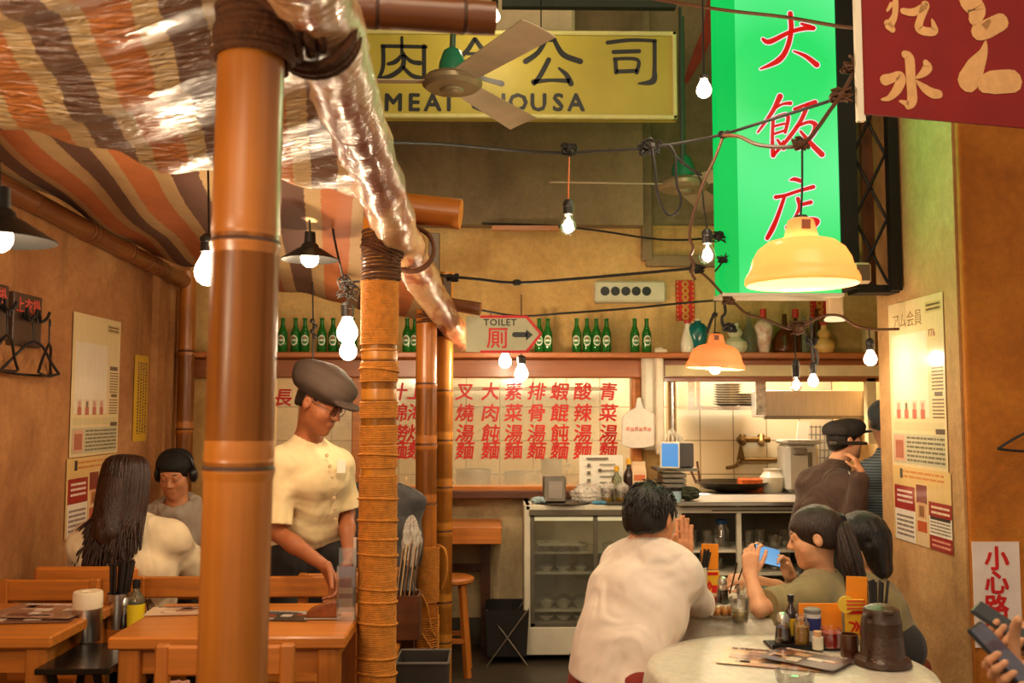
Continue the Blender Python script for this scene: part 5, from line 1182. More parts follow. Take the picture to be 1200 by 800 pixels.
# wok, jug, boiler, pipes, hood, rack
c = P(858, 574, DK + .12); t = thing('wok_pan', 'wide dark wok lying on the kitchen counter', 'pan', (c.x, DK + .15, zc2)); b = MB(); b.lathe([(.002, 0), (.1, .0), (.2, .03), (.27, .075), (.275, .075), (.2, .02), (.002, .012)], 32); part('body', b, mat('wok_steel', (84, 74, 60), rough=.4, metal=.8), t)
b = MB(); b.cyl((-.26, 0, .06), (-.33, .0, .22), .009, n=8); b.cyl((-.22, .06, .06), (-.24, .06, .22), .009, n=8); part('handle', b, M_DARKW, t)
c = P(905, 574, DK + .1); t = thing('glass_jug', 'white jug beside the boiler on the kitchen counter', 'jug', (c.x, DK + .1, zc2)); b = MB(); b.lathe([(.002, 0), (.07, 0), (.09, .04), (.09, .11), (.06, .15), (.065, .17), (.06, .17), (.002, .16)], 22); part('body', b, M_PORCP, t)
b = MB(); b.sweep(spline([(.08, 0, .05), (.12, 0, .07), (.12, 0, .12), (.07, 0, .14)], 5), .009, 7); part('handle', b, M_PORCP, t)
c = P(880, 568, DK + .1); b = MB(); b.box((c.x, DK + .12, zc2 + .05), (.17, .12, .1), bev=.01); solo('orange_box', b, mat('box_orange', (200, 96, 30), var=.4, vs=14), 'small orange and white packet left of the white jug', 'box')
c = P(940, 549, DK); t = thing('water_boiler', 'white electric water boiler standing on the kitchen counter', 'boiler', (c.x, DK + .1, zc2)); hb_ = kz(520, DK) - zc2
b = MB(); b.box((0, .0, hb_ / 2), (.245, .26, hb_), bev=.03); part('body', b, mat('boiler_white', (196, 190, 178), rough=.35), t)
b = MB(); b.box((.0, -.02, hb_ + .012), (.26, .29, .03), bev=.012); part('lid', b, mat('boiler_white', (196, 190, 178)), t)
b = MB(); b.box((.05, -.133, hb_ * .58), (.03, .008, hb_ * .5)); part('gauge', b, M_FRIN, t); b = MB(); b.box((-.03, -.15, hb_ * .85), (.1, .04, .05), bev=.01); part('spout', b, mat('boiler_grey', (120, 114, 104)), t)
M_BRASS = mat('old_brass', (112, 84, 44), rough=.4, metal=.9)
yT = 7.355
t = thing('wall_pipe', 'brass wall pipe with valves high on the tiled wall', 'pipe', P(880, 515, yT)); b = MB(); b.cyl(P(864, 515, yT - .03), P(902, 515, yT - .03), .022, n=12); part('tube', b, M_BRASS, t, world=True)
for x in (870, 892): b = MB(); b.cyl(P(x, 511, yT), P(x, 519, yT - .05), .03, n=10); part('flange', b, M_BRASS, t, world=True)
t = thing('kitchen_tap', 'brass kitchen tap with a long arm on the tiled wall', 'tap', P(890, 545, yT)); b = MB(); b.cyl(P(868, 539, yT - .04), P(935, 539, yT - .04), .022, n=12); b.cyl(P(868, 539, yT - .04), P(868, 539, yT + .01), .03, n=10); part('tube', b, M_BRASS, t, world=True)
b = MB(); b.sweep(spline([P(866, 540, yT - .06), P(862, 546, yT - .12), P(852, 548, yT - .2)], 5), .014, 8); part('spout', b, M_BRASS, t, world=True); b = MB(); b.prism([(-.03, 0), (.03, 0), (.006, .11), (-.006, .11)], .012, facing(P(868, 537, yT - .05))); part('lever', b, M_BRASS, t, world=True)
t = thing('steel_hood', 'brushed steel hood cabinet hanging at the right above the kitchen', 'hood', P(955, 489, 6.6)); q0, q1 = P(897, 489, 6.6), P(1036, 457, 6.6)
b = MB(); b.box(((q0.x + q1.x) / 2, 6.78, (q0.z + q1.z) / 2), (q1.x - q0.x, .36, q1.z - q0.z), bev=.006); part('body', b, mat('hood_steel', (216, 208, 194), rough=.36, metal=.75, var=.08, stretch=(12, 1, 1)), t, world=True); b = MB(); b.box(((q0.x + q1.x) / 2, 6.6, q0.z), (q1.x - q0.x + .02, .03, .025)); part('lip', b, M_STEELD, t, world=True)
t = thing('plate_rack', 'steel wall rack holding grey stacked plates behind the orange lamp', 'rack', P(850, 477, 7.0)); qa, qb = P(805, 478, 7.0), P(888, 446, 7.0)
b = MB(); b.box(((qa.x + qb.x) / 2, 7.15, qa.z), (qb.x - qa.x, .38, .03)); part('shelf', b, M_STEEL, t, world=True); b = MB(); b.box((qa.x + .02, 7.12, (qa.z + qb.z) / 2 + .05), (.05, .36, qb.z - qa.z + .1)); b.box((qa.x + .11, 7.12, (qa.z + qb.z) / 2 + .05), (.03, .03, qb.z - qa.z + .1)); part('side_plate', b, M_STEEL, t, world=True)
M_DISH = mat('dish_grey', (196, 190, 174), rough=.3, var=.3, vs=30)
for st_, (px, n, r) in enumerate(((853, 9, .115), (876, 5, .10))):
    for i in range(n):
        c = P(px, 476, 7.1); b = MB(); b.lathe([(.002, 0), (r * .55, 0), (r, .018), (r, .021), (r * .5, .007), (.002, .007)], 24, Matrix.Translation((c.x, 7.1, qa.z + .016 + i * .0185)))
        solo('stacked_plate', b, M_DISH, 'grey plate in the %s stack on the steel wall rack, %s from the bottom' % (['left tall', 'right low'][st_], ords[i]), 'plate', 'plates on the steel rack')
b = MB(); b.box(P(891, 460, 6.3), (.07, .03, .3), bev=.004); solo('wrapped_duct', b, mat('mottled_tape', (196, 176, 150), var=.5, vs=25), 'mottled pale post hanging in front of the plate rack', 'post')
# things on the fridge top
zf = ztop + .001
t = thing('tissue_dispenser', 'steel napkin dispenser on a round tray on top of the fridge', 'dispenser', (P(650, 572, 5.78).x, 5.84, zf + .012)); hh = .155
b = MB(); b.box((0, 0, hh / 2), (.14, .12, hh), bev=.008); part('case', b, M_STEELD, t); b = MB(); b.box((.004, -.062, hh * .48), (.09, .006, hh * .7), bev=.002); part('front_panel', b, M_STEEL, t)
b = MB(); c = (P(660, 587, 5.8).x, 5.84, zf); b.lathe([(.002, 0), (.15, 0), (.17, .010), (.175, .010), (.15, -.0), ], 32, Matrix.Translation(c)); b.cyl((c[0], c[1], zf), (c[0], c[1], zf + .006), .15, n=32); solo('round_tray', b, mat('tray_dark', (92, 84, 72), rough=.4, metal=.6), 'dark round tray under the napkin dispenser', 'tray')
t = thing('notice_sheet', 'white notice sheet standing behind the bags on the fridge top', 'notice', P(704, 590, 6.0)); a0, a1 = P(679, 588, 6.0), P(730, 533, 6.0)
b = MB(); b.box(((a0.x + a1.x) / 2, 6.0, (a0.z + a1.z) / 2), (a1.x - a0.x, .006, a1.z - a0.z), rx(-.05)); part('sheet', b, M_PAPER, t, world=True)
b = MB()
for i in range(3): b.box(P(690, 545 + i * 9, 5.985), (.022, .003, .022))
b.box(P(703, 551, 5.985), (.022, .003, .022)); b.box(P(700, 537, 5.985), (.14, .003, .01))
for i in range(5): b.box(P(712, 544 + i * 7, 5.985), (.1, .003, .006))
part('print', b, mat('print_grey', (110, 100, 84)), t, world=True, label='rows of small grey print')
M_BAG = mat_pane('thin_white_plastic', gloss=.15, film=.4, filmcol=(228, 216, 200), frough=.2, noise=1.0, scale=40)
def crumple(c, r, name, label, cat, m, seed, n=24):
    rr = random.Random(seed); ph = [rr.uniform(0, 6) for _ in range(8)]
    b = MB()
    def f(u, v):
        a = 2 * PI * u; t_ = PI * v
        k_ = 1 + .14 * math.sin(5 * a + ph[0] + 3 * t_) + .1 * math.sin(9 * a + ph[1] - 5 * t_) + .08 * math.sin(13 * t_ + ph[2])
        return Vector(c) + Vector((r[0] * k_ * math.sin(t_) * math.cos(a), r[1] * k_ * math.sin(t_) * math.sin(a), r[2] * (1 - math.cos(t_)) * (1 + .06 * math.sin(7 * a + ph[3]))))
    b.grid(f, n, 14, True); return solo(name, b, m, label, cat, sharp=.5)
crumple((P(690, 587, 5.78).x, 5.83, zf), (.1, .06, .06), 'plastic_bag', 'clear plastic bag with a pink print lying on the fridge', 'bag', M_BAG, 3)
b = MB(); c = P(697, 573, 5.765); 
crumple((P(703, 590, 5.75).x, 5.745, zf), (.05, .025, .012), 'blue_wrapper', 'small crumpled blue wrapper at the front edge of the fridge top', 'wrapper', mat('wrapper_blue', (70, 130, 160)), 5)
crumple((P(638, 588, 5.75).x - .03, 5.80, zf), (.05, .035, .022), 'blue_cloth', 'pale blue cloth at the left end of the fridge top', 'cloth', mat('cloth_paleblue', (150, 172, 176)), 9)
t_b = thing('cooking_tray', 'dark rectangular tray carrying bottles on the fridge top', 'tray', (P(733, 590, 5.8).x, 5.82, zf)); b = MB(); b.box((0, 0, .005), (.26, .22, .01), bev=.004); b.box((0, -.108, .015), (.26, .006, .014)); part('body', b, mat('tray_dark', (92, 84, 72)), t_b)
def simple_bottle(name, label, loc, prof, mats_, cap=None, capm=None, cat='bottle', n=18, group=None, lab=None, labm=None):
    t = thing(name, label, cat, loc, 0, group); b = MB(); b.lathe(prof, n); part('body', b, mats_, t)
    if cap: b = MB(); b.lathe(cap, n); part('cap', b, capm, t)
    if lab: b = MB(); r, z0, z1 = lab; b.lathe([(r, z0), (r, z1)], n); part('label', b, labm, t)
    return t
M_YCAP = mat('cap_yellow', (226, 168, 30)); M_OIL = mat('oil_yellow', (196, 142, 24), rough=.08, trans=.45); M_SAUCE = mat('dark_sauce', (40, 20, 10), rough=.12, coat=.4); M_CLR = mat_pane('clear_jar_glass', gloss=.18)
def LB(h, r): return [(.002, 0), (r, 0), (r, h * .6), (r * .9, h * .7), (r * .38, h * .84), (r * .34, h * .95), (.002, h * .95)]
simple_bottle('sauce_bottle', 'dark sauce bottle with a yellow cap, taller of two on the fridge top', (P(737, 580, 5.87).x, 5.87, zf + .01), LB(.24, .035), M_SAUCE, [(.016, .225), (.016, .26), (.002, .262)], M_YCAP)
simple_bottle('sauce_bottle', 'half empty clear bottle with a yellow cap on the fridge top', (P(723, 580, 5.84).x, 5.85, zf + .01), LB(.20, .034), M_CLRB, [(.015, .185), (.015, .215), (.002, .217)], M_YCAP)
for i, px in enumerate((711, 727)):
    simple_bottle('oil_glass', 'glass half full of yellow oil on the fridge tray, %s one' % ['left', 'right'][i], (P(px, 585, 5.78).x, 5.77, zf + .01), [(.002, 0), (.032, 0), (.034, .03), (.002, .03)], M_OIL, [(.032, .0), (.040, .085), (.038, .085), (.033, .03)], M_CLR, 'glass')
    crumple((P(px + 2, 570, 5.8).x, 5.785, zf + .06), (.035, .02, .035), 'clear_film', 'crumpled clear film on the %s oil glass' % ['left', 'right'][i], 'film', M_BAG, 11 + i)
t = thing('milk_carton', 'pale carton with orange print and a gable top on the fridge', 'carton', (P(749, 580, 5.86).x, 5.88, zf)); w = .085; h = .19
b = MB(); b.add([(-w/2,-w/2,0),(w/2,-w/2,0),(w/2,w/2,0),(-w/2,w/2,0),(-w/2,-w/2,h),(w/2,-w/2,h),(w/2,w/2,h),(-w/2,w/2,h),(-w/2,0,h+.04),(w/2,0,h+.04)], [(3,2,1,0),(0,1,5,4),(1,2,6,5),(2,3,7,6),(3,0,4,7),(4,5,9,8),(6,7,8,9),(5,6,9),(7,4,8)]); b.box((0, 0, h + .05), (w, .006, .025)); part('body', b, mat('carton_cream', (222, 190, 150)), t); b = MB(); b.box((0, -w / 2 - .001, h * .82), (w * .8, .003, .035)); b.box((0, -w / 2 - .001, h * .4), (w * .6, .003, .02)); b.box((0, -w / 2 - .001, h * .2), (w * .7, .003, .012)); part('print', b, mat('print_orange', (206, 110, 60)), t, label='orange print')
# apron bag, white duct, tablet, printer
ap = thing('hanging_apron', 'white plastic apron shaped bag hanging on the window post', 'apron', P(748, 524, 5.98)); Oa = P(748, 524, 5.98); ka = 5.98 / F
def A_(px, py): return ((px - 748) * ka, (524 - py) * ka)
b = MB(); b.prism([A_(*p) for p in ((728, 522), (729, 489), (738, 481), (745, 478), (747, 466), (752, 466), (754, 478), (762, 482), (769, 487), (768, 522), (755, 525), (740, 525))], .02, facing((Oa.x, 5.99, Oa.z))); part('sheet', b, mat('apron_white', (222, 208, 190), rough=.5, bump=.4, bs=30), ap, world=True, bevel=.006)
b = MB()
for i in range(6): b.box(P(736 + i * 5, 502 + (i % 2), 5.967), (.02, .003, .022))
part('print', b, mat('faint_red_print', (206, 140, 120)), ap, world=True, label='faint red print')
b = MB(); b.box(P(763, 470, 6.02), (.12, .08, .62), bev=.02); solo('pipe_cover', b, mat('panel_white', (206, 196, 172), rough=.4), 'whitish plastic wrapped cover on the post between window and kitchen', 'panel')
b = MB(); b.box(P(773, 470, 5.95), (.05, .05, .68), bev=.008); b.box(P(774, 412, 5.95), (.08, .06, .03), bev=.006); solo('cable_duct', b, mat('duct_white', (222, 204, 176)), 'cream upright cable duct at the left edge of the kitchen opening', 'duct')
b = MB(); b.cyl(P(787, 440, 6.2), P(788, 520, 6.2), .03, n=14); solo('steel_pipe', b, M_STEEL, 'upright steel pipe just inside the kitchen opening', 'pipe')
tb = thing('tablet_screen', 'white framed tablet with a plain blue screen leaning at the kitchen opening', 'tablet', P(785, 548, 5.8)); Mt = frame(P(785, 533, 5.8), (1, -.1, -.02), (.22, .12, 1))
b = MB(); b.box((0, 0, 0), (.12, .165, .012), bev=.006); b.v = [tuple(Mt @ Vector(v)) for v in b.v]; part('frame', b, M_WHITEM, tb, world=True)
b = MB(); b.box((0, 0, .007), (.10, .142, .003)); b.v = [tuple(Mt @ Vector(v)) for v in b.v]; part('screen', b, lit('screen_blue', [(70, 160, 226)], .85, False), tb, world=True)
b = MB(); b.box(P(800, 533, 5.92), (.12, .1, .15), bev=.006); solo('receipt_printer', b, mat('printer_grey', (70, 66, 64), rough=.5), 'dark grey box device behind the blue tablet', 'printer')
b = MB(); b.box(P(790, 549, 5.95), (.26, .24, .02), bev=.006); solo('steel_platform', b, M_STEELD, 'small metal platform under the tablet', 'platform')
t = thing('drawer_box', 'grey slatted metal box stacked under the tablet platform', 'box', P(787, 578, 5.95)); 
for i in range(4): b = MB(); b.box(P(787, 556 + i * 6, 5.95), (.15, .2, .026), bev=.004); part('tray', b, M_STEELD, t, world=True)
b = MB()
for i in range(4): b.sweep(spline([P(779 + i * 3, 540, 5.85), P(778 + i * 5, 520 - i * 2, 5.88), P(786, 503 + i, 5.9), P(794 + i * 2, 512, 5.9), P(799 + i, 525, 5.9)], 6), .006, 6)
solo('cable_bundle', b, mat('cable_white', (206, 194, 170)), 'bundle of white cables arching above the blue tablet', 'cable')
crumple((P(806, 590, 5.8).x, 5.78, ztop + .024), (.07, .05, .04), 'green_net', 'dark net bag of greens on the counter behind the man\'s head', 'net bag', mat('net_dark', (40, 44, 26), rough=.7, var=.6, vs=40), 21)
simple_bottle('jar', 'small jar with a dark lid and pale blue label behind the man\'s head', (P(791, 583, 5.78).x, 5.76, ztop + .024), [(.002, 0), (.035, 0), (.035, .06), (.002, .06)], mat('jar_blue', (150, 176, 186)), [(.036, .058), (.036, .078), (.002, .079)], M_BLACK, 'jar')
b = MB(); b.box(P(880, 597, 5.76), (.5, .1, .01), bev=.003); solo('steel_tray', b, M_STEELD, 'flat metal tray with scraps on the front of the steel counter', 'tray')
# behind the serving window: pots and pans seen through the cloudy glass
for i, (px, py, r, h, lab) in enumerate(((553, 562, .13, .16, 'steel pot with a lid behind the window, under the second menu column'), (618, 566, .16, .14, 'wide steel pan behind the window, under the third column'), (650, 560, .08, .24, 'tall steel pot behind the right part of the window'))):
    c = P(px, 575, 6.7); t = thing('cooking_pot', lab, 'pot', (c.x, 7.08, zc2)); b = MB(); b.lathe([(.002, 0), (r, 0), (r, h), (r * 1.04, h + .005), (r * .96, h + .004), (r * .94, h * .3), (.002, h * .3)], 28); part('body', b, M_STEELD, t)
    b = MB(); b.sweep(spline([(r, 0, h * .8), (r + .05, 0, h * .85), (r + .05, 0, h * .7), (r, 0, h * .65)], 5), .008, 7); part('handle', b, M_STEELD, t)
b = MB(); b.box((.1, 7.2, 1.66), (1.6, .3, .025)); solo('kitchen_wall_shelf', b, M_STEELD, 'steel wall shelf seen dimly through the serving window', 'shelf')

# ---------------------------------------------------------------- round tables with cloths
M_CLOTH = mat('damask_cloth', (208, 198, 178), rough=.36, var=.13, vs=38, sheen=.2, bump=.5, bs=42, coat=.25)
def round_table(cx, cy, r, zt, label, clab, seed):
    t = thing('round_table', label, 'table', (cx, cy, 0)); b = MB(); b.lathe([(.002, zt - .03), (r - .012, zt - .03), (r - .012, zt - .006), (.002, zt - .006)], 40); part('tabletop', b, M_DARKW, t)
    b = MB(); b.lathe([(.002, .0), (.2, 0), (.2, .02), (.05, .05), (.035, .2), (.035, zt - .03)], 24); part('pedestal', b, M_BLACK, t)
    rr = random.Random(seed); ph = [rr.uniform(0, 6) for _ in range(5)]
    b = MB()
    def f(u, v):
        a = 2 * PI * u
        if v < .5: q = v / .5 * r; return Vector((q * math.cos(a), q * math.sin(a), zt + .0003 * math.sin(9 * a)))
        s_ = (v - .5) / .5; drop = .30 * s_
        fold = (.5 * math.sin(11 * a + ph[0]) + .35 * math.sin(17 * a + ph[1]) + .3 * math.sin(7 * a + ph[2])) * s_ ** 1.1 * .032
        q = r + .012 * min(1, s_ * 6) + .035 * s_ + fold
        return Vector((q * math.cos(a), q * math.sin(a), zt - max(0, drop - .01 * (1 - s_)) ))
    b.grid(f, 128, 28, True); b.v = [(x + cx, y + cy, z) for x, y, z in b.v]
    o = solo('tablecloth', b, M_CLOTH, clab, 'tablecloth', sharp=1.2); return o
T1 = Vector((.875, 2.84, .735)); T2 = Vector((.93, 3.84, .745))
round_table(T1.x, T1.y, .41, T1.z, 'round table at the lower right under the nearer white cloth', 'white damask cloth over the nearer round table', 1)
round_table(T2.x, T2.y, .40, T2.z, 'round table between the man and the two women, farther from the viewer', 'white damask cloth hanging from the farther round table', 2)
def on(px, py, z): q = PZ(px, py, z); return q
z1 = T1.z + .002
# condiment tray on the near table
c = on(948, 757, z1); b = MB(); b.box((c.x, c.y, z1 + .004), (.27, .11, .008), bev=.004); b.box((c.x, c.y - .053, z1 + .01), (.27, .005, .016)); solo('condiment_tray', b, M_BLACK, 'black tray carrying condiments on the nearer round table', 'tray')
zt_ = z1 + .009
def cond(px, py, dy=0.0): q = on(px, py, zt_); return Vector((q.x, q.y + dy, zt_))
def dispenser(c, h, r, fill, label, name='soy_dispenser', cat='dispenser'):
    t = thing(name, label, cat, c); b = MB(); b.lathe([(.002, .002), (r * .98, .002), (r * .8, h * .52), (.002, h * .52)], 20); part('sauce', b, fill, t)
    b = MB(); b.lathe([(r * 1.03, 0), (r * 1.04, .004), (r * .8, h * .62), (r * .7, h * .72)], 20); part('glass_body', b, M_CLR, t); b = MB(); b.lathe([(r * .72, h * .7), (r * .8, h * .72), (r * .8, h * .82), (r * .62, h * .95), (r * .3, h), (.002, h)], 20); part('lid', b, M_STEEL, t, label='shiny metal lid'); return t
dispenser(cond(918, 753), .098, .027, M_SAUCE, 'glass soy sauce dispenser with metal lid, leftmost on the condiment tray')
simple_bottle('sauce_bottle', 'slim dark sauce bottle with black cap and yellow label on the condiment tray', cond(931, 753, .03), LB(.135, .021), M_SAUCE, [(.010, .126), (.011, .148), (.002, .149)], M_BLACK, lab=(.0215, .02, .075), labm=mat('label_yellow', (216, 170, 30)))
simple_bottle('oil_jar', 'clear jar of yellow oil with metal lid on the condiment tray', cond(939, 755, -.005), [(.002, 0), (.022, 0), (.024, .06), (.002, .06)], M_OIL, [(.025, .0), (.0255, .07), (.018, .078), (.018, .095), (.002, .096)], M_CLR, 'jar')
simple_bottle('pepper_tin', 'white and blue pepper tin on the condiment tray', cond(957, 753, .035), [(.002, 0), (.027, 0), (.027, .09), (.002, .09)], mat('tin_white', (206, 200, 196)), [(.0275, .088), (.0275, .1), (.02, .104), (.002, .104)], mat('tin_grey', (120, 116, 112)), 'tin', lab=(.0275, .035, .075), labm=mat('label_navy', (40, 44, 110)))
simple_bottle('salt_shaker', 'small white shaker with pinkish cap in front of the pepper tin', cond(957, 759, -.012), [(.002, 0), (.017, 0), (.017, .038), (.002, .038)], M_PORCP, [(.012, .036), (.013, .055), (.002, .056)], mat('cap_pink', (206, 160, 120)), 'shaker')
simple_bottle('chili_jar', 'glass jar of red chili with white print on the condiment tray', cond(974, 757, .0), [(.002, 0), (.031, 0), (.031, .045), (.002, .045)], mat('chili_red', (160, 22, 20), rough=.3, coat=.5), [(.033, 0), (.034, .05), (.032, .058), (.031, .056)], M_CLR, 'jar')
b = MB(); c = on(968, 750, z1); b.box((c.x, c.y + .05, z1 + .058), (.145, .006, .105), rx(-.06), bev=.002); solo('menu_card', b, mat('card_orange', (226, 130, 24), rough=.5), 'plain orange card standing behind the condiments of the nearer table', 'card')
def card_stand(c, s, label, zb_, rot=0):
    t = thing('card_stand', label, 'card stand', (c.x, c.y, zb_), rot)
    b = MB(); b.box((0, 0, .05 * s), (.075 * s, .02, .10 * s), bev=.003); part('base_card', b, mat('stand_yellow', (222, 168, 40), rough=.4), t, label='yellow card with red print')
    b = MB(); Mc = facing((-.012 * s, -.0105, .045 * s)); b.stroke([(-.015 * s, .012 * s), (.004 * s, .004 * s), (-.008 * s, -.018 * s)], [.006 * s, .009 * s, .005 * s], Mc); b.stroke([(.006 * s, .016 * s), (.014 * s, .0), (.006 * s, -.016 * s)], [.004 * s, .008 * s, .006 * s], Mc); b.box((.02 * s, -.0105, .03 * s), (.03 * s, .002, .03 * s)); b.box((0, -.0105, .09 * s), (.06 * s, .002, .012 * s)); part('print', b, M_RED, t)
    b = MB(); b.box((.003, .004, .155 * s), (.068 * s, .005, .10 * s), ry(.03)); part('order_pad', b, mat('card_orange2', (232, 138, 24), rough=.55), t, label='orange note sheet sticking up')
    return t
c = on(1010, 752, z1); card_stand(Vector((c.x, c.y + .04, 0)), 1.0, 'yellow and orange card stand behind the brown jug', z1, -.1)
b = MB(); q = on(1010, 752, z1); c = Vector((q.x - .012, q.y + .02, z1 + .118)); b.lathe([(.002, 0), (.028, 0), (.028, .004), (.002, .004)], 20, facing(c + Vector((-.03, 0, 0)))); b.box(c + Vector((.0, -.002, -.002)), (.06, .005, .038), bev=.002); b.m = 1
for i in range(3): b.box(c + Vector((.002, -.006, .012 - i * .012)), (.062, .003, .006))
solo('promotion_tag', b, [mat('tag_yellow', (232, 190, 60)), mat('tag_red', (206, 84, 30))], 'round yellow tag with red print clipped to the card stand by the jug', 'tag')
# jug
cj = on(1036, 779, z1); J = thing('teapot_jug', 'brown insulated water jug with a handle on the nearer round table', 'jug', (cj.x, cj.y + .01, z1), 0)
M_JUG = mat('jug_brown', (66, 44, 30), rough=.35, var=.2, vs=30, bump=.25, bs=90)
b = MB(); b.lathe([(.002, 0), (.080, 0), (.084, .004), (.080, .018), (.066, .028), (.064, .034), (.060, .085), (.059, .088), (.060, .092), (.0575, .125), (.0585, .128), (.056, .132), (.052, .158), (.002, .16)], 36); part('body', b, M_JUG, J)
b = MB(); b.lathe([(.053, .156), (.05, .166), (.03, .175), (.012, .178), (.002, .178)], 28); b.box((.0, -.045, .162), (.03, .03, .012), bev=.004); part('lid', b, M_JUG, J)
b = MB(); b.sweep(spline([(-.046, -.03, .150), (-.066, -.042, .152), (-.074, -.047, .12), (-.073, -.046, .07), (-.06, -.036, .035)], 6), .0085, 8); part('handle', b, M_JUG, J)
c = on(998, 771, z1); t = thing('toothpick_cup', 'small dark brown cup left of the jug', 'cup', (c.x, c.y + .015, z1)); b = MB(); b.lathe([(.002, 0), (.0265, 0), (.0275, .004), (.0275, .07), (.0245, .07), (.0235, .02), (.002, .02)], 24); part('body', b, mat('cup_brown', (72, 34, 16), rough=.3, coat=.4), t)
c = on(1042, 765, z1); t = thing('chopstick_cup', 'cup of dark chopsticks behind the brown jug', 'chopstick holder', (c.x + .01, c.y + .10, z1)); b = MB(); b.lathe([(.002, 0), (.035, 0), (.04, .12), (.037, .12), (.03, .01), (.002, .01)], 24); part('cup', b, mat('cup_brown', (72, 34, 16)), t)
rr = random.Random(3)
for i in range(9): x, y = rr.uniform(-.022, .022), rr.uniform(-.02, .02); b = MB(); b.cyl((x * .7, y * .7, .012), (x * 1.5 + .012, y * 1.3, .205 + rr.uniform(-.006, .006)), .0042, .0048, n=6); part('chopstick', b, mat('chopstick_black', (34, 30, 30), rough=.35), t)
# menus on the near table
def booklet(px, py, w, h, ang, z, label, cols, n=1, name='menu_booklet', seed=0, group=None):
    c = on(px, py, z); s = Sheet(w, h); r = random.Random(seed); s.rect(0, 0, 1, 1, cols[0])
    for i in range(10):
        x, y = r.uniform(.05, .8), r.uniform(.05, .8); s.rect(x, y, min(.97, x + r.uniform(.1, .3)), min(.97, y + r.uniform(.08, .25)), cols[1 + i % (len(cols) - 1)], 2 + i % 3)
    s.lines(.1, .85, .9, .96, 2, cols[-1], 5, seed=seed)
    M = Matrix.Translation((c.x, c.y, z + .001)) @ Matrix.Rotation(ang, 4, 'Z') @ Matrix.Translation((-w / 2, -h / 2, 0))
    o = s.put(name, M, label, 'menu', group, curl=.003); return o
booklet(902, 772, .30, .21, -.35, z1, 'open brown and cream menu lying on the nearer round table', [(190, 140, 96), (226, 190, 140), (110, 60, 40), (170, 90, 50), (60, 40, 36)], seed=4)
booklet(945, 772, .24, .17, -.75, z1 + .008, 'dark menu leaflet lying across the brown menu', [(80, 52, 46), (150, 86, 60), (200, 150, 110), (220, 200, 180)], seed=8)
c = on(930, 797, z1); t = thing('glass_ashtray', 'clear glass dish at the bottom edge on the nearer round table', 'dish', (c.x, c.y - .01, z1)); b = MB(); b.lathe([(.002, 0), (.05, 0), (.056, .028), (.05, .03), (.044, .008), (.002, .008)], 28); part('body', b, M_CLR, t)
# far table things
z2 = T2.z + .002
def on2(px, py, dy=0): q = on(px, py, z2); return Vector((q.x, q.y + dy, z2))
c = on2(836, 702, .06); card_stand(c, 1.02, 'yellow and orange card stand on the farther round table', z2, .05)
dispenser(on2(847, 706, .0), .10, .024, M_SAUCE, 'soy sauce dispenser with metal lid on the farther round table')
simple_bottle('chili_jar', 'small jar of red chili on the farther round table', on2(833, 709, -.01), [(.002, 0), (.024, 0), (.024, .035), (.002, .035)], mat('chili_red', (160, 22, 20)), [(.025, 0), (.026, .045), (.024, .045)], M_CLR, 'jar')
simple_bottle('salt_shaker', 'clear shaker right behind the man\'s elbow on the farther table', on2(825, 713, -.0), [(.002, 0), (.018, 0), (.016, .06), (.002, .06)], M_GLW, [(.017, .058), (.014, .078), (.002, .08)], M_STEEL, 'shaker')
c = on2(822, 702, .05); t = thing('chopstick_cup', 'white cup of black chopsticks on the farther round table', 'chopstick holder', c); b = MB(); b.lathe([(.002, 0), (.035, 0), (.036, .12), (.033, .12), (.03, .01), (.002, .01)], 24); part('cup', b, M_PORCP, t)
for i in range(8): x, y = rr.uniform(-.02, .02), rr.uniform(-.02, .02); b = MB(); b.cyl((x * .6, y * .6, .012), (x + .03, y * 1.2, .185 + rr.uniform(-.006, .006)), .004, .005, n=6); part('chopstick', b, mat('chopstick_black', (34, 30, 30)), t)
c = on2(846, 722); t = thing('dumpling_plate', 'white plate with browned dumplings on the farther round table', 'plate', c); b = MB(); b.lathe([(.002, .004), (.05, .004), (.09, .018), (.092, .02), (.05, .0), (.002, 0)], 32); part('dish', b, M_PORCP, t)
for i in range(3): b = MB(); b.ball((-.02 + i * .026, .0, .020), (.016, .034, .017), 14, rz(.15 * i)); part('dumpling', b, mat('fried_dumpling', (150, 96, 44), rough=.35, var=.35, vs=60), t)
def tumbler(c, label, tea=.45, h=.085, r=.036):
    t = thing('drinking_glass', label, 'glass', c); b = MB(); b.lathe([(.002, 0), (r * .78, 0), (r, h), (r * .95, h), (r * .72, .008), (.002, .008)], 26); part('glass_wall', b, M_CLR, t)
    if tea: b = MB(); b.lathe([(.002, .009), (r * .73, .009), (r * (.73 + .2 * tea), h * tea), (.002, h * tea)], 24); part('tea', b, mat('pale_tea', (206, 176, 120), rough=.06, trans=.6), t)
tumbler(on2(867, 728), 'glass of pale tea nearest on the farther round table')
tumbler(on2(874, 712, .0), 'glass of amber tea behind the nearest glass', .5)
c = on2(902, 708, .03); t = thing('green_tray', 'dark green bowl in front of the second woman', 'bowl', c); b = MB(); b.lathe([(.002, 0), (.05, 0), (.08, .05), (.077, .05), (.045, .008), (.002, .008)], 28); part('body', b, mat('glaze_green', (30, 84, 66), rough=.25), t)
c = on2(858, 708, .1); t = thing('small_plate', 'small white plate beyond the dumplings on the farther table', 'plate', c); b = MB(); b.lathe([(.002, .004), (.04, .004), (.065, .014), (.067, .016), (.04, 0), (.002, 0)], 28); part('dish', b, M_PORCP, t)

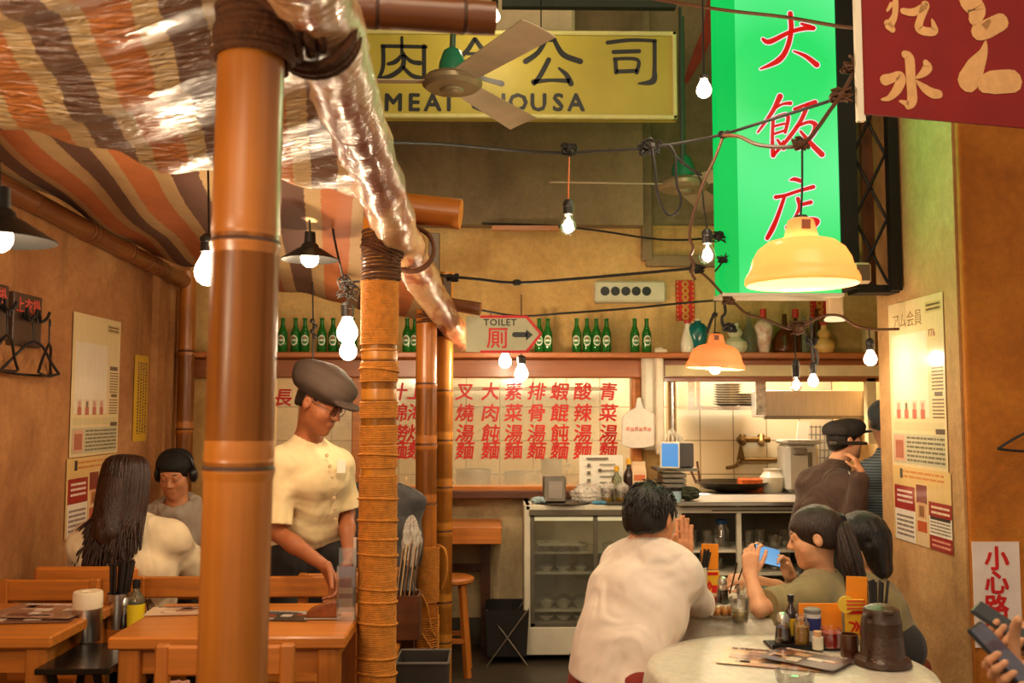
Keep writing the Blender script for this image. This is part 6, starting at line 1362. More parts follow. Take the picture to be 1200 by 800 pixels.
# ---------------------------------------------------------------- left tables: tableware
zs2 = zs_ + .011
def on3(px, py, z): return PZ(px, py, z)
c = on3(100, 751, zs2); t = thing('towel_canister', 'steel canister with a white lid on the black stand between the tables', 'canister', (c.x, c.y + .01, zs2)); k_ = 3.1 / F
b = MB(); b.lathe([(.002, 0), (.048, 0), (.05, .003), (.05, .118), (.002, .118)], 32); part('body', b, M_STEEL, t, label='brushed steel body'); b = MB(); b.lathe([(.051, .116), (.051, .168), (.047, .174), (.02, .174), (.018, .170), (.002, .170)], 32); part('lid', b, mat('lid_white', (222, 204, 176), rough=.5), t, label='white plastic lid')
b = MB(); b.box((0, 0, 0), (.04, .002, .04), Matrix.Rotation(PI / 4, 3, 'Y')); b.v = [tuple(Vector((.0505 * math.sin(v[0] / .0505 - .75), -.0505 * math.cos(v[0] / .0505 - .75) + v[1], v[2] + .062))) for v in b.v]; part('sticker', b, mat('sticker_red', (150, 50, 20)), t, label='red diamond sticker')
c = on3(124, 742, zs2); t = thing('chopstick_canister', 'steel holder full of black chopsticks behind the white lidded canister', 'chopstick holder', (c.x + .006, c.y + .09, zs2)); b = MB(); b.lathe([(.002, 0), (.042, 0), (.042, .13), (.039, .13), (.036, .01), (.002, .01)], 28); part('canister', b, M_STEEL, t)
for i in range(22):
    x, y = rr.uniform(-.026, .026), rr.uniform(-.02, .02); b = MB(); b.cyl((x * .8, y * .8, .012), (x * 1.5 + .012, y * 1.4, .245 + rr.uniform(-.008, .008)), .0042, .0052, n=6); part('chopstick', b, mat('chopstick_black', (34, 30, 30)), t)
dispenser(on3(142, 738, zs2) + Vector((0, .03, 0)), .12, .03, M_SAUCE, 'dark soy dispenser between the chopsticks and the yellow labelled bottle')
simple_bottle('oil_bottle', 'clear bottle with black cap and yellow label on the black stand', on3(155, 738, zs2) + Vector((.0, .03, 0)), LB(.165, .032), M_CLRB, [(.014, .15), (.0145, .18), (.002, .181)], M_BLACK, lab=(.0325, .012, .092), labm=mat('label_yellow2', (232, 200, 30), rough=.5))
b = MB()
for i in range(6): b.sweep(spline([Vector((0, 0, .0)), Vector((rr.uniform(-.02, .02), rr.uniform(-.02, .02), .04)), Vector((rr.uniform(-.03, .03), rr.uniform(-.02, .02), .07))], 5), .004, 5)
c = on3(172, 735, zs2) + Vector((0, .03, 0)); b.v = [tuple(Vector(v) + c + Vector((0, 0, .03))) for v in b.v]; b.lathe([(.002, 0), (.018, 0), (.02, .05), (.017, .05), (.002, .01)], 14, Matrix.Translation(c)); solo('sauce_spoons', b, mat('bronze_spoon', (80, 54, 34), rough=.4, metal=.5), 'small pot of dark spoons right of the yellow labelled bottle', 'spoon pot')
zt2 = ZT + .001
for i, (px, py, a, cols, lab) in enumerate(((40, 722, .08, [(112, 76, 62), (180, 140, 110), (90, 50, 44), (220, 200, 180)], 'open magazine, lower one on the left edge table'), (52, 716, -.1, [(150, 110, 90), (200, 170, 150), (100, 60, 50), (230, 214, 200)], 'open magazine, upper one on the left edge table'))): booklet(px, py, .32, .24, a, zt2 + i * .006, lab, cols, seed=20 + i, group='magazines on the left edge table')
booklet(333, 722, .21, .15, -.12, zt2, 'black menu with white and red patches on the table behind the nearest pole', [(52, 46, 44), (170, 160, 150), (140, 50, 36), (90, 84, 80), (200, 190, 180)], seed=31)
booklet(210, 716, .22, .15, .1, zt2, 'pale menu on the table left of the nearest pole', [(196, 160, 130), (150, 90, 70), (220, 200, 180), (110, 60, 50)], seed=33)
c = on3(379, 724, zt2); b = MB(); b.box((c.x, c.y, zt2 + .004), (.125, .07, .008), bev=.003); solo('order_tray', b, mat('tray_clear_grey', (150, 134, 116), rough=.2), 'flat clear tray under the brown leather wedge', 'tray')
b = MB(); b.prism([(-.058, 0), (.058, 0), (.058, .052), (.03, .055), (-.05, .022)], .065, facing((c.x, c.y + .03, zt2 + .0085))); solo('bill_holder', b, mat('leather_brown', (122, 62, 20), rough=.4, var=.3, vs=20, bump=.3, bs=60), 'brown wedge shaped leather piece on the table before the acrylic stand', 'bill holder', bevel=.004)
M_ACR = mat_pane('acrylic', gloss=.12, film=.06)
c = on3(408, 727, zt2); t = thing('acrylic_stand', 'clear upright acrylic stand with a purple leaflet beside the twine bound pole', 'stand', (c.x - .01, c.y + .02, zt2)); wA, hA = .062, .185
b = MB(); b.box((0, -.018, hA / 2), (wA, .003, hA)); b.box((0, .018, hA / 2 + .03), (wA, .003, hA + .06)); b.box((wA / 2, 0, hA / 2), (.003, .036, hA)); b.box((-wA / 2, 0, hA / 2), (.003, .036, hA)); part('case', b, M_ACR, t)
b = MB(); b.box((-.002, 0, .115), (wA - .012, .006, .14)); b.m = 1; b.box((-.002, -.004, .10), (wA - .014, .002, .02)); b.box((-.002, -.004, .05), (wA - .014, .002, .045)); part('leaflet', b, [mat('leaflet_purple', (120, 84, 96)), mat('leaflet_grey', (170, 150, 136))], t, label='purplish leaflet')
b = MB(); b.cyl((.024, .03, 0), (.024, .03, .28), .006, n=10); part('rod', b, mat('rod_white', (220, 206, 190), rough=.3), t)
c = P(228, 770, 2.6); b = MB(); b.sheet(lambda u, v: Vector((c.x - .02 + .045 * u + .006 * math.sin(v * 9), 2.47 + .006 * math.sin(u * 11 + v * 4), .55 + .26 * v)), 8, 14, .003); solo('pink_cloth', b, mat('cloth_pink', (206, 150, 130), rough=.6), 'narrow pale pink cloth hanging at the nearest chair beside the pole', 'cloth')
crumple((P(481, 655, 4.55).x, 4.6, .74), (.045, .05, .12), 'plastic_bag', 'grey clear plastic bag standing behind the gap between the poles', 'bag', M_BAG, 41)

t = thing('wire_rack', 'white wire grid rack with papers hanging behind the boiler', 'rack', P(958, 545, 7.3)); b = MB()
for i in range(6): b.cyl(P(946 + i * 5, 498, 7.32), P(946 + i * 5, 545, 7.32), .005, n=5)
for i in range(6): b.cyl(P(945, 500 + i * 9, 7.32), P(972, 500 + i * 9, 7.32), .005, n=5)
part('grid', b, M_STEELD, t, world=True)
b = MB(); b.box(P(941, 505, 7.25), (.09, .01, .15), ry(.12)); solo('paper_slip', b, M_PAPER, 'white paper slip pinned beside the boiler on the tiles', 'paper')
# ---------------------------------------------------------------- people: smooth-blended signed distance bodies turned into one surface
class Field:
    def __init__(s, lo, hi, h):
        s.h = h; s.lo = np.array(lo, np.float32); s.n = np.maximum(4, np.ceil((np.array(hi) - np.array(lo)) / h).astype(int) + 1)
        s.F = np.full(tuple(s.n), 1.0, np.float32)
        s.ax = [s.lo[i] + h * np.arange(s.n[i], dtype=np.float32) for i in range(3)]
    def blk(s, lo, hi):
        sl = []
        for i in range(3):
            a = int(max(0, math.floor((lo[i] - s.lo[i]) / s.h))); b = int(min(s.n[i], math.ceil((hi[i] - s.lo[i]) / s.h) + 1))
            if b <= a: return None, None
            sl.append(slice(a, b))
        sl = tuple(sl)
        return sl, (s.ax[0][sl[0]][:, None, None], s.ax[1][sl[1]][None, :, None], s.ax[2][sl[2]][None, None, :])
    def put(s, sl, d, k):
        f = s.F[sl]; hh = np.maximum(k - np.abs(f - d), 0) / k
        s.F[sl] = np.minimum(f, d) - hh * hh * k * .25
    def cap(s, a, b, ra, rb=None, k=.02):
        rb = ra if rb is None else rb; a = np.array(a, np.float32); b = np.array(b, np.float32); m = max(ra, rb) + k + .03
        sl, X = s.blk(np.minimum(a, b) - m, np.maximum(a, b) + m)
        if sl is None: return
        ab = b - a; L = max(1e-9, float(ab @ ab)); p = [X[i] - a[i] for i in range(3)]
        t = np.clip((p[0] * ab[0] + p[1] * ab[1] + p[2] * ab[2]) / L, 0, 1)
        d = np.sqrt((p[0] - t * ab[0]) ** 2 + (p[1] - t * ab[1]) ** 2 + (p[2] - t * ab[2]) ** 2) - (ra + (rb - ra) * t)
        s.put(sl, d, k)
    def _ell(s, c, r, R, X):
        c = np.array(c); q = [X[i] - c[i] for i in range(3)]
        e = [(q[0] * R[0][j] + q[1] * R[1][j] + q[2] * R[2][j]) for j in range(3)]
        k0 = np.sqrt(sum((e[j] / r[j]) ** 2 for j in range(3))); k1 = np.sqrt(sum((e[j] / r[j] ** 2) ** 2 for j in range(3))) + 1e-6
        return k0 * (k0 - 1) / k1
    def ell(s, c, r, R, k=.02):
        m = max(r) + k + .03; sl, X = s.blk(np.array(c) - m, np.array(c) + m)
        if sl is not None: s.put(sl, s._ell(c, r, R, X), k)
    def cut_ell(s, c, r, R, k=.01):
        m = max(r) + k + .02; sl, X = s.blk(np.array(c) - m, np.array(c) + m)
        if sl is None: return
        d = -s._ell(c, r, R, X); f = s.F[sl]; hh = np.maximum(k - np.abs(f - d), 0) / k; s.F[sl] = np.maximum(f, d) + hh * hh * k * .25
    def cut_cap(s, a, b, r, k=.01):
        a = np.array(a, np.float32); b = np.array(b, np.float32); m = r + k + .02; sl, X = s.blk(np.minimum(a, b) - m, np.maximum(a, b) + m)
        if sl is None: return
        ab = b - a; L = float(ab @ ab); p = [X[i] - a[i] for i in range(3)]; t = np.clip((p[0] * ab[0] + p[1] * ab[1] + p[2] * ab[2]) / L, 0, 1)
        d = r - np.sqrt((p[0] - t * ab[0]) ** 2 + (p[1] - t * ab[1]) ** 2 + (p[2] - t * ab[2]) ** 2); f = s.F[sl]; s.F[sl] = np.maximum(f, d)
    def cut_plane(s, c, n, k=.008):
        X = s.ax; d = (X[0][:, None, None] - c[0]) * n[0] + (X[1][None, :, None] - c[1]) * n[1] + (X[2][None, None, :] - c[2]) * n[2]
        hh = np.maximum(k - np.abs(s.F - d), 0) / k; s.F = (np.maximum(s.F, d) + hh * hh * k * .25).astype(np.float32)
    def wrinkle(s, amp, waves, lo=None, hi=None):
        sl, X = s.blk(s.lo if lo is None else lo, (s.lo + s.h * s.n) if hi is None else hi)
        f = s.F[sl]; acc = 0
        for (kx, ky, kz, ph, a) in waves:
            q = kx * X[0] + ky * X[1] + kz * X[2] + ph + 1.6 * np.sin(5 * X[2] + 4 * X[0] + ph) + .8 * np.sin(9 * X[1] - 6 * X[2] + ph * 3)
            w = np.sin(q); w = np.sign(w) * np.abs(w) ** 1.5
            mk = .5 + .5 * np.sin(7 * X[0] - 5 * X[1] + 8 * X[2] + ph * 4.7)
            acc = acc + a * w * mk
        s.F[sl] = f + amp * acc
    def mesh(s):
        F = s.F; nx, ny, nz = F.shape; I = F < 0
        c = [I[i:nx - 1 + i, j:ny - 1 + j, k:nz - 1 + k] for i in (0, 1) for j in (0, 1) for k in (0, 1)]
        su = sum(x.astype(np.int8) for x in c); act = (su > 0) & (su < 8); idx = np.full(act.shape, -1, np.int64); A = np.argwhere(act); idx[act] = np.arange(len(A))
        acc = np.zeros((len(A), 3)); cnt = np.zeros(len(A)); off = [(i, j, k) for i in (0, 1) for j in (0, 1) for k in (0, 1)]
        V = {o: F[A[:, 0] + o[0], A[:, 1] + o[1], A[:, 2] + o[2]] for o in off}
        for o in off:
            for a in range(3):
                if o[a] == 0:
                    p = list(o); p[a] = 1; p = tuple(p); f0, f1 = V[o], V[p]; m = (f0 < 0) != (f1 < 0)
                    t = np.where(m, f0 / np.where(np.abs(f0 - f1) < 1e-12, 1, f0 - f1), 0); e = np.tile(np.array(o, float), (len(A), 1)); e[:, a] += t
                    acc[m] += e[m]; cnt[m] += 1
        P_ = s.lo + s.h * (A + acc / np.maximum(cnt, 1)[:, None]); Q = []
        for a in range(3):
            b, d = (a + 1) % 3, (a + 2) % 3
            s0 = [slice(None)] * 3; s1 = [slice(None)] * 3; s0[a] = slice(0, -1); s1[a] = slice(1, None); i0, i1 = I[tuple(s0)], I[tuple(s1)]; ch = np.argwhere(i0 != i1)
            if not len(ch): continue
            ch = ch[(ch[:, b] > 0) & (ch[:, d] > 0) & (ch[:, b] < F.shape[b] - 1) & (ch[:, d] < F.shape[d] - 1)]
            def g(db, dd):
                q = ch.copy(); q[:, b] += db; q[:, d] += dd; return idx[q[:, 0], q[:, 1], q[:, 2]]
            q = np.stack([g(-1, -1), g(0, -1), g(0, 0), g(-1, 0)], 1); fl = i0[ch[:, 0], ch[:, 1], ch[:, 2]]; q[~fl] = q[~fl][:, ::-1]; Q.append(q)
        return P_, np.concatenate(Q)
def field_part(name, fd, m, parent, label=None):
    v, q = fd.mesh(); M = ROOTM[parent]; v = v - np.array(M.translation)
    me = bpy.data.meshes.new(name); me.vertices.add(len(v)); me.vertices.foreach_set('co', v.astype(np.float32).ravel())
    me.loops.add(len(q) * 4); me.loops.foreach_set('vertex_index', q.astype(np.int32).ravel()); me.polygons.add(len(q)); me.polygons.foreach_set('loop_start', np.arange(0, len(q) * 4, 4, dtype=np.int32))
    me.update(calc_edges=True); me.validate(); me.polygons.foreach_set('use_smooth', [True] * len(me.polygons)); me.materials.append(m)
    o = bpy.data.objects.new(name, me); C.objects.link(o); o.parent = parent
    if label: o['label'] = label
    return o
V3 = lambda *a: Vector(a)
def hand(fd, w, d, pn, ts, curl=(.5, .6, .4), s=1.0, thumb=(.7, .7, .3), tcurl=.4, spread=.0):
    d = Vector(d).normalized(); pn = Vector(pn); pn = (pn - d * pn.dot(d)).normalized(); ts = Vector(ts); ts = (ts - d * ts.dot(d) - pn * ts.dot(pn)).normalized(); w = Vector(w)
    L = [(.042, .026, .021), (.046, .029, .022), (.042, .027, .021), (.033, .020, .018)]
    for i, (al, sd) in enumerate(((.084, .031), (.088, .0105), (.084, -.0095), (.076, -.029))):
        kn = w + d * (al * s) + ts * (sd * s); fd.cap(w + ts * (.018 * (1 - i / 1.5) * s), kn, .0135 * s, .0105 * s, .014)
    for i, (al, sd) in enumerate(((.084, .031), (.088, .0105), (.084, -.0095), (.076, -.029))):
        p = w + d * (al * s) + ts * (sd * s); a = 0; r = .0092 * s
        for j in range(3):
            c = curl[j] if not hasattr(curl[j], '__len__') else curl[j][i]
            a += c; dr = (d * math.cos(a) + pn * math.sin(a) + ts * (spread * (1.5 - i))).normalized(); q = p + dr * (L[i][j] * s)
            fd.cap(p, q, r, r * .9, .004); p = q; r *= .9
    b = w + d * (.022 * s) + ts * (.026 * s) + pn * .006; td = (d * thumb[0] + ts * thumb[1] + pn * thumb[2]).normalized(); r = .0125 * s
    for j, l in enumerate((.042, .032, .026)):
        q = b + td * (l * s); fd.cap(b, q, r, r * .88, .008 if j == 0 else .004); b = q; r *= .88; td = (td + (d * .5 - ts * .6 + pn * .2) * (tcurl * .6)).normalized()

def basis(f, up=(0, 0, 1)):
    f = Vector(f).normalized(); r = f.cross(Vector(up)).normalized(); u = r.cross(f); return Matrix((r, f, u)).transposed()
def head(fd, c, R, s=1.0):
    def w(x, y, z): return Vector(c) + R @ (Vector((x, y, z)) * s)
    fd.ell(w(0, -.012, .03), (.074 * s, .094 * s, .086 * s), R, .02); fd.ell(w(0, .028, -.03), (.060 * s, .060 * s, .078 * s), R, .03)
    fd.ell(w(0, .033, -.070), (.046 * s, .046 * s, .038 * s), R, .03); fd.cap(w(0, .066, -.098), w(0, .068, -.096), .017 * s, None, .03)
    for sx in (-1, 1):
        fd.cap(w(sx * .036, .058, -.022), w(sx * .040, .048, -.03), .022 * s, None, .03); fd.cap(w(sx * .014, .080, .026), w(sx * .042, .070, .026), .010 * s, None, .02)
    for sx in (-1, 1): fd.cut_ell(w(sx * .031, .098, .008), (.017 * s, .017 * s, .012 * s), R, .012)
    fd.cap(w(0, .083, .014), w(0, .106, -.022), .007 * s, .0105 * s, .012); fd.cap(w(-.011, .094, -.027), w(.011, .094, -.027), .008 * s, None, .01)
    fd.cap(w(-.018, .084, -.055), w(.018, .084, -.055), .0065 * s, None, .007); fd.cap(w(-.015, .083, -.064), w(.015, .083, -.064), .007 * s, None, .007)
    for sx in (-1, 1):
        fd.ell(w(sx * .076, -.008, -.002), (.010 * s, .018 * s, .029 * s), R, .008); fd.cut_ell(w(sx * .089, -.001, .004), (.009 * s, .010 * s, .017 * s), R, .005)
        fd.cap(w(sx * .031, .0805, .015), w(sx * .031, .0805, .0151), .0122 * s, None, .003); fd.cap(w(sx * .031, .0795, -.001), w(sx * .031, .0795, -.0011), .0112 * s, None, .003)
M_EYEW = mat('eye_white', (214, 200, 186), rough=.2); M_IRIS = mat('eye_dark', (24, 14, 10), rough=.15)
M_LIP = mat('lip_tone', (156, 84, 70), rough=.5)
def skinmat(n, c): return mat(n, c, rough=.5, var=.08, vs=25, bump=.06, bs=200, sss=.12)
SK1 = skinmat('skin_tan', (200, 136, 94)); SK2 = skinmat('skin_light', (214, 156, 116)); SK3 = skinmat('skin_brown', (158, 94, 58))
def hair_mat(n, c, c2):
    return mat(n, c2, rough=.38, var=.5, vs=3.0, stretch=(60, 60, 5), bump=.5, bs=4, col2=c, detail=3)
H_BLACK = hair_mat('hair_black', (12, 9, 7), (30, 20, 15)); H_BROWN = hair_mat('hair_brown', (26, 12, 7), (64, 34, 18)); H_DARKB = hair_mat('hair_darkbrown', (20, 11, 7), (50, 28, 16))
def cloth_mat(n, c, crease=.85, sheen=.12):
    if n in MATS: return MATS[n]
    m, nt, b, out = nt_new(n); L = nt.links.new; c = rgb(c); tc = node(nt, 'ShaderNodeTexCoord')
    mp = node(nt, 'ShaderNodeMapping'); mp.inputs['Scale'].default_value = (1.0, 1.0, .55); mp.inputs['Rotation'].default_value = (.3, .5, .2); L(tc.outputs['Object'], mp.inputs[0])
    n1 = node(nt, 'ShaderNodeTexNoise', i_Scale=7.0, i_Detail=1.0, i_Distortion=1.3); n1.inputs['Roughness'].default_value = .45; L(mp.outputs[0], n1.inputs['Vector'])
    n2 = node(nt, 'ShaderNodeTexNoise', i_Scale=350.0, i_Detail=2.0); L(tc.outputs['Object'], n2.inputs['Vector'])
    b1 = node(nt, 'ShaderNodeBump', i_Strength=crease, i_Distance=.035); L(n1.outputs[0], b1.inputs['Height'])
    b2 = node(nt, 'ShaderNodeBump', i_Strength=.15, i_Distance=.004); L(n2.outputs[0], b2.inputs['Height']); L(b1.outputs[0], b2.inputs['Normal']); L(b2.outputs[0], b.inputs['Normal'])
    n3 = node(nt, 'ShaderNodeTexNoise', i_Scale=14.0, i_Detail=5.0); L(tc.outputs['Object'], n3.inputs['Vector'])
    r = node(nt, 'ShaderNodeValToRGB'); r.color_ramp.elements[0].position = .3; r.color_ramp.elements[1].position = .7; r.color_ramp.elements[0].color = mul(c, .92); r.color_ramp.elements[1].color = mul(c, 1.05); L(n3.outputs[0], r.inputs[0]); L(r.outputs[0], b.inputs['Base Color'])
    b.inputs['Roughness'].default_value = .85; b.inputs['Sheen Weight'].default_value = sheen; MATS[n] = m; return m
WV = [(26, 10, 34, .3, 1), (-22, 18, 40, 1.7, .9), (14, -16, 60, 4.1, .6)]

def figure(name, label, J, hf, skin, h=.006, hup=(0, 0, 1), hs=1.0, sc=1.0, hands=None, arms=('L', 'R'), legs=True, torso=True, hd=True, bulk=1.0, chest_f=None, eyes=True, base=None):
    """J: dict of joints in the hall; returns (root, head basis)"""
    root = thing(name, label, 'person', base if base is not None else (J['pel'].x, J['pel'].y, 0))
    pts = [v for v in J.values()]; lo = np.min([list(p) for p in pts], 0) - .24; hi = np.max([list(p) for p in pts], 0) + .24
    fd = Field(lo, hi, h); R = basis(hf, hup); b = bulk
    if torso: torso_prims(fd, J, 0.0, b)
    if hd:
        head(fd, J['head'], R, hs); n0 = Vector(J['head']) + R @ (Vector((0, -.018, -.055)) * hs); fd.cap(n0, J['neck'], .050 * b, .054 * b, .03)
    for sd in arms:
        fd.cap(J['s' + sd], J['e' + sd], .046 * b, .037 * b, .02); fd.cap(J['e' + sd], Vector(J['e' + sd]).lerp(J['w' + sd], .4), .037 * b, .036 * b, .015); fd.cap(Vector(J['e' + sd]).lerp(J['w' + sd], .35), J['w' + sd], .037 * b, .023, .015)
    if legs:
        for sd in 'LR':
            fd.cap(J['h' + sd], J['k' + sd], .078 * b, .054, .03); fd.cap(J['k' + sd], J['a' + sd], .053, .034, .02); f = Vector(J.get('foot', (0, 1, 0))); fd.cap(J['a' + sd] - V3(0, 0, .03), Vector(J['a' + sd]) + f * .16 - V3(0, 0, .045), .036, .028, .02)
    for hsd in (hands or []): hand(fd, **hsd)
    field_part('body', fd, skin, root)
    if hd and eyes == 'down':
        for sx in (-1, 1):
            for nm, q3, rr_ in (('eyelashes', ((sx * .018, .0905, .0045), (sx * .031, .0945, .0015), (sx * .045, .085, .0045)), .0016), ('eyebrow', ((sx * .014, .089, .028), (sx * .032, .085, .034), (sx * .050, .068, .029)), .0026)):
                b_ = MB(); b_.sweep(spline([Vector(J['head']) + R @ (Vector(q) * hs) for q in q3], 5), [rr_ * .5] + [rr_] * 9 + [rr_ * .4], 6); part(nm, b_, H_BLACK, root, world=True)
    elif hd and eyes:
        for sx in (-1, 1):
            b_ = MB(); c = Vector(J['head']) + R @ (Vector((sx * .031, .0815, .008)) * hs); b_.ball(c, .0108 * hs, 12); e = part('eye', b_, M_EYEW, root, world=True)
            b_ = MB(); c = Vector(J['head']) + R @ (Vector((sx * .031, .0878, .006)) * hs); b_.ball(c, .0062 * hs, 10); o = part('iris', b_, M_IRIS, root, world=True); o.parent = e
            b_ = MB(); b_.sweep(spline([Vector(J['head']) + R @ (Vector(q) * hs) for q in ((sx * .014, .089, .028), (sx * .032, .085, .034), (sx * .050, .068, .029))], 5), [.0015] + [.0028] * 9 + [.001], 6); part('eyebrow', b_, H_BLACK, root, world=True)
        b_ = MB(); b_.sweep(spline([Vector(J['head']) + R @ (Vector(q) * hs) for q in ((-.021, .0865, -.059), (-.008, .0922, -.0575), (0, .0915, -.0585), (.008, .0922, -.0575), (.021, .0865, -.059))], 4), [.001] + [.0042] * 15 + [.001], 6); part('lips', b_, M_LIP, root, world=True)
    return root, R
def torso_prims(fd, J, o, b=1.0, k=.05):
    hl, hr, sl, sr = (Vector(J[x]) for x in ('hL', 'hR', 'sL', 'sR')); pel = (hl + hr) / 2; sm = (sl + sr) / 2; up = (Vector(J['neck']) - pel).normalized()
    rh = (hr - hl).normalized(); rs = (sr - sl).normalized(); w = (sr - sl).length
    be = J.get('bel', pel.lerp(sm, .38)); ch = J.get('chest', pel.lerp(sm, .78)); be = Vector(be); ch = Vector(ch); rm = (rh + rs).normalized()
    fd.cap(pel - rh * .075, pel + rh * .075, (.108 + o) * b, None, k); fd.cap(be - rm * .055, be + rm * .055, (.102 + o) * b, None, k); fd.cap(ch - rs * (w * .22), ch + rs * (w * .22), (.108 + o) * b, None, k)
    fd.cap(pel, be, (.11 + o) * b, (.10 + o) * b, k); fd.cap(be, ch, (.10 + o) * b, (.11 + o) * b, k); fd.cap(sl, sr, (.056 + o) * b, None, .04)
    fd.cap(Vector(J['neck']), sl.lerp(sm, .25), (.046 + o * .5) * b, (.055 + o) * b, .04); fd.cap(Vector(J['neck']), sr.lerp(sm, .25), (.046 + o * .5) * b, (.055 + o) * b, .04)
def shirt(root, J, m, o=.014, sleeve=1.0, h=.006, b=1.0, hem=None, hemn=(0, 0, -1), name='shirt', collar=.064, amp=.005, waves=WV, loose=.0, arms=('L', 'R'), extra=None, cuff=.0, hf=None):
    keys = ['hL', 'hR', 'sL', 'sR', 'neck'] + [a + sd for a in 'ew' for sd in arms]
    pts = [J[k] for k in keys]; lo = np.min([list(p) for p in pts], 0) - .2; hi = np.max([list(p) for p in pts], 0) + .2
    fd = Field(lo, hi, h); torso_prims(fd, J, o + loose, b)
    for sd in arms:
        s_, e_, w_ = Vector(J['s' + sd]), Vector(J['e' + sd]), Vector(J['w' + sd])
        if sleeve <= 1: fd.cap(s_, s_.lerp(e_, sleeve), (.046 + o) * b, (.046 + o + .014) * b, .03)
        else:
            fd.cap(s_, e_, (.050 + o) * b, (.042 + o) * b, .03); t = e_.lerp(w_, sleeve - 1); fd.cap(e_, t, (.042 + o) * b, (.032 + o) * b, .02)
            if cuff: fd.cap(e_.lerp(w_, max(0, sleeve - 1.12)), t, (.036 + o + cuff) * b, None, .008)
    if extra: extra(fd)
    if amp: fd.wrinkle(amp, waves)
    hd = Vector(J['head']); nk = Vector(J['neck']); d = (hd - nk).normalized()
    if collar: fd.cut_cap(nk + d * .022, nk + d * .2, collar)
    for sd in arms:
        if sleeve <= 1:
            s_, e_ = Vector(J['s' + sd]), Vector(J['e' + sd]); q = s_.lerp(e_, sleeve); n = (e_ - s_).normalized()
            # open sleeve end: trim the round cap flat, near the arm only
            sl, X = fd.blk(q - V3(.11, .11, .11), q + V3(.11, .11, .11))
            if sl is not None:
                dd = (X[0] - q.x) * n.x + (X[1] - q.y) * n.y + (X[2] - q.z) * n.z
                rr = np.sqrt((X[0] - q.x) ** 2 + (X[1] - q.y) ** 2 + (X[2] - q.z) ** 2); fd.F[sl] = np.where(rr < .1, np.maximum(fd.F[sl], dd), fd.F[sl])
    if hem is not None: fd.cut_plane(hem, Vector(hemn).normalized())
    return field_part(name, fd, m, root)
def trousers(root, J, m, o=.014, h=.008, to=1.0, name='trousers', top=None):
    ks = [J[a + sd] for a in 'hka' for sd in 'LR']; lo = np.min([list(p) for p in ks], 0) - .18; hi = np.max([list(p) for p in ks], 0) + .2; fd = Field(lo, hi, h)
    fd.cap(J['hL'], J['hR'], .112 + o, None, .05)
    for sd in 'LR': fd.cap(J['h' + sd], J['k' + sd], .082 + o, .058 + o, .03); fd.cap(J['k' + sd], Vector(J['k' + sd]).lerp(J['a' + sd], to), .058 + o, .05 + o, .02)
    if top is not None: fd.cut_plane(top, (0, 0, 1))
    fd.wrinkle(.003, WV); return field_part(name, fd, m, root)
def shoes(root, J, m):
    for sd in 'LR':
        a = Vector(J['a' + sd]); f = Vector(J.get('foot', (0, 1, 0))); fd = Field(np.array(a) - .27, np.array(a) + .27, .008); z = V3(0, 0, 1)
        fd.cap(a - z * .035 - f * .03, a + f * .15 - z * .05, .048, .042, .02); fd.cap(a, a - z * .03, .05, .052, .02); fd.cut_plane((0, 0, .003), (0, 0, -1)); field_part('shoe', fd, m, root)
def haircap(root, c, R, m, s=1.0, top=1.0, nape=-.06, cutf=(.0, .115, -.035), fr=(.088, .088, .088), vol=.012, extra=None, h=.005, amp=.003, name='hair', box=.22, below=.2):
    c = Vector(c); fd = Field(np.array(c) - np.array([box, box, box + below]), np.array(c) + box, h)
    def w(x, y, z): return c + R @ (Vector((x, y, z)) * s)
    fd.ell(w(0, -.012, .030), ((.074 + vol) * s, (.094 + vol) * s, (.086 + vol) * s), R, .02); fd.ell(w(0, -.035, -.03), ((.066 + vol) * s, (.062 + vol) * s, (.075 + vol) * s), R, .03)
    fd.cut_ell(w(*cutf), (fr[0] * s, fr[1] * s, fr[2] * s), R, .02)
    dn = R @ V3(0, .35, -1); dn.normalize(); fd.cut_plane(w(0, -.06, nape), dn, .02)
    for sx in (-1, 1): fd.cut_ell(w(sx * .085, .0, -.012), (.02 * s, .024 * s, .036 * s), R, .006)
    if extra: extra(fd, w)
    if amp: fd.wrinkle(amp, [(150, 60, 40, .2, 1), (-70, 140, 30, 1.4, .8), (90, -100, 60, 2.6, .6)])
    return field_part(name, fd, m, root)
def strands(root, paths, m, r=.0035, name='hair_strands'):
    b = MB()
    for p in paths: q = spline(p, 5); n = len(q); b.sweep(q, [r * (.5 + 1.0 * math.sin(PI * min(1, .25 + .75 * i / n)) if i < n - 1 else .15) for i in range(n)], 5)
    return part(name, b, m, root, world=True, sharp=1.5)
def legs_seated(J, f, up=0):
    f = Vector(f).normalized(); r = f.cross(V3(0, 0, 1)); p = Vector(J['pel'])
    for sd, g in (('L', -1), ('R', 1)):
        J['h' + sd] = p + r * (.085 * g); k = p + r * (.12 * g) + f * .40; k.z = max(.46, p.z - .06); J['k' + sd] = k; a = k + f * (-.02); a.z = .085; J['a' + sd] = a
    J['foot'] = f
def legs_standing(J, f):
    f = Vector(f).normalized(); r = f.cross(V3(0, 0, 1)); p = Vector(J['pel'])
    for sd, g in (('L', -1), ('R', 1)):
        J['h' + sd] = p + r * (.085 * g); J['k' + sd] = V3(p.x + r.x * .1 * g + f.x * .03, p.y + r.y * .1 * g + f.y * .03, p.z * .53); J['a' + sd] = V3(p.x + r.x * .11 * g, p.y + r.y * .11 * g, .085)
    J['foot'] = f
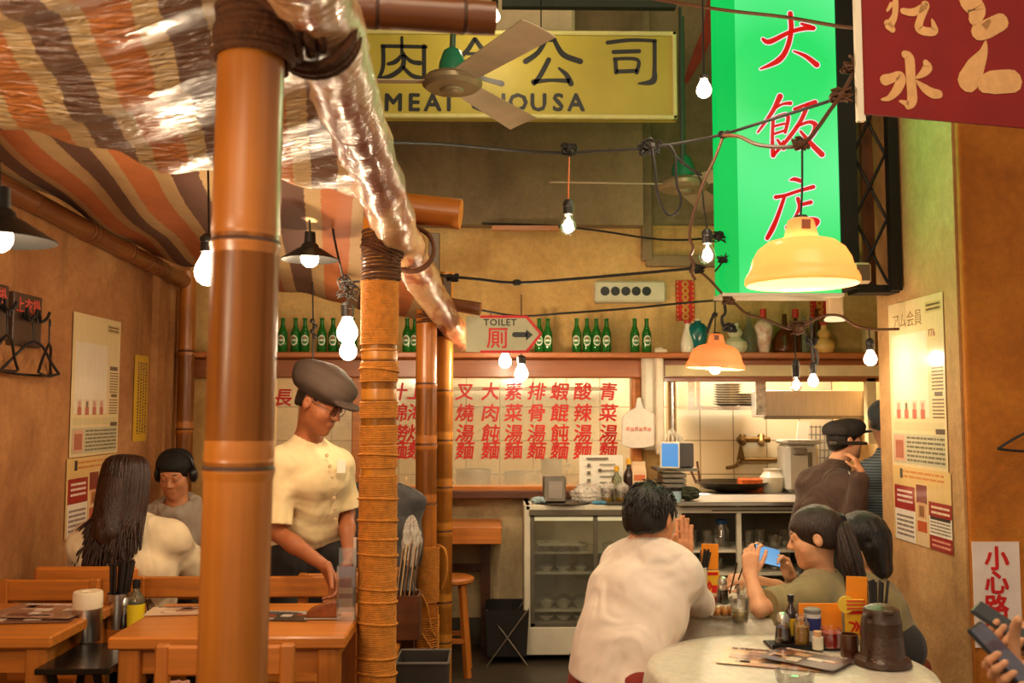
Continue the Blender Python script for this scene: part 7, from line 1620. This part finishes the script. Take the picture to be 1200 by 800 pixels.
def stool(p, label, z=.44):
    t = thing('round_stool', label, 'stool', (p.x, p.y, 0)); b = MB(); b.lathe([(.002, z - .05), (.155, z - .05), (.165, z - .03), (.16, z - .008), (.13, z), (.002, z)], 28); part('seat', b, mat('stool_red', (120, 30, 24), rough=.4), t)
    for i in range(4): a = PI / 4 + i * PI / 2; b = MB(); b.cyl((.13 * math.cos(a), .13 * math.sin(a), z - .05), (.17 * math.cos(a), .17 * math.sin(a), 0), .012, n=8); part('leg', b, M_STEELD, t)

# ---- man in the white long sleeved shirt
J = dict(head=P(762, 607, 3.33), neck=P(754, 643, 3.31), sR=P(797, 676, 3.27), sL=P(728, 672, 3.46), eR=P(817, 704, 3.46), wR=P(801, 662, 3.58), eL=P(800, 700, 3.74), wL=P(806, 662, 3.66), pel=P(728, 812, 3.17), chest=P(745, 706, 3.30), bel=P(729, 765, 3.22))
legs_seated(J, (.8, .55, 0))
hf = (.60, .76, -.16)
hr_ = dict(w=J['wR'], d=(.06, .02, 1), pn=(-.25, .95, 0), ts=(-.95, -.25, 0), curl=(.12, .12, .1), thumb=(.9, .25, .3), tcurl=.1, s=.98)
hl_ = dict(w=J['wR'] + V3(.004, .034, .002), d=(.03, -.02, 1), pn=(.25, -.95, 0), ts=(-.95, -.25, 0), curl=(.12, .12, .1), thumb=(.9, .3, .3), tcurl=.1, s=.98)
J['wL'] = hl_['w']
root, R = figure('person', 'man in a white long sleeved shirt seen from behind, hands pressed together before his face', J, hf, SK1, h=.0045, hands=[hr_, hl_], legs=True)
def ex(fd): fd.cap(J['chest'] + V3(0, -.005, .03), J['pel'] - V3(.015, 0, .03), .122, .150, .09); fd.cap(J['sL'].lerp(J['neck'], .35), J['bel'], .07, .11, .09); fd.cap(J['sR'].lerp(J['neck'], .35), J['bel'] + V3(.03, 0, 0), .07, .11, .09)
shirt(root, J, cloth_mat('cloth_white', (226, 208, 192)), o=.016, sleeve=1.35, h=.005, hem=P(731, 797, 3.12), hemn=(0, .05, -1), amp=.0042, loose=.002, extra=ex, collar=.058, waves=[(16, 10, 24, .3, 1.1), (-20, 22, 16, 1.7, 1), (34, -26, 42, 4.1, .5), (50, 20, -36, 2.2, .3)])
trousers(root, J, cloth_mat('cloth_red_shorts', (130, 32, 22)), to=.1, name='shorts')
shoes(root, J, M_BLACK)
haircap(root, J['head'], R, H_BLACK, vol=.009, nape=-.052, cutf=(0, .118, -.03), fr=(.085, .085, .085), amp=.002)
rr = random.Random(5); ps = []
for i in range(900):
    u = rr.uniform(-1, 1); th = rr.uniform(0, 2 * PI); q = Vector((math.sqrt(1 - u * u) * math.cos(th), math.sqrt(1 - u * u) * math.sin(th), u))
    if q.z < -.55 or (q.y > .35 and q.z < .45): continue
    p0 = Vector((0, -.012, .028)) + Vector((q.x * .084, q.y * .104, q.z * .096)); t = (Vector((0, -.35, -1)) - q * q.dot(Vector((0, -.35, -1)))); t = t + Vector((rr.uniform(-.35, .35), rr.uniform(-.35, .35), rr.uniform(-.1, .3))); t.normalize()
    p1 = p0 + t * .014 + q * .0015; p2 = p0 + t * .026 - q * .002
    if abs(p0.x) > .06 and p0.z < .02 and p0.y > -.04: continue
    ps.append([J['head'] + R @ p for p in (p0, p1, p2)])
strands(root, ps, H_BLACK, .0016)
stool(V3(J['pel'].x, J['pel'].y, 0), 'round stool under the man in the white shirt')

# ---- front woman with ponytail, holding a phone
ph_c = P(899, 651, 3.58); pL = V3(.80, .55, -.24).normalized(); pN = V3(.52, -.80, .22); pN = (pN - pL * pN.dot(pL)).normalized(); pU = pN.cross(pL)
J = dict(head=P(955, 629, 3.72), neck=P(963, 674, 3.74), sL=P(950, 697, 3.58), sR=P(968, 694, 3.90), eL=P(890, 713, 3.44), wL=P(884, 676, 3.50), eR=P(936, 708, 3.90), wR=P(914, 674, 3.74), pel=P(1000, 768, 3.74), chest=P(975, 715, 3.74))
legs_seated(J, (-1, .1, 0))
J['wL'] = ph_c - pL * .098 - V3(.0, -.004, .088); J['wR'] = ph_c + pL * .10 + V3(.03, .03, -.06)
h1 = dict(w=J['wL'], d=V3(.06, .16, 1), pn=pL - pN * .3, ts=pN, curl=(.5, .7, .5), thumb=(.8, .35, .45), tcurl=.35, s=.86)
h2 = dict(w=J['wR'], d=V3(-.45, -.25, .85), pn=-pL, ts=pN, curl=(.6, .8, .6), thumb=(.75, .5, .4), tcurl=.3, s=.84)
root, R = figure('person', 'young woman with a ponytail in an olive shirt photographing with her phone', J, (-.93, .26, -.20), SK2, eyes='down', h=.0045, hs=.98, hands=[h1, h2], bulk=.8)
OLIVE = cloth_mat('cloth_olive', (140, 124, 82))
shirt(root, J, OLIVE, o=.014, sleeve=.86, h=.005, b=.92, hem=P(1000, 800, 3.74), amp=.006, loose=.01, waves=[(18, 16, 24, .3, 1), (-24, 20, 16, 1.7, 1), (34, -26, 42, 4.1, .5)])
trousers(root, J, cloth_mat('cloth_darktrousers', (44, 40, 40))); shoes(root, J, M_BLACK)
tie = J['head'] + R @ V3(0, -.108, .05)
haircap(root, J['head'], R, H_DARKB, vol=.010, nape=-.055, cutf=(0, .120, -.045), fr=(.095, .085, .092), amp=.0015, extra=lambda fd, w: (fd.cap(w(0, -.085, .045), w(0, -.112, .052), .03, .02, .02)))
ps = []
pend = [tie, P(988, 622, 3.66), P(997, 655, 3.62), P(1006, 692, 3.60)]
for i in range(180):
    a = rr.uniform(0, 2 * PI); q = rr.uniform(0, 1) ** .5; e = [Vector((math.cos(a), math.sin(a), 0)) * q]
    e = e[0]; ps.append([pend[0] + e * .014, pend[1] + e * .032 + V3(0, 0, .006), pend[2] + e * .042, pend[3] + e * .030 + V3(rr.uniform(-.012, .012), 0, rr.uniform(-.07, .03))])
strands(root, ps, H_DARKB, .0034)
b = MB(); coil(b, tie, tuple(pend[1] - tie), .02, .005, 3, .014, 14); part('hair_tie', b, M_BLACK, root, world=True)
stool(J['pel'], 'round stool under the woman with the ponytail')
def phone(c, L, n, label, screen, w=.07, l=.148, name='mobile_phone', lens=False):
    L = Vector(L).normalized(); n = Vector(n); n = (n - L * n.dot(L)).normalized(); wv = n.cross(L)
    M = Matrix((L, wv, n)).transposed().to_4x4(); M = Matrix.Translation(c) @ M
    t = thing(name, label, 'phone', c); b = MB(); b.box((0, 0, 0), (l, w, .008), bev=.0035); b.v = [tuple(M @ Vector(v)) for v in b.v]; part('case', b, mat('phone_black', (20, 20, 22), rough=.3), t, world=True)
    b = MB(); b.box((0, 0, .0043), (l * .94, w * .9, .0012)); b.v = [tuple(M @ Vector(v)) for v in b.v]; part('screen', b, screen, t, world=True)
    if lens:
        for k in range(2): b = MB(); b.cyl((l * .36, w * (.22 - .3 * k), -.008), (l * .36, w * (.22 - .3 * k), -.003), .009, n=16); b.v = [tuple(M @ Vector(v)) for v in b.v]; part('lens', b, M_IRON, t, world=True)
    return t
phone(ph_c, pL, pN, 'phone with a bright blue picture held by the ponytailed woman', lit('phone_picture', [(40, 130, 210), (170, 220, 245)], .9))

# ---- second woman with chopsticks
J = dict(head=P(1008, 634, 4.06), neck=P(1018, 676, 4.08), sL=P(1010, 700, 3.92), sR=P(1004, 694, 4.22), eL=P(985, 745, 3.92), wL=P(945, 728, 3.98), eR=P(928, 694, 4.10), wR=P(878, 678, 3.90), pel=P(1042, 752, 4.08), chest=P(1024, 712, 4.08))
legs_seated(J, (-1, .15, 0))
hc_ = dict(w=J['wR'], d=V3(-.95, -.2, .02), pn=V3(-.2, .3, -.9), ts=V3(-.2, -.9, .35), curl=((.5, .7, 1.0, 1.1), (.7, .9, 1.1, 1.1), (.4, .5, .6, .6)), thumb=(.85, .35, .35), tcurl=.3, s=.92)
root, R = figure('person', 'dark haired woman in an olive shirt eating with chopsticks beside the pillar', J, (-.95, -.08, -.22), SK2, eyes='down', h=.005, hs=.96, hands=[hc_], bulk=.84)
shirt(root, J, OLIVE, o=.014, sleeve=.95, h=.006, b=.9, hem=P(1042, 790, 4.08), amp=.006, loose=.01)
trousers(root, J, cloth_mat('cloth_darktrousers', (44, 40, 40))); shoes(root, J, M_BLACK)
def bob(fd, w): fd.cap(w(0, -.055, .0), w(0, -.06, -.13), .076, .052, .04); fd.cap(w(-.06, -.02, -.02), w(-.06, -.03, -.13), .035, .03, .03); fd.cap(w(.06, -.02, -.02), w(.06, -.03, -.13), .035, .03, .03)
haircap(root, J['head'], R, H_BLACK, vol=.013, nape=-.27, cutf=(0, .13, -.06), fr=(.075, .09, .11), amp=.003, extra=bob, h=.006, below=.12)
stool(J['pel'], 'round stool under the woman with chopsticks')
for k in range(2):
    b = MB(); e = P(851 + k * 2, 712, 3.84 + .01 * k); s_ = P(864 + k * 8, 659 + k * 2, 3.85 + .02 * k); b.cyl(e, s_, .0022, .0036, n=7); solo('chopstick', b, mat('chopstick_dark', (50, 24, 18), rough=.35), 'dark chopstick in the second woman\'s hand, %s one' % ['left', 'right'][k], 'chopstick')

# ---- waiter in a flat cap
J = dict(head=P(374, 472, 4.08), neck=P(360, 517, 4.16), sR=P(329, 543, 4.04), sL=P(396, 545, 4.28), eR=P(322, 622, 3.98), wR=P(382, 664, 3.82), eL=P(406, 600, 4.30), wL=P(408, 655, 4.12), pel=P(352, 645, 4.26), chest=P(363, 560, 4.16))
legs_standing(J, (.6, -.8, 0))
hw = dict(w=J['wR'], d=V3(.45, -.3, -.8), pn=V3(-.4, -.5, -.3), ts=V3(.7, -.3, .3), curl=(.5, .7, .5), thumb=(.8, .45, .4), tcurl=.3)
hw2 = dict(w=J['wL'], d=V3(.1, -.4, -.9), pn=V3(-.9, 0, -.2), ts=V3(.1, -.9, .3), curl=(.4, .5, .4))
root, R = figure('person', 'bending waiter in a dark flat cap, glasses and a cream button shirt', J, (.84, -.34, -.40), SK3, eyes='down', h=.005, hands=[hw, hw2], hs=1.08)
def wl(fd): fd.cap(J['chest'], J['bel'] if 'bel' in J else J['chest'].lerp(J['pel'], .6), .125, .13, .05)
CREAM = cloth_mat('cloth_cream', (222, 198, 150))
shirt(root, J, CREAM, o=.014, sleeve=.92, h=.005, hem=P(360, 645, 4.2), hemn=(.25, 0, -1), amp=.007, loose=.004, collar=.062, extra=wl, waves=[(30, 18, 16, .3, 1), (-18, 30, 20, 1.7, .8), (22, -26, 40, 4.1, .5)])
trousers(root, J, cloth_mat('cloth_black', (34, 30, 28))); shoes(root, J, M_BLACK)
apr = MB(); 
b = MB(); cf = V3(.6, -.8, 0); 
for i in range(7): q = J['neck'].lerp(J['chest'], .35 + i * .28) + cf * (.135 + .02 * min(i, 2)) + V3(.02, 0, 0); b.lathe([(.002, .004), (.008, .003), (.009, 0)], 10, frame(q, (.8, .6, 0), (0, 0, 1)))
part('button', b, mat('button_cream', (190, 160, 120)), root, world=True)
haircap(root, J['head'], R, H_BLACK, vol=.006, nape=-.04, cutf=(0, .11, -.03), fr=(.085, .08, .085), amp=.001)
def flatcap(root, c, R, m, s=1.0, brim=True, flop=1.0, h=.006, tk=.055, zc=.075):
    fd = Field(np.array(c) - .26, np.array(c) + .28, h); w = lambda x, y, z: Vector(c) + R @ (Vector((x, y, z)) * s)
    fd.ell(w(0, -.02, zc), (.112 * s * flop, .135 * s * flop, tk * s), R, .03); fd.ell(w(0, -.012, .045), (.090 * s, .108 * s, .055 * s), R, .03); fd.ell(w(0, .06, .075), (.085 * s, .075 * s, .045 * s), R, .04)
    if brim: fd.ell(w(0, .125, .045), (.072 * s, .055 * s, .010 * s), R, .01)
    fd.cut_plane(w(0, 0, .028), R @ V3(0, -.12, -1).normalized(), .004); fd.wrinkle(.0042, [(26, 18, 50, .3, 1), (-30, 40, 20, 1.2, .6)])
    field_part('cap', fd, m, root)
flatcap(root, J['head'], R, cloth_mat('cloth_capbrown', (64, 48, 38), .3, 0), 1.05, flop=1.05, tk=.078, zc=.092)
b = MB(); w = lambda x, y, z: J['head'] + R @ (Vector((x, y, z)) * 1.02)
for sx in (-1, 1):
    b.sweep([w(sx * .033 + .024 * math.cos(a), .104 - .004 * abs(math.cos(a)), .004 + .02 * math.sin(a)) for a in np.linspace(0, 2 * PI, 21)[:-1]], .0016, 6, closed=True); b.sweep([w(sx * .057, .10, .008), w(sx * .074, .06, .010), w(sx * .080, -.01, .012)], .0016, 6)
b.sweep([w(-.01, .106, .008), w(0, .110, .010), w(.01, .106, .008)], .0016, 6); part('glasses', b, M_IRON, root, world=True)
b = MB(); b.box(J['chest'] + cf * .158 + V3(.055, .045, .055), (.04, .004, .055), rz(math.atan2(.6, .8))); part('name_badge', b, M_PAPER, root, world=True, label='white badge')

# ---- woman with long brown hair seen from behind
J = dict(head=P(150, 569, 4.12), neck=P(150, 610, 4.10), sL=P(102, 634, 4.08), sR=P(199, 632, 4.12), eL=P(96, 690, 4.30), wL=P(130, 690, 4.48), eR=P(226, 662, 4.26), wR=P(188, 632, 4.36), pel=P(150, 733, 4.15), chest=P(150, 665, 4.10))
legs_seated(J, (.05, 1, 0))
hw = dict(w=J['wR'], d=V3(-.15, -.1, 1), pn=V3(-.9, -.3, 0), ts=V3(-.3, -.8, .1), curl=(.5, .7, .5), s=.92)
root, R = figure('person', 'long brown haired woman in a cream shirt seen from behind at the left wall', J, (.22, .95, -.12), SK2, h=.0055, hands=[hw], bulk=.92)
def puff(fd): fd.cap(J['sR'], J['eR'], .062, .078, .03); fd.cap(J['eR'], J['eR'].lerp(J['wR'], .6), .075, .055, .03); fd.cap(J['sL'], J['eL'], .06, .07, .03)
shirt(root, J, cloth_mat('cloth_ivory', (226, 206, 168)), o=.016, sleeve=1.7, h=.006, hem=P(150, 742, 4.1), amp=.008, loose=.012, extra=puff, waves=[(20, 18, 22, .3, 1), (-24, 20, 16, 1.7, 1), (34, -26, 42, 4.1, .4)])
trousers(root, J, cloth_mat('cloth_black', (34, 30, 28))); shoes(root, J, M_BLACK)
def longh(fd, w): fd.cap(w(0, -.05, .0), w(0.0, -.085, -.20), .082, .078, .04); fd.cap(w(-.055, -.03, 0), w(-.06, -.06, -.18), .04, .035, .03); fd.cap(w(.055, -.03, 0), w(.055, -.05, -.20), .04, .035, .03)
haircap(root, J['head'], R, H_BROWN, vol=.014, nape=-.45, cutf=(0, .13, -.07), fr=(.08, .09, .12), amp=.002, extra=longh, h=.006, below=.2)
ps = []
for i in range(420):
    th = rr.uniform(-1.7, 1.7); q = Vector((math.sin(th) * .092, -math.cos(th) * .108 - .012, .03 + rr.uniform(-.02, .03))); x = math.sin(th)
    tip = Vector((x * .115 + rr.gauss(0, .018) - .012, -.095 - .045 * math.cos(th) + rr.gauss(0, .006), -.31 + rr.gauss(0, .045) + .03 * abs(x)))
    mid_ = Vector((x * .108, -math.cos(th) * .10 - .03, -.12)); crown = Vector((x * .03, -.02 - .03 * math.cos(th), .128))
    ps.append([J['head'] + R @ v for v in (crown, q + Vector((0, 0, .03)), mid_, tip.lerp(mid_, .35) , tip)])
strands(root, ps, H_BROWN, .0046)

# ---- man in a grey hoodie with cap and headphones
J = dict(head=P(206, 556, 5.06), neck=P(207, 594, 5.10), sL=P(247, 612, 5.10), sR=P(169, 612, 5.10), eL=P(250, 660, 5.0), wL=P(222, 668, 4.84), eR=P(168, 660, 5.0), wR=P(196, 668, 4.84), pel=P(207, 690, 5.18), chest=P(207, 636, 5.12))
legs_seated(J, (0, -1, 0))
root, R = figure('person', 'man in a grey hoodie with a black cap and headphones facing the long haired woman', J, (-.05, -.93, -.33), SK1, eyes='down', h=.006, hands=[dict(w=J['wL'], d=V3(-.4, -.8, -.2), pn=V3(0, 0, -1), ts=V3(-.8, .3, 0)), dict(w=J['wR'], d=V3(.4, -.8, -.2), pn=V3(0, 0, -1), ts=V3(.8, .3, 0))])
GREYH = cloth_mat('cloth_greyhoodie', (176, 166, 150))
def hood(fd):
    n = J['neck']
    for i in range(10):
        a0 = 2 * PI * i / 10; a1 = 2 * PI * (i + 1) / 10; q = lambda a: n + V3(.092 * math.cos(a), .085 * math.sin(a) + .015, .0 + .035 * math.sin(a)); fd.cap(q(a0), q(a1), .034, None, .02)
shirt(root, J, GREYH, o=.02, sleeve=1.9, h=.007, hem=P(207, 705, 5.1), amp=.004, collar=.066, extra=hood, name='hoodie', loose=.006)
trousers(root, J, cloth_mat('cloth_darktrousers', (44, 40, 40))); shoes(root, J, M_BLACK)
haircap(root, J['head'], R, H_BLACK, vol=.006, nape=-.05, cutf=(0, .115, -.03), fr=(.085, .085, .08), amp=.001, h=.006)
fd = Field(np.array(J['head']) - .2, np.array(J['head']) + .22, .006); w = lambda x, y, z: J['head'] + R @ V3(x, y, z)
fd.ell(w(0, -.016, .055), (.089, .108, .080), R, .02); fd.cut_plane(w(0, .1, .062), R @ V3(0, .25, -1).normalized(), .004); field_part('cap', fd, mat('cap_black', (22, 20, 20), rough=.8), root)
b = MB(); b.sweep([w(.098 * math.cos(a), -.005, .03 + .108 * math.sin(a)) for a in np.linspace(-.1, PI + .1, 24)], .010, 8)
for sx in (-1, 1): b.ball(w(sx * .094, -.004, -.002), (.022, .036, .042), 14, R)
part('headphones', b, mat('headphone_black', (26, 24, 24), rough=.35), root, world=True)

# ---- seated person in a dark jacket behind the twine bound pole
J = dict(head=P(443, 541, 4.92), neck=P(441, 570, 4.86), sL=P(404, 590, 4.80), sR=P(478, 592, 4.84), eL=P(398, 650, 4.95), wL=P(425, 660, 5.05), eR=P(482, 652, 4.98), wR=P(458, 660, 5.08), pel=P(440, 705, 4.70), chest=P(441, 625, 4.80))
legs_seated(J, (0, 1, 0))
root, R = figure('person', 'seated person in a dark grey jacket mostly hidden by the twine bound pole', J, (0, .95, -.3), SK1, h=.007, hs=.95)
shirt(root, J, cloth_mat('cloth_charcoal', (62, 60, 60)), o=.022, sleeve=1.95, h=.007, hem=P(440, 715, 4.7), amp=.005, collar=.06, name='jacket', loose=.01)
trousers(root, J, cloth_mat('cloth_darktrousers', (44, 40, 40))); shoes(root, J, M_BLACK)
haircap(root, J['head'], R, H_BLACK, vol=.008, s=.95, h=.006)

# ---- cook in a brown jacket at the kitchen counter
J = dict(head=P(990, 516, 5.42), neck=P(982, 545, 5.42), sR=P(992, 572, 5.26), sL=P(950, 566, 5.50), eR=P(1002, 610, 5.16), wR=P(1008, 552, 5.10), eL=P(946, 614, 5.56), wL=P(966, 634, 5.55), pel=P(966, 640, 5.40), chest=P(970, 588, 5.40))
J['pel'].z = .80
legs_standing(J, (.7, .5, 0))
root, R = figure('person', 'cook in a brown jacket and dark cap turned right at the kitchen counter', J, (.90, .12, .06), SK2, h=.006, hs=.95, hands=[dict(w=J['wR'], d=V3(-.35, .05, 1), pn=V3(-.7, .5, 0), ts=V3(-.4, -.7, 0), s=.8, curl=(.5, .5, .4)), dict(w=J['wL'], d=V3(.6, .3, -.3), pn=V3(0, 0, -1), ts=V3(.3, -.7, 0), s=.9)])
shirt(root, J, cloth_mat('cloth_brownjacket', (72, 50, 38)), o=.02, sleeve=1.85, h=.006, hem=(0, 0, J['pel'].z - .08), amp=.005, name='jacket', loose=.008)
trousers(root, J, cloth_mat('cloth_black', (34, 30, 28)), h=.01); shoes(root, J, M_BLACK)
haircap(root, J['head'], R, H_BLACK, vol=.006, nape=-.05, s=.95, amp=.001, h=.006)
flatcap(root, J['head'], R, cloth_mat('cloth_capdark', (44, 36, 32), .3, 0), .95, flop=.86, tk=.06, zc=.07)
c = P(994, 519, 5.12); b = MB(); b.box(c, (.17, .12, .016), bev=.004); solo('dark_tray', b, M_BLACK, 'flat dark tray held up in front of the cook\'s chin', 'tray')
b = MB(); b.sheet(lambda u, v: J['sR'].lerp(J['neck'], .25 + .3 * u) + V3(.03 * v, -.105 - .02 * math.sin(v * 3), .03 - .13 * v), 6, 8, .006); part('towel', b, mat('towel_white', (214, 204, 186), rough=.8), root, world=True, label='white towel over the shoulder')
# ---- guest in a blue striped shirt half hidden by the pillar
J = dict(head=P(1036, 497, 5.44), neck=P(1043, 529, 5.44), sL=P(1020, 555, 5.42), sR=P(1084, 556, 5.40), eL=P(1016, 612, 5.42), wL=P(1030, 640, 5.46), eR=P(1092, 612, 5.42), wR=P(1090, 640, 5.52), pel=P(1050, 640, 5.46), chest=P(1050, 590, 5.46))
J['pel'].z = .82
legs_standing(J, (.1, 1, 0))
root, R = figure('person', 'guest in a blue striped shirt and dark knit hat half hidden by the right pillar', J, (.35, .93, 0), SK1, h=.007, hs=.97)
def stripe_mat():
    m, nt, bs, out = nt_new('blue_stripes'); L = nt.links.new; tc = node(nt, 'ShaderNodeTexCoord'); w_ = node(nt, 'ShaderNodeTexWave', bands_direction='Z', i_Scale=20.0, i_Distortion=.6); L(tc.outputs['Object'], w_.inputs['Vector']); r = node(nt, 'ShaderNodeValToRGB'); r.color_ramp.elements[0].color = rgb((72, 88, 104)); r.color_ramp.elements[1].color = rgb((128, 138, 140)); r.color_ramp.elements[0].position = .4; r.color_ramp.elements[1].position = .6; L(w_.outputs[0], r.inputs[0]); L(r.outputs[0], bs.inputs['Base Color']); bs.inputs['Roughness'].default_value = .85; return m
shirt(root, J, stripe_mat(), o=.02, sleeve=1.85, h=.006, hem=(0, 0, J['pel'].z - .1), amp=.004, loose=.008)
trousers(root, J, cloth_mat('cloth_black', (34, 30, 28)), h=.01); shoes(root, J, M_BLACK)
haircap(root, J['head'], R, H_BLACK, vol=.006, nape=-.03, s=.97, amp=.001, h=.006)
fd = Field(np.array(J['head']) - .2, np.array(J['head']) + .22, .006); w = lambda x, y, z: J['head'] + R @ V3(x, y, z)
fd.ell(w(0, -.012, .06), (.090, .110, .085), R, .02); fd.cut_plane(w(0, 0, .02), R @ V3(0, .1, -1).normalized(), .006); fd.wrinkle(.002, [(30, 20, 80, 0, 1)]); field_part('hat', fd, cloth_mat('cloth_knitdark', (40, 44, 46)), root)

# ---- person at the right edge holding two phones
pc = P(1178, 772, 1.78); Ld = V3(-.53, .46, .71).normalized(); nB = V3(.42, -.5, .64)
nB = (nB - Ld * nB.dot(Ld)).normalized(); wB_ = Ld.cross(nB)      # to the right as seen from above the screen
pc2 = P(1183, 737, 1.98); L2 = V3(-.66, .50, .50).normalized(); n2 = V3(.35, -.45, .78); n2 = (n2 - L2 * n2.dot(L2)).normalized(); w2 = L2.cross(n2)
wr = pc - Ld * .045 + wB_ * .080 - nB * .026; wl_ = pc2 - L2 * .02 + w2 * .085 - n2 * .026
J = dict(head=V3(1.52, 1.28, 1.60), neck=V3(1.55, 1.27, 1.43), sR=V3(1.62, 1.10, 1.36), sL=V3(1.50, 1.46, 1.36), eR=wr + V3(.24, -.10, -.10), wR=wr, eL=wl_ + V3(.25, -.06, -.12), wL=wl_, pel=V3(1.62, 1.28, .88), chest=V3(1.57, 1.28, 1.24))
legs_standing(J, (-.95, .3, 0))
hB = dict(w=wr, d=-wB_ + Ld * .22, pn=nB, ts=Ld, curl=(.12, .75, .9), thumb=(.15, .75, .75), tcurl=.75, s=.98)
hA = dict(w=wl_, d=-w2 + L2 * .15, pn=n2, ts=-L2, curl=(.12, .75, .9), thumb=(.5, .6, .35), tcurl=.3, s=.98)
root, R = figure('person', 'standing guest at the right edge of whom only two hands with phones are in view', J, (-.85, .4, -.3), SK2, h=.0045, hands=[hB, hA])
shirt(root, J, cloth_mat('cloth_darkblue', (60, 62, 76)), o=.018, sleeve=1.2, h=.009, hem=(0, 0, .78), amp=.003)
trousers(root, J, cloth_mat('cloth_black', (34, 30, 28)), h=.01); shoes(root, J, M_BLACK); haircap(root, J['head'], R, H_BLACK, vol=.01, h=.008)
phone(pc, Ld, nB, 'phone with a dark grey screen in the lower hand at the right edge', mat('screen_dark', (70, 66, 78), rough=.15, var=.35, vs=40, emit=(80, 76, 92), es=.12), w=.074, l=.152)
phone(pc2, L2, n2, 'black phone in the upper hand at the right edge before the white sign', mat('screen_off', (24, 24, 22), rough=.12), w=.074, l=.152, lens=True)
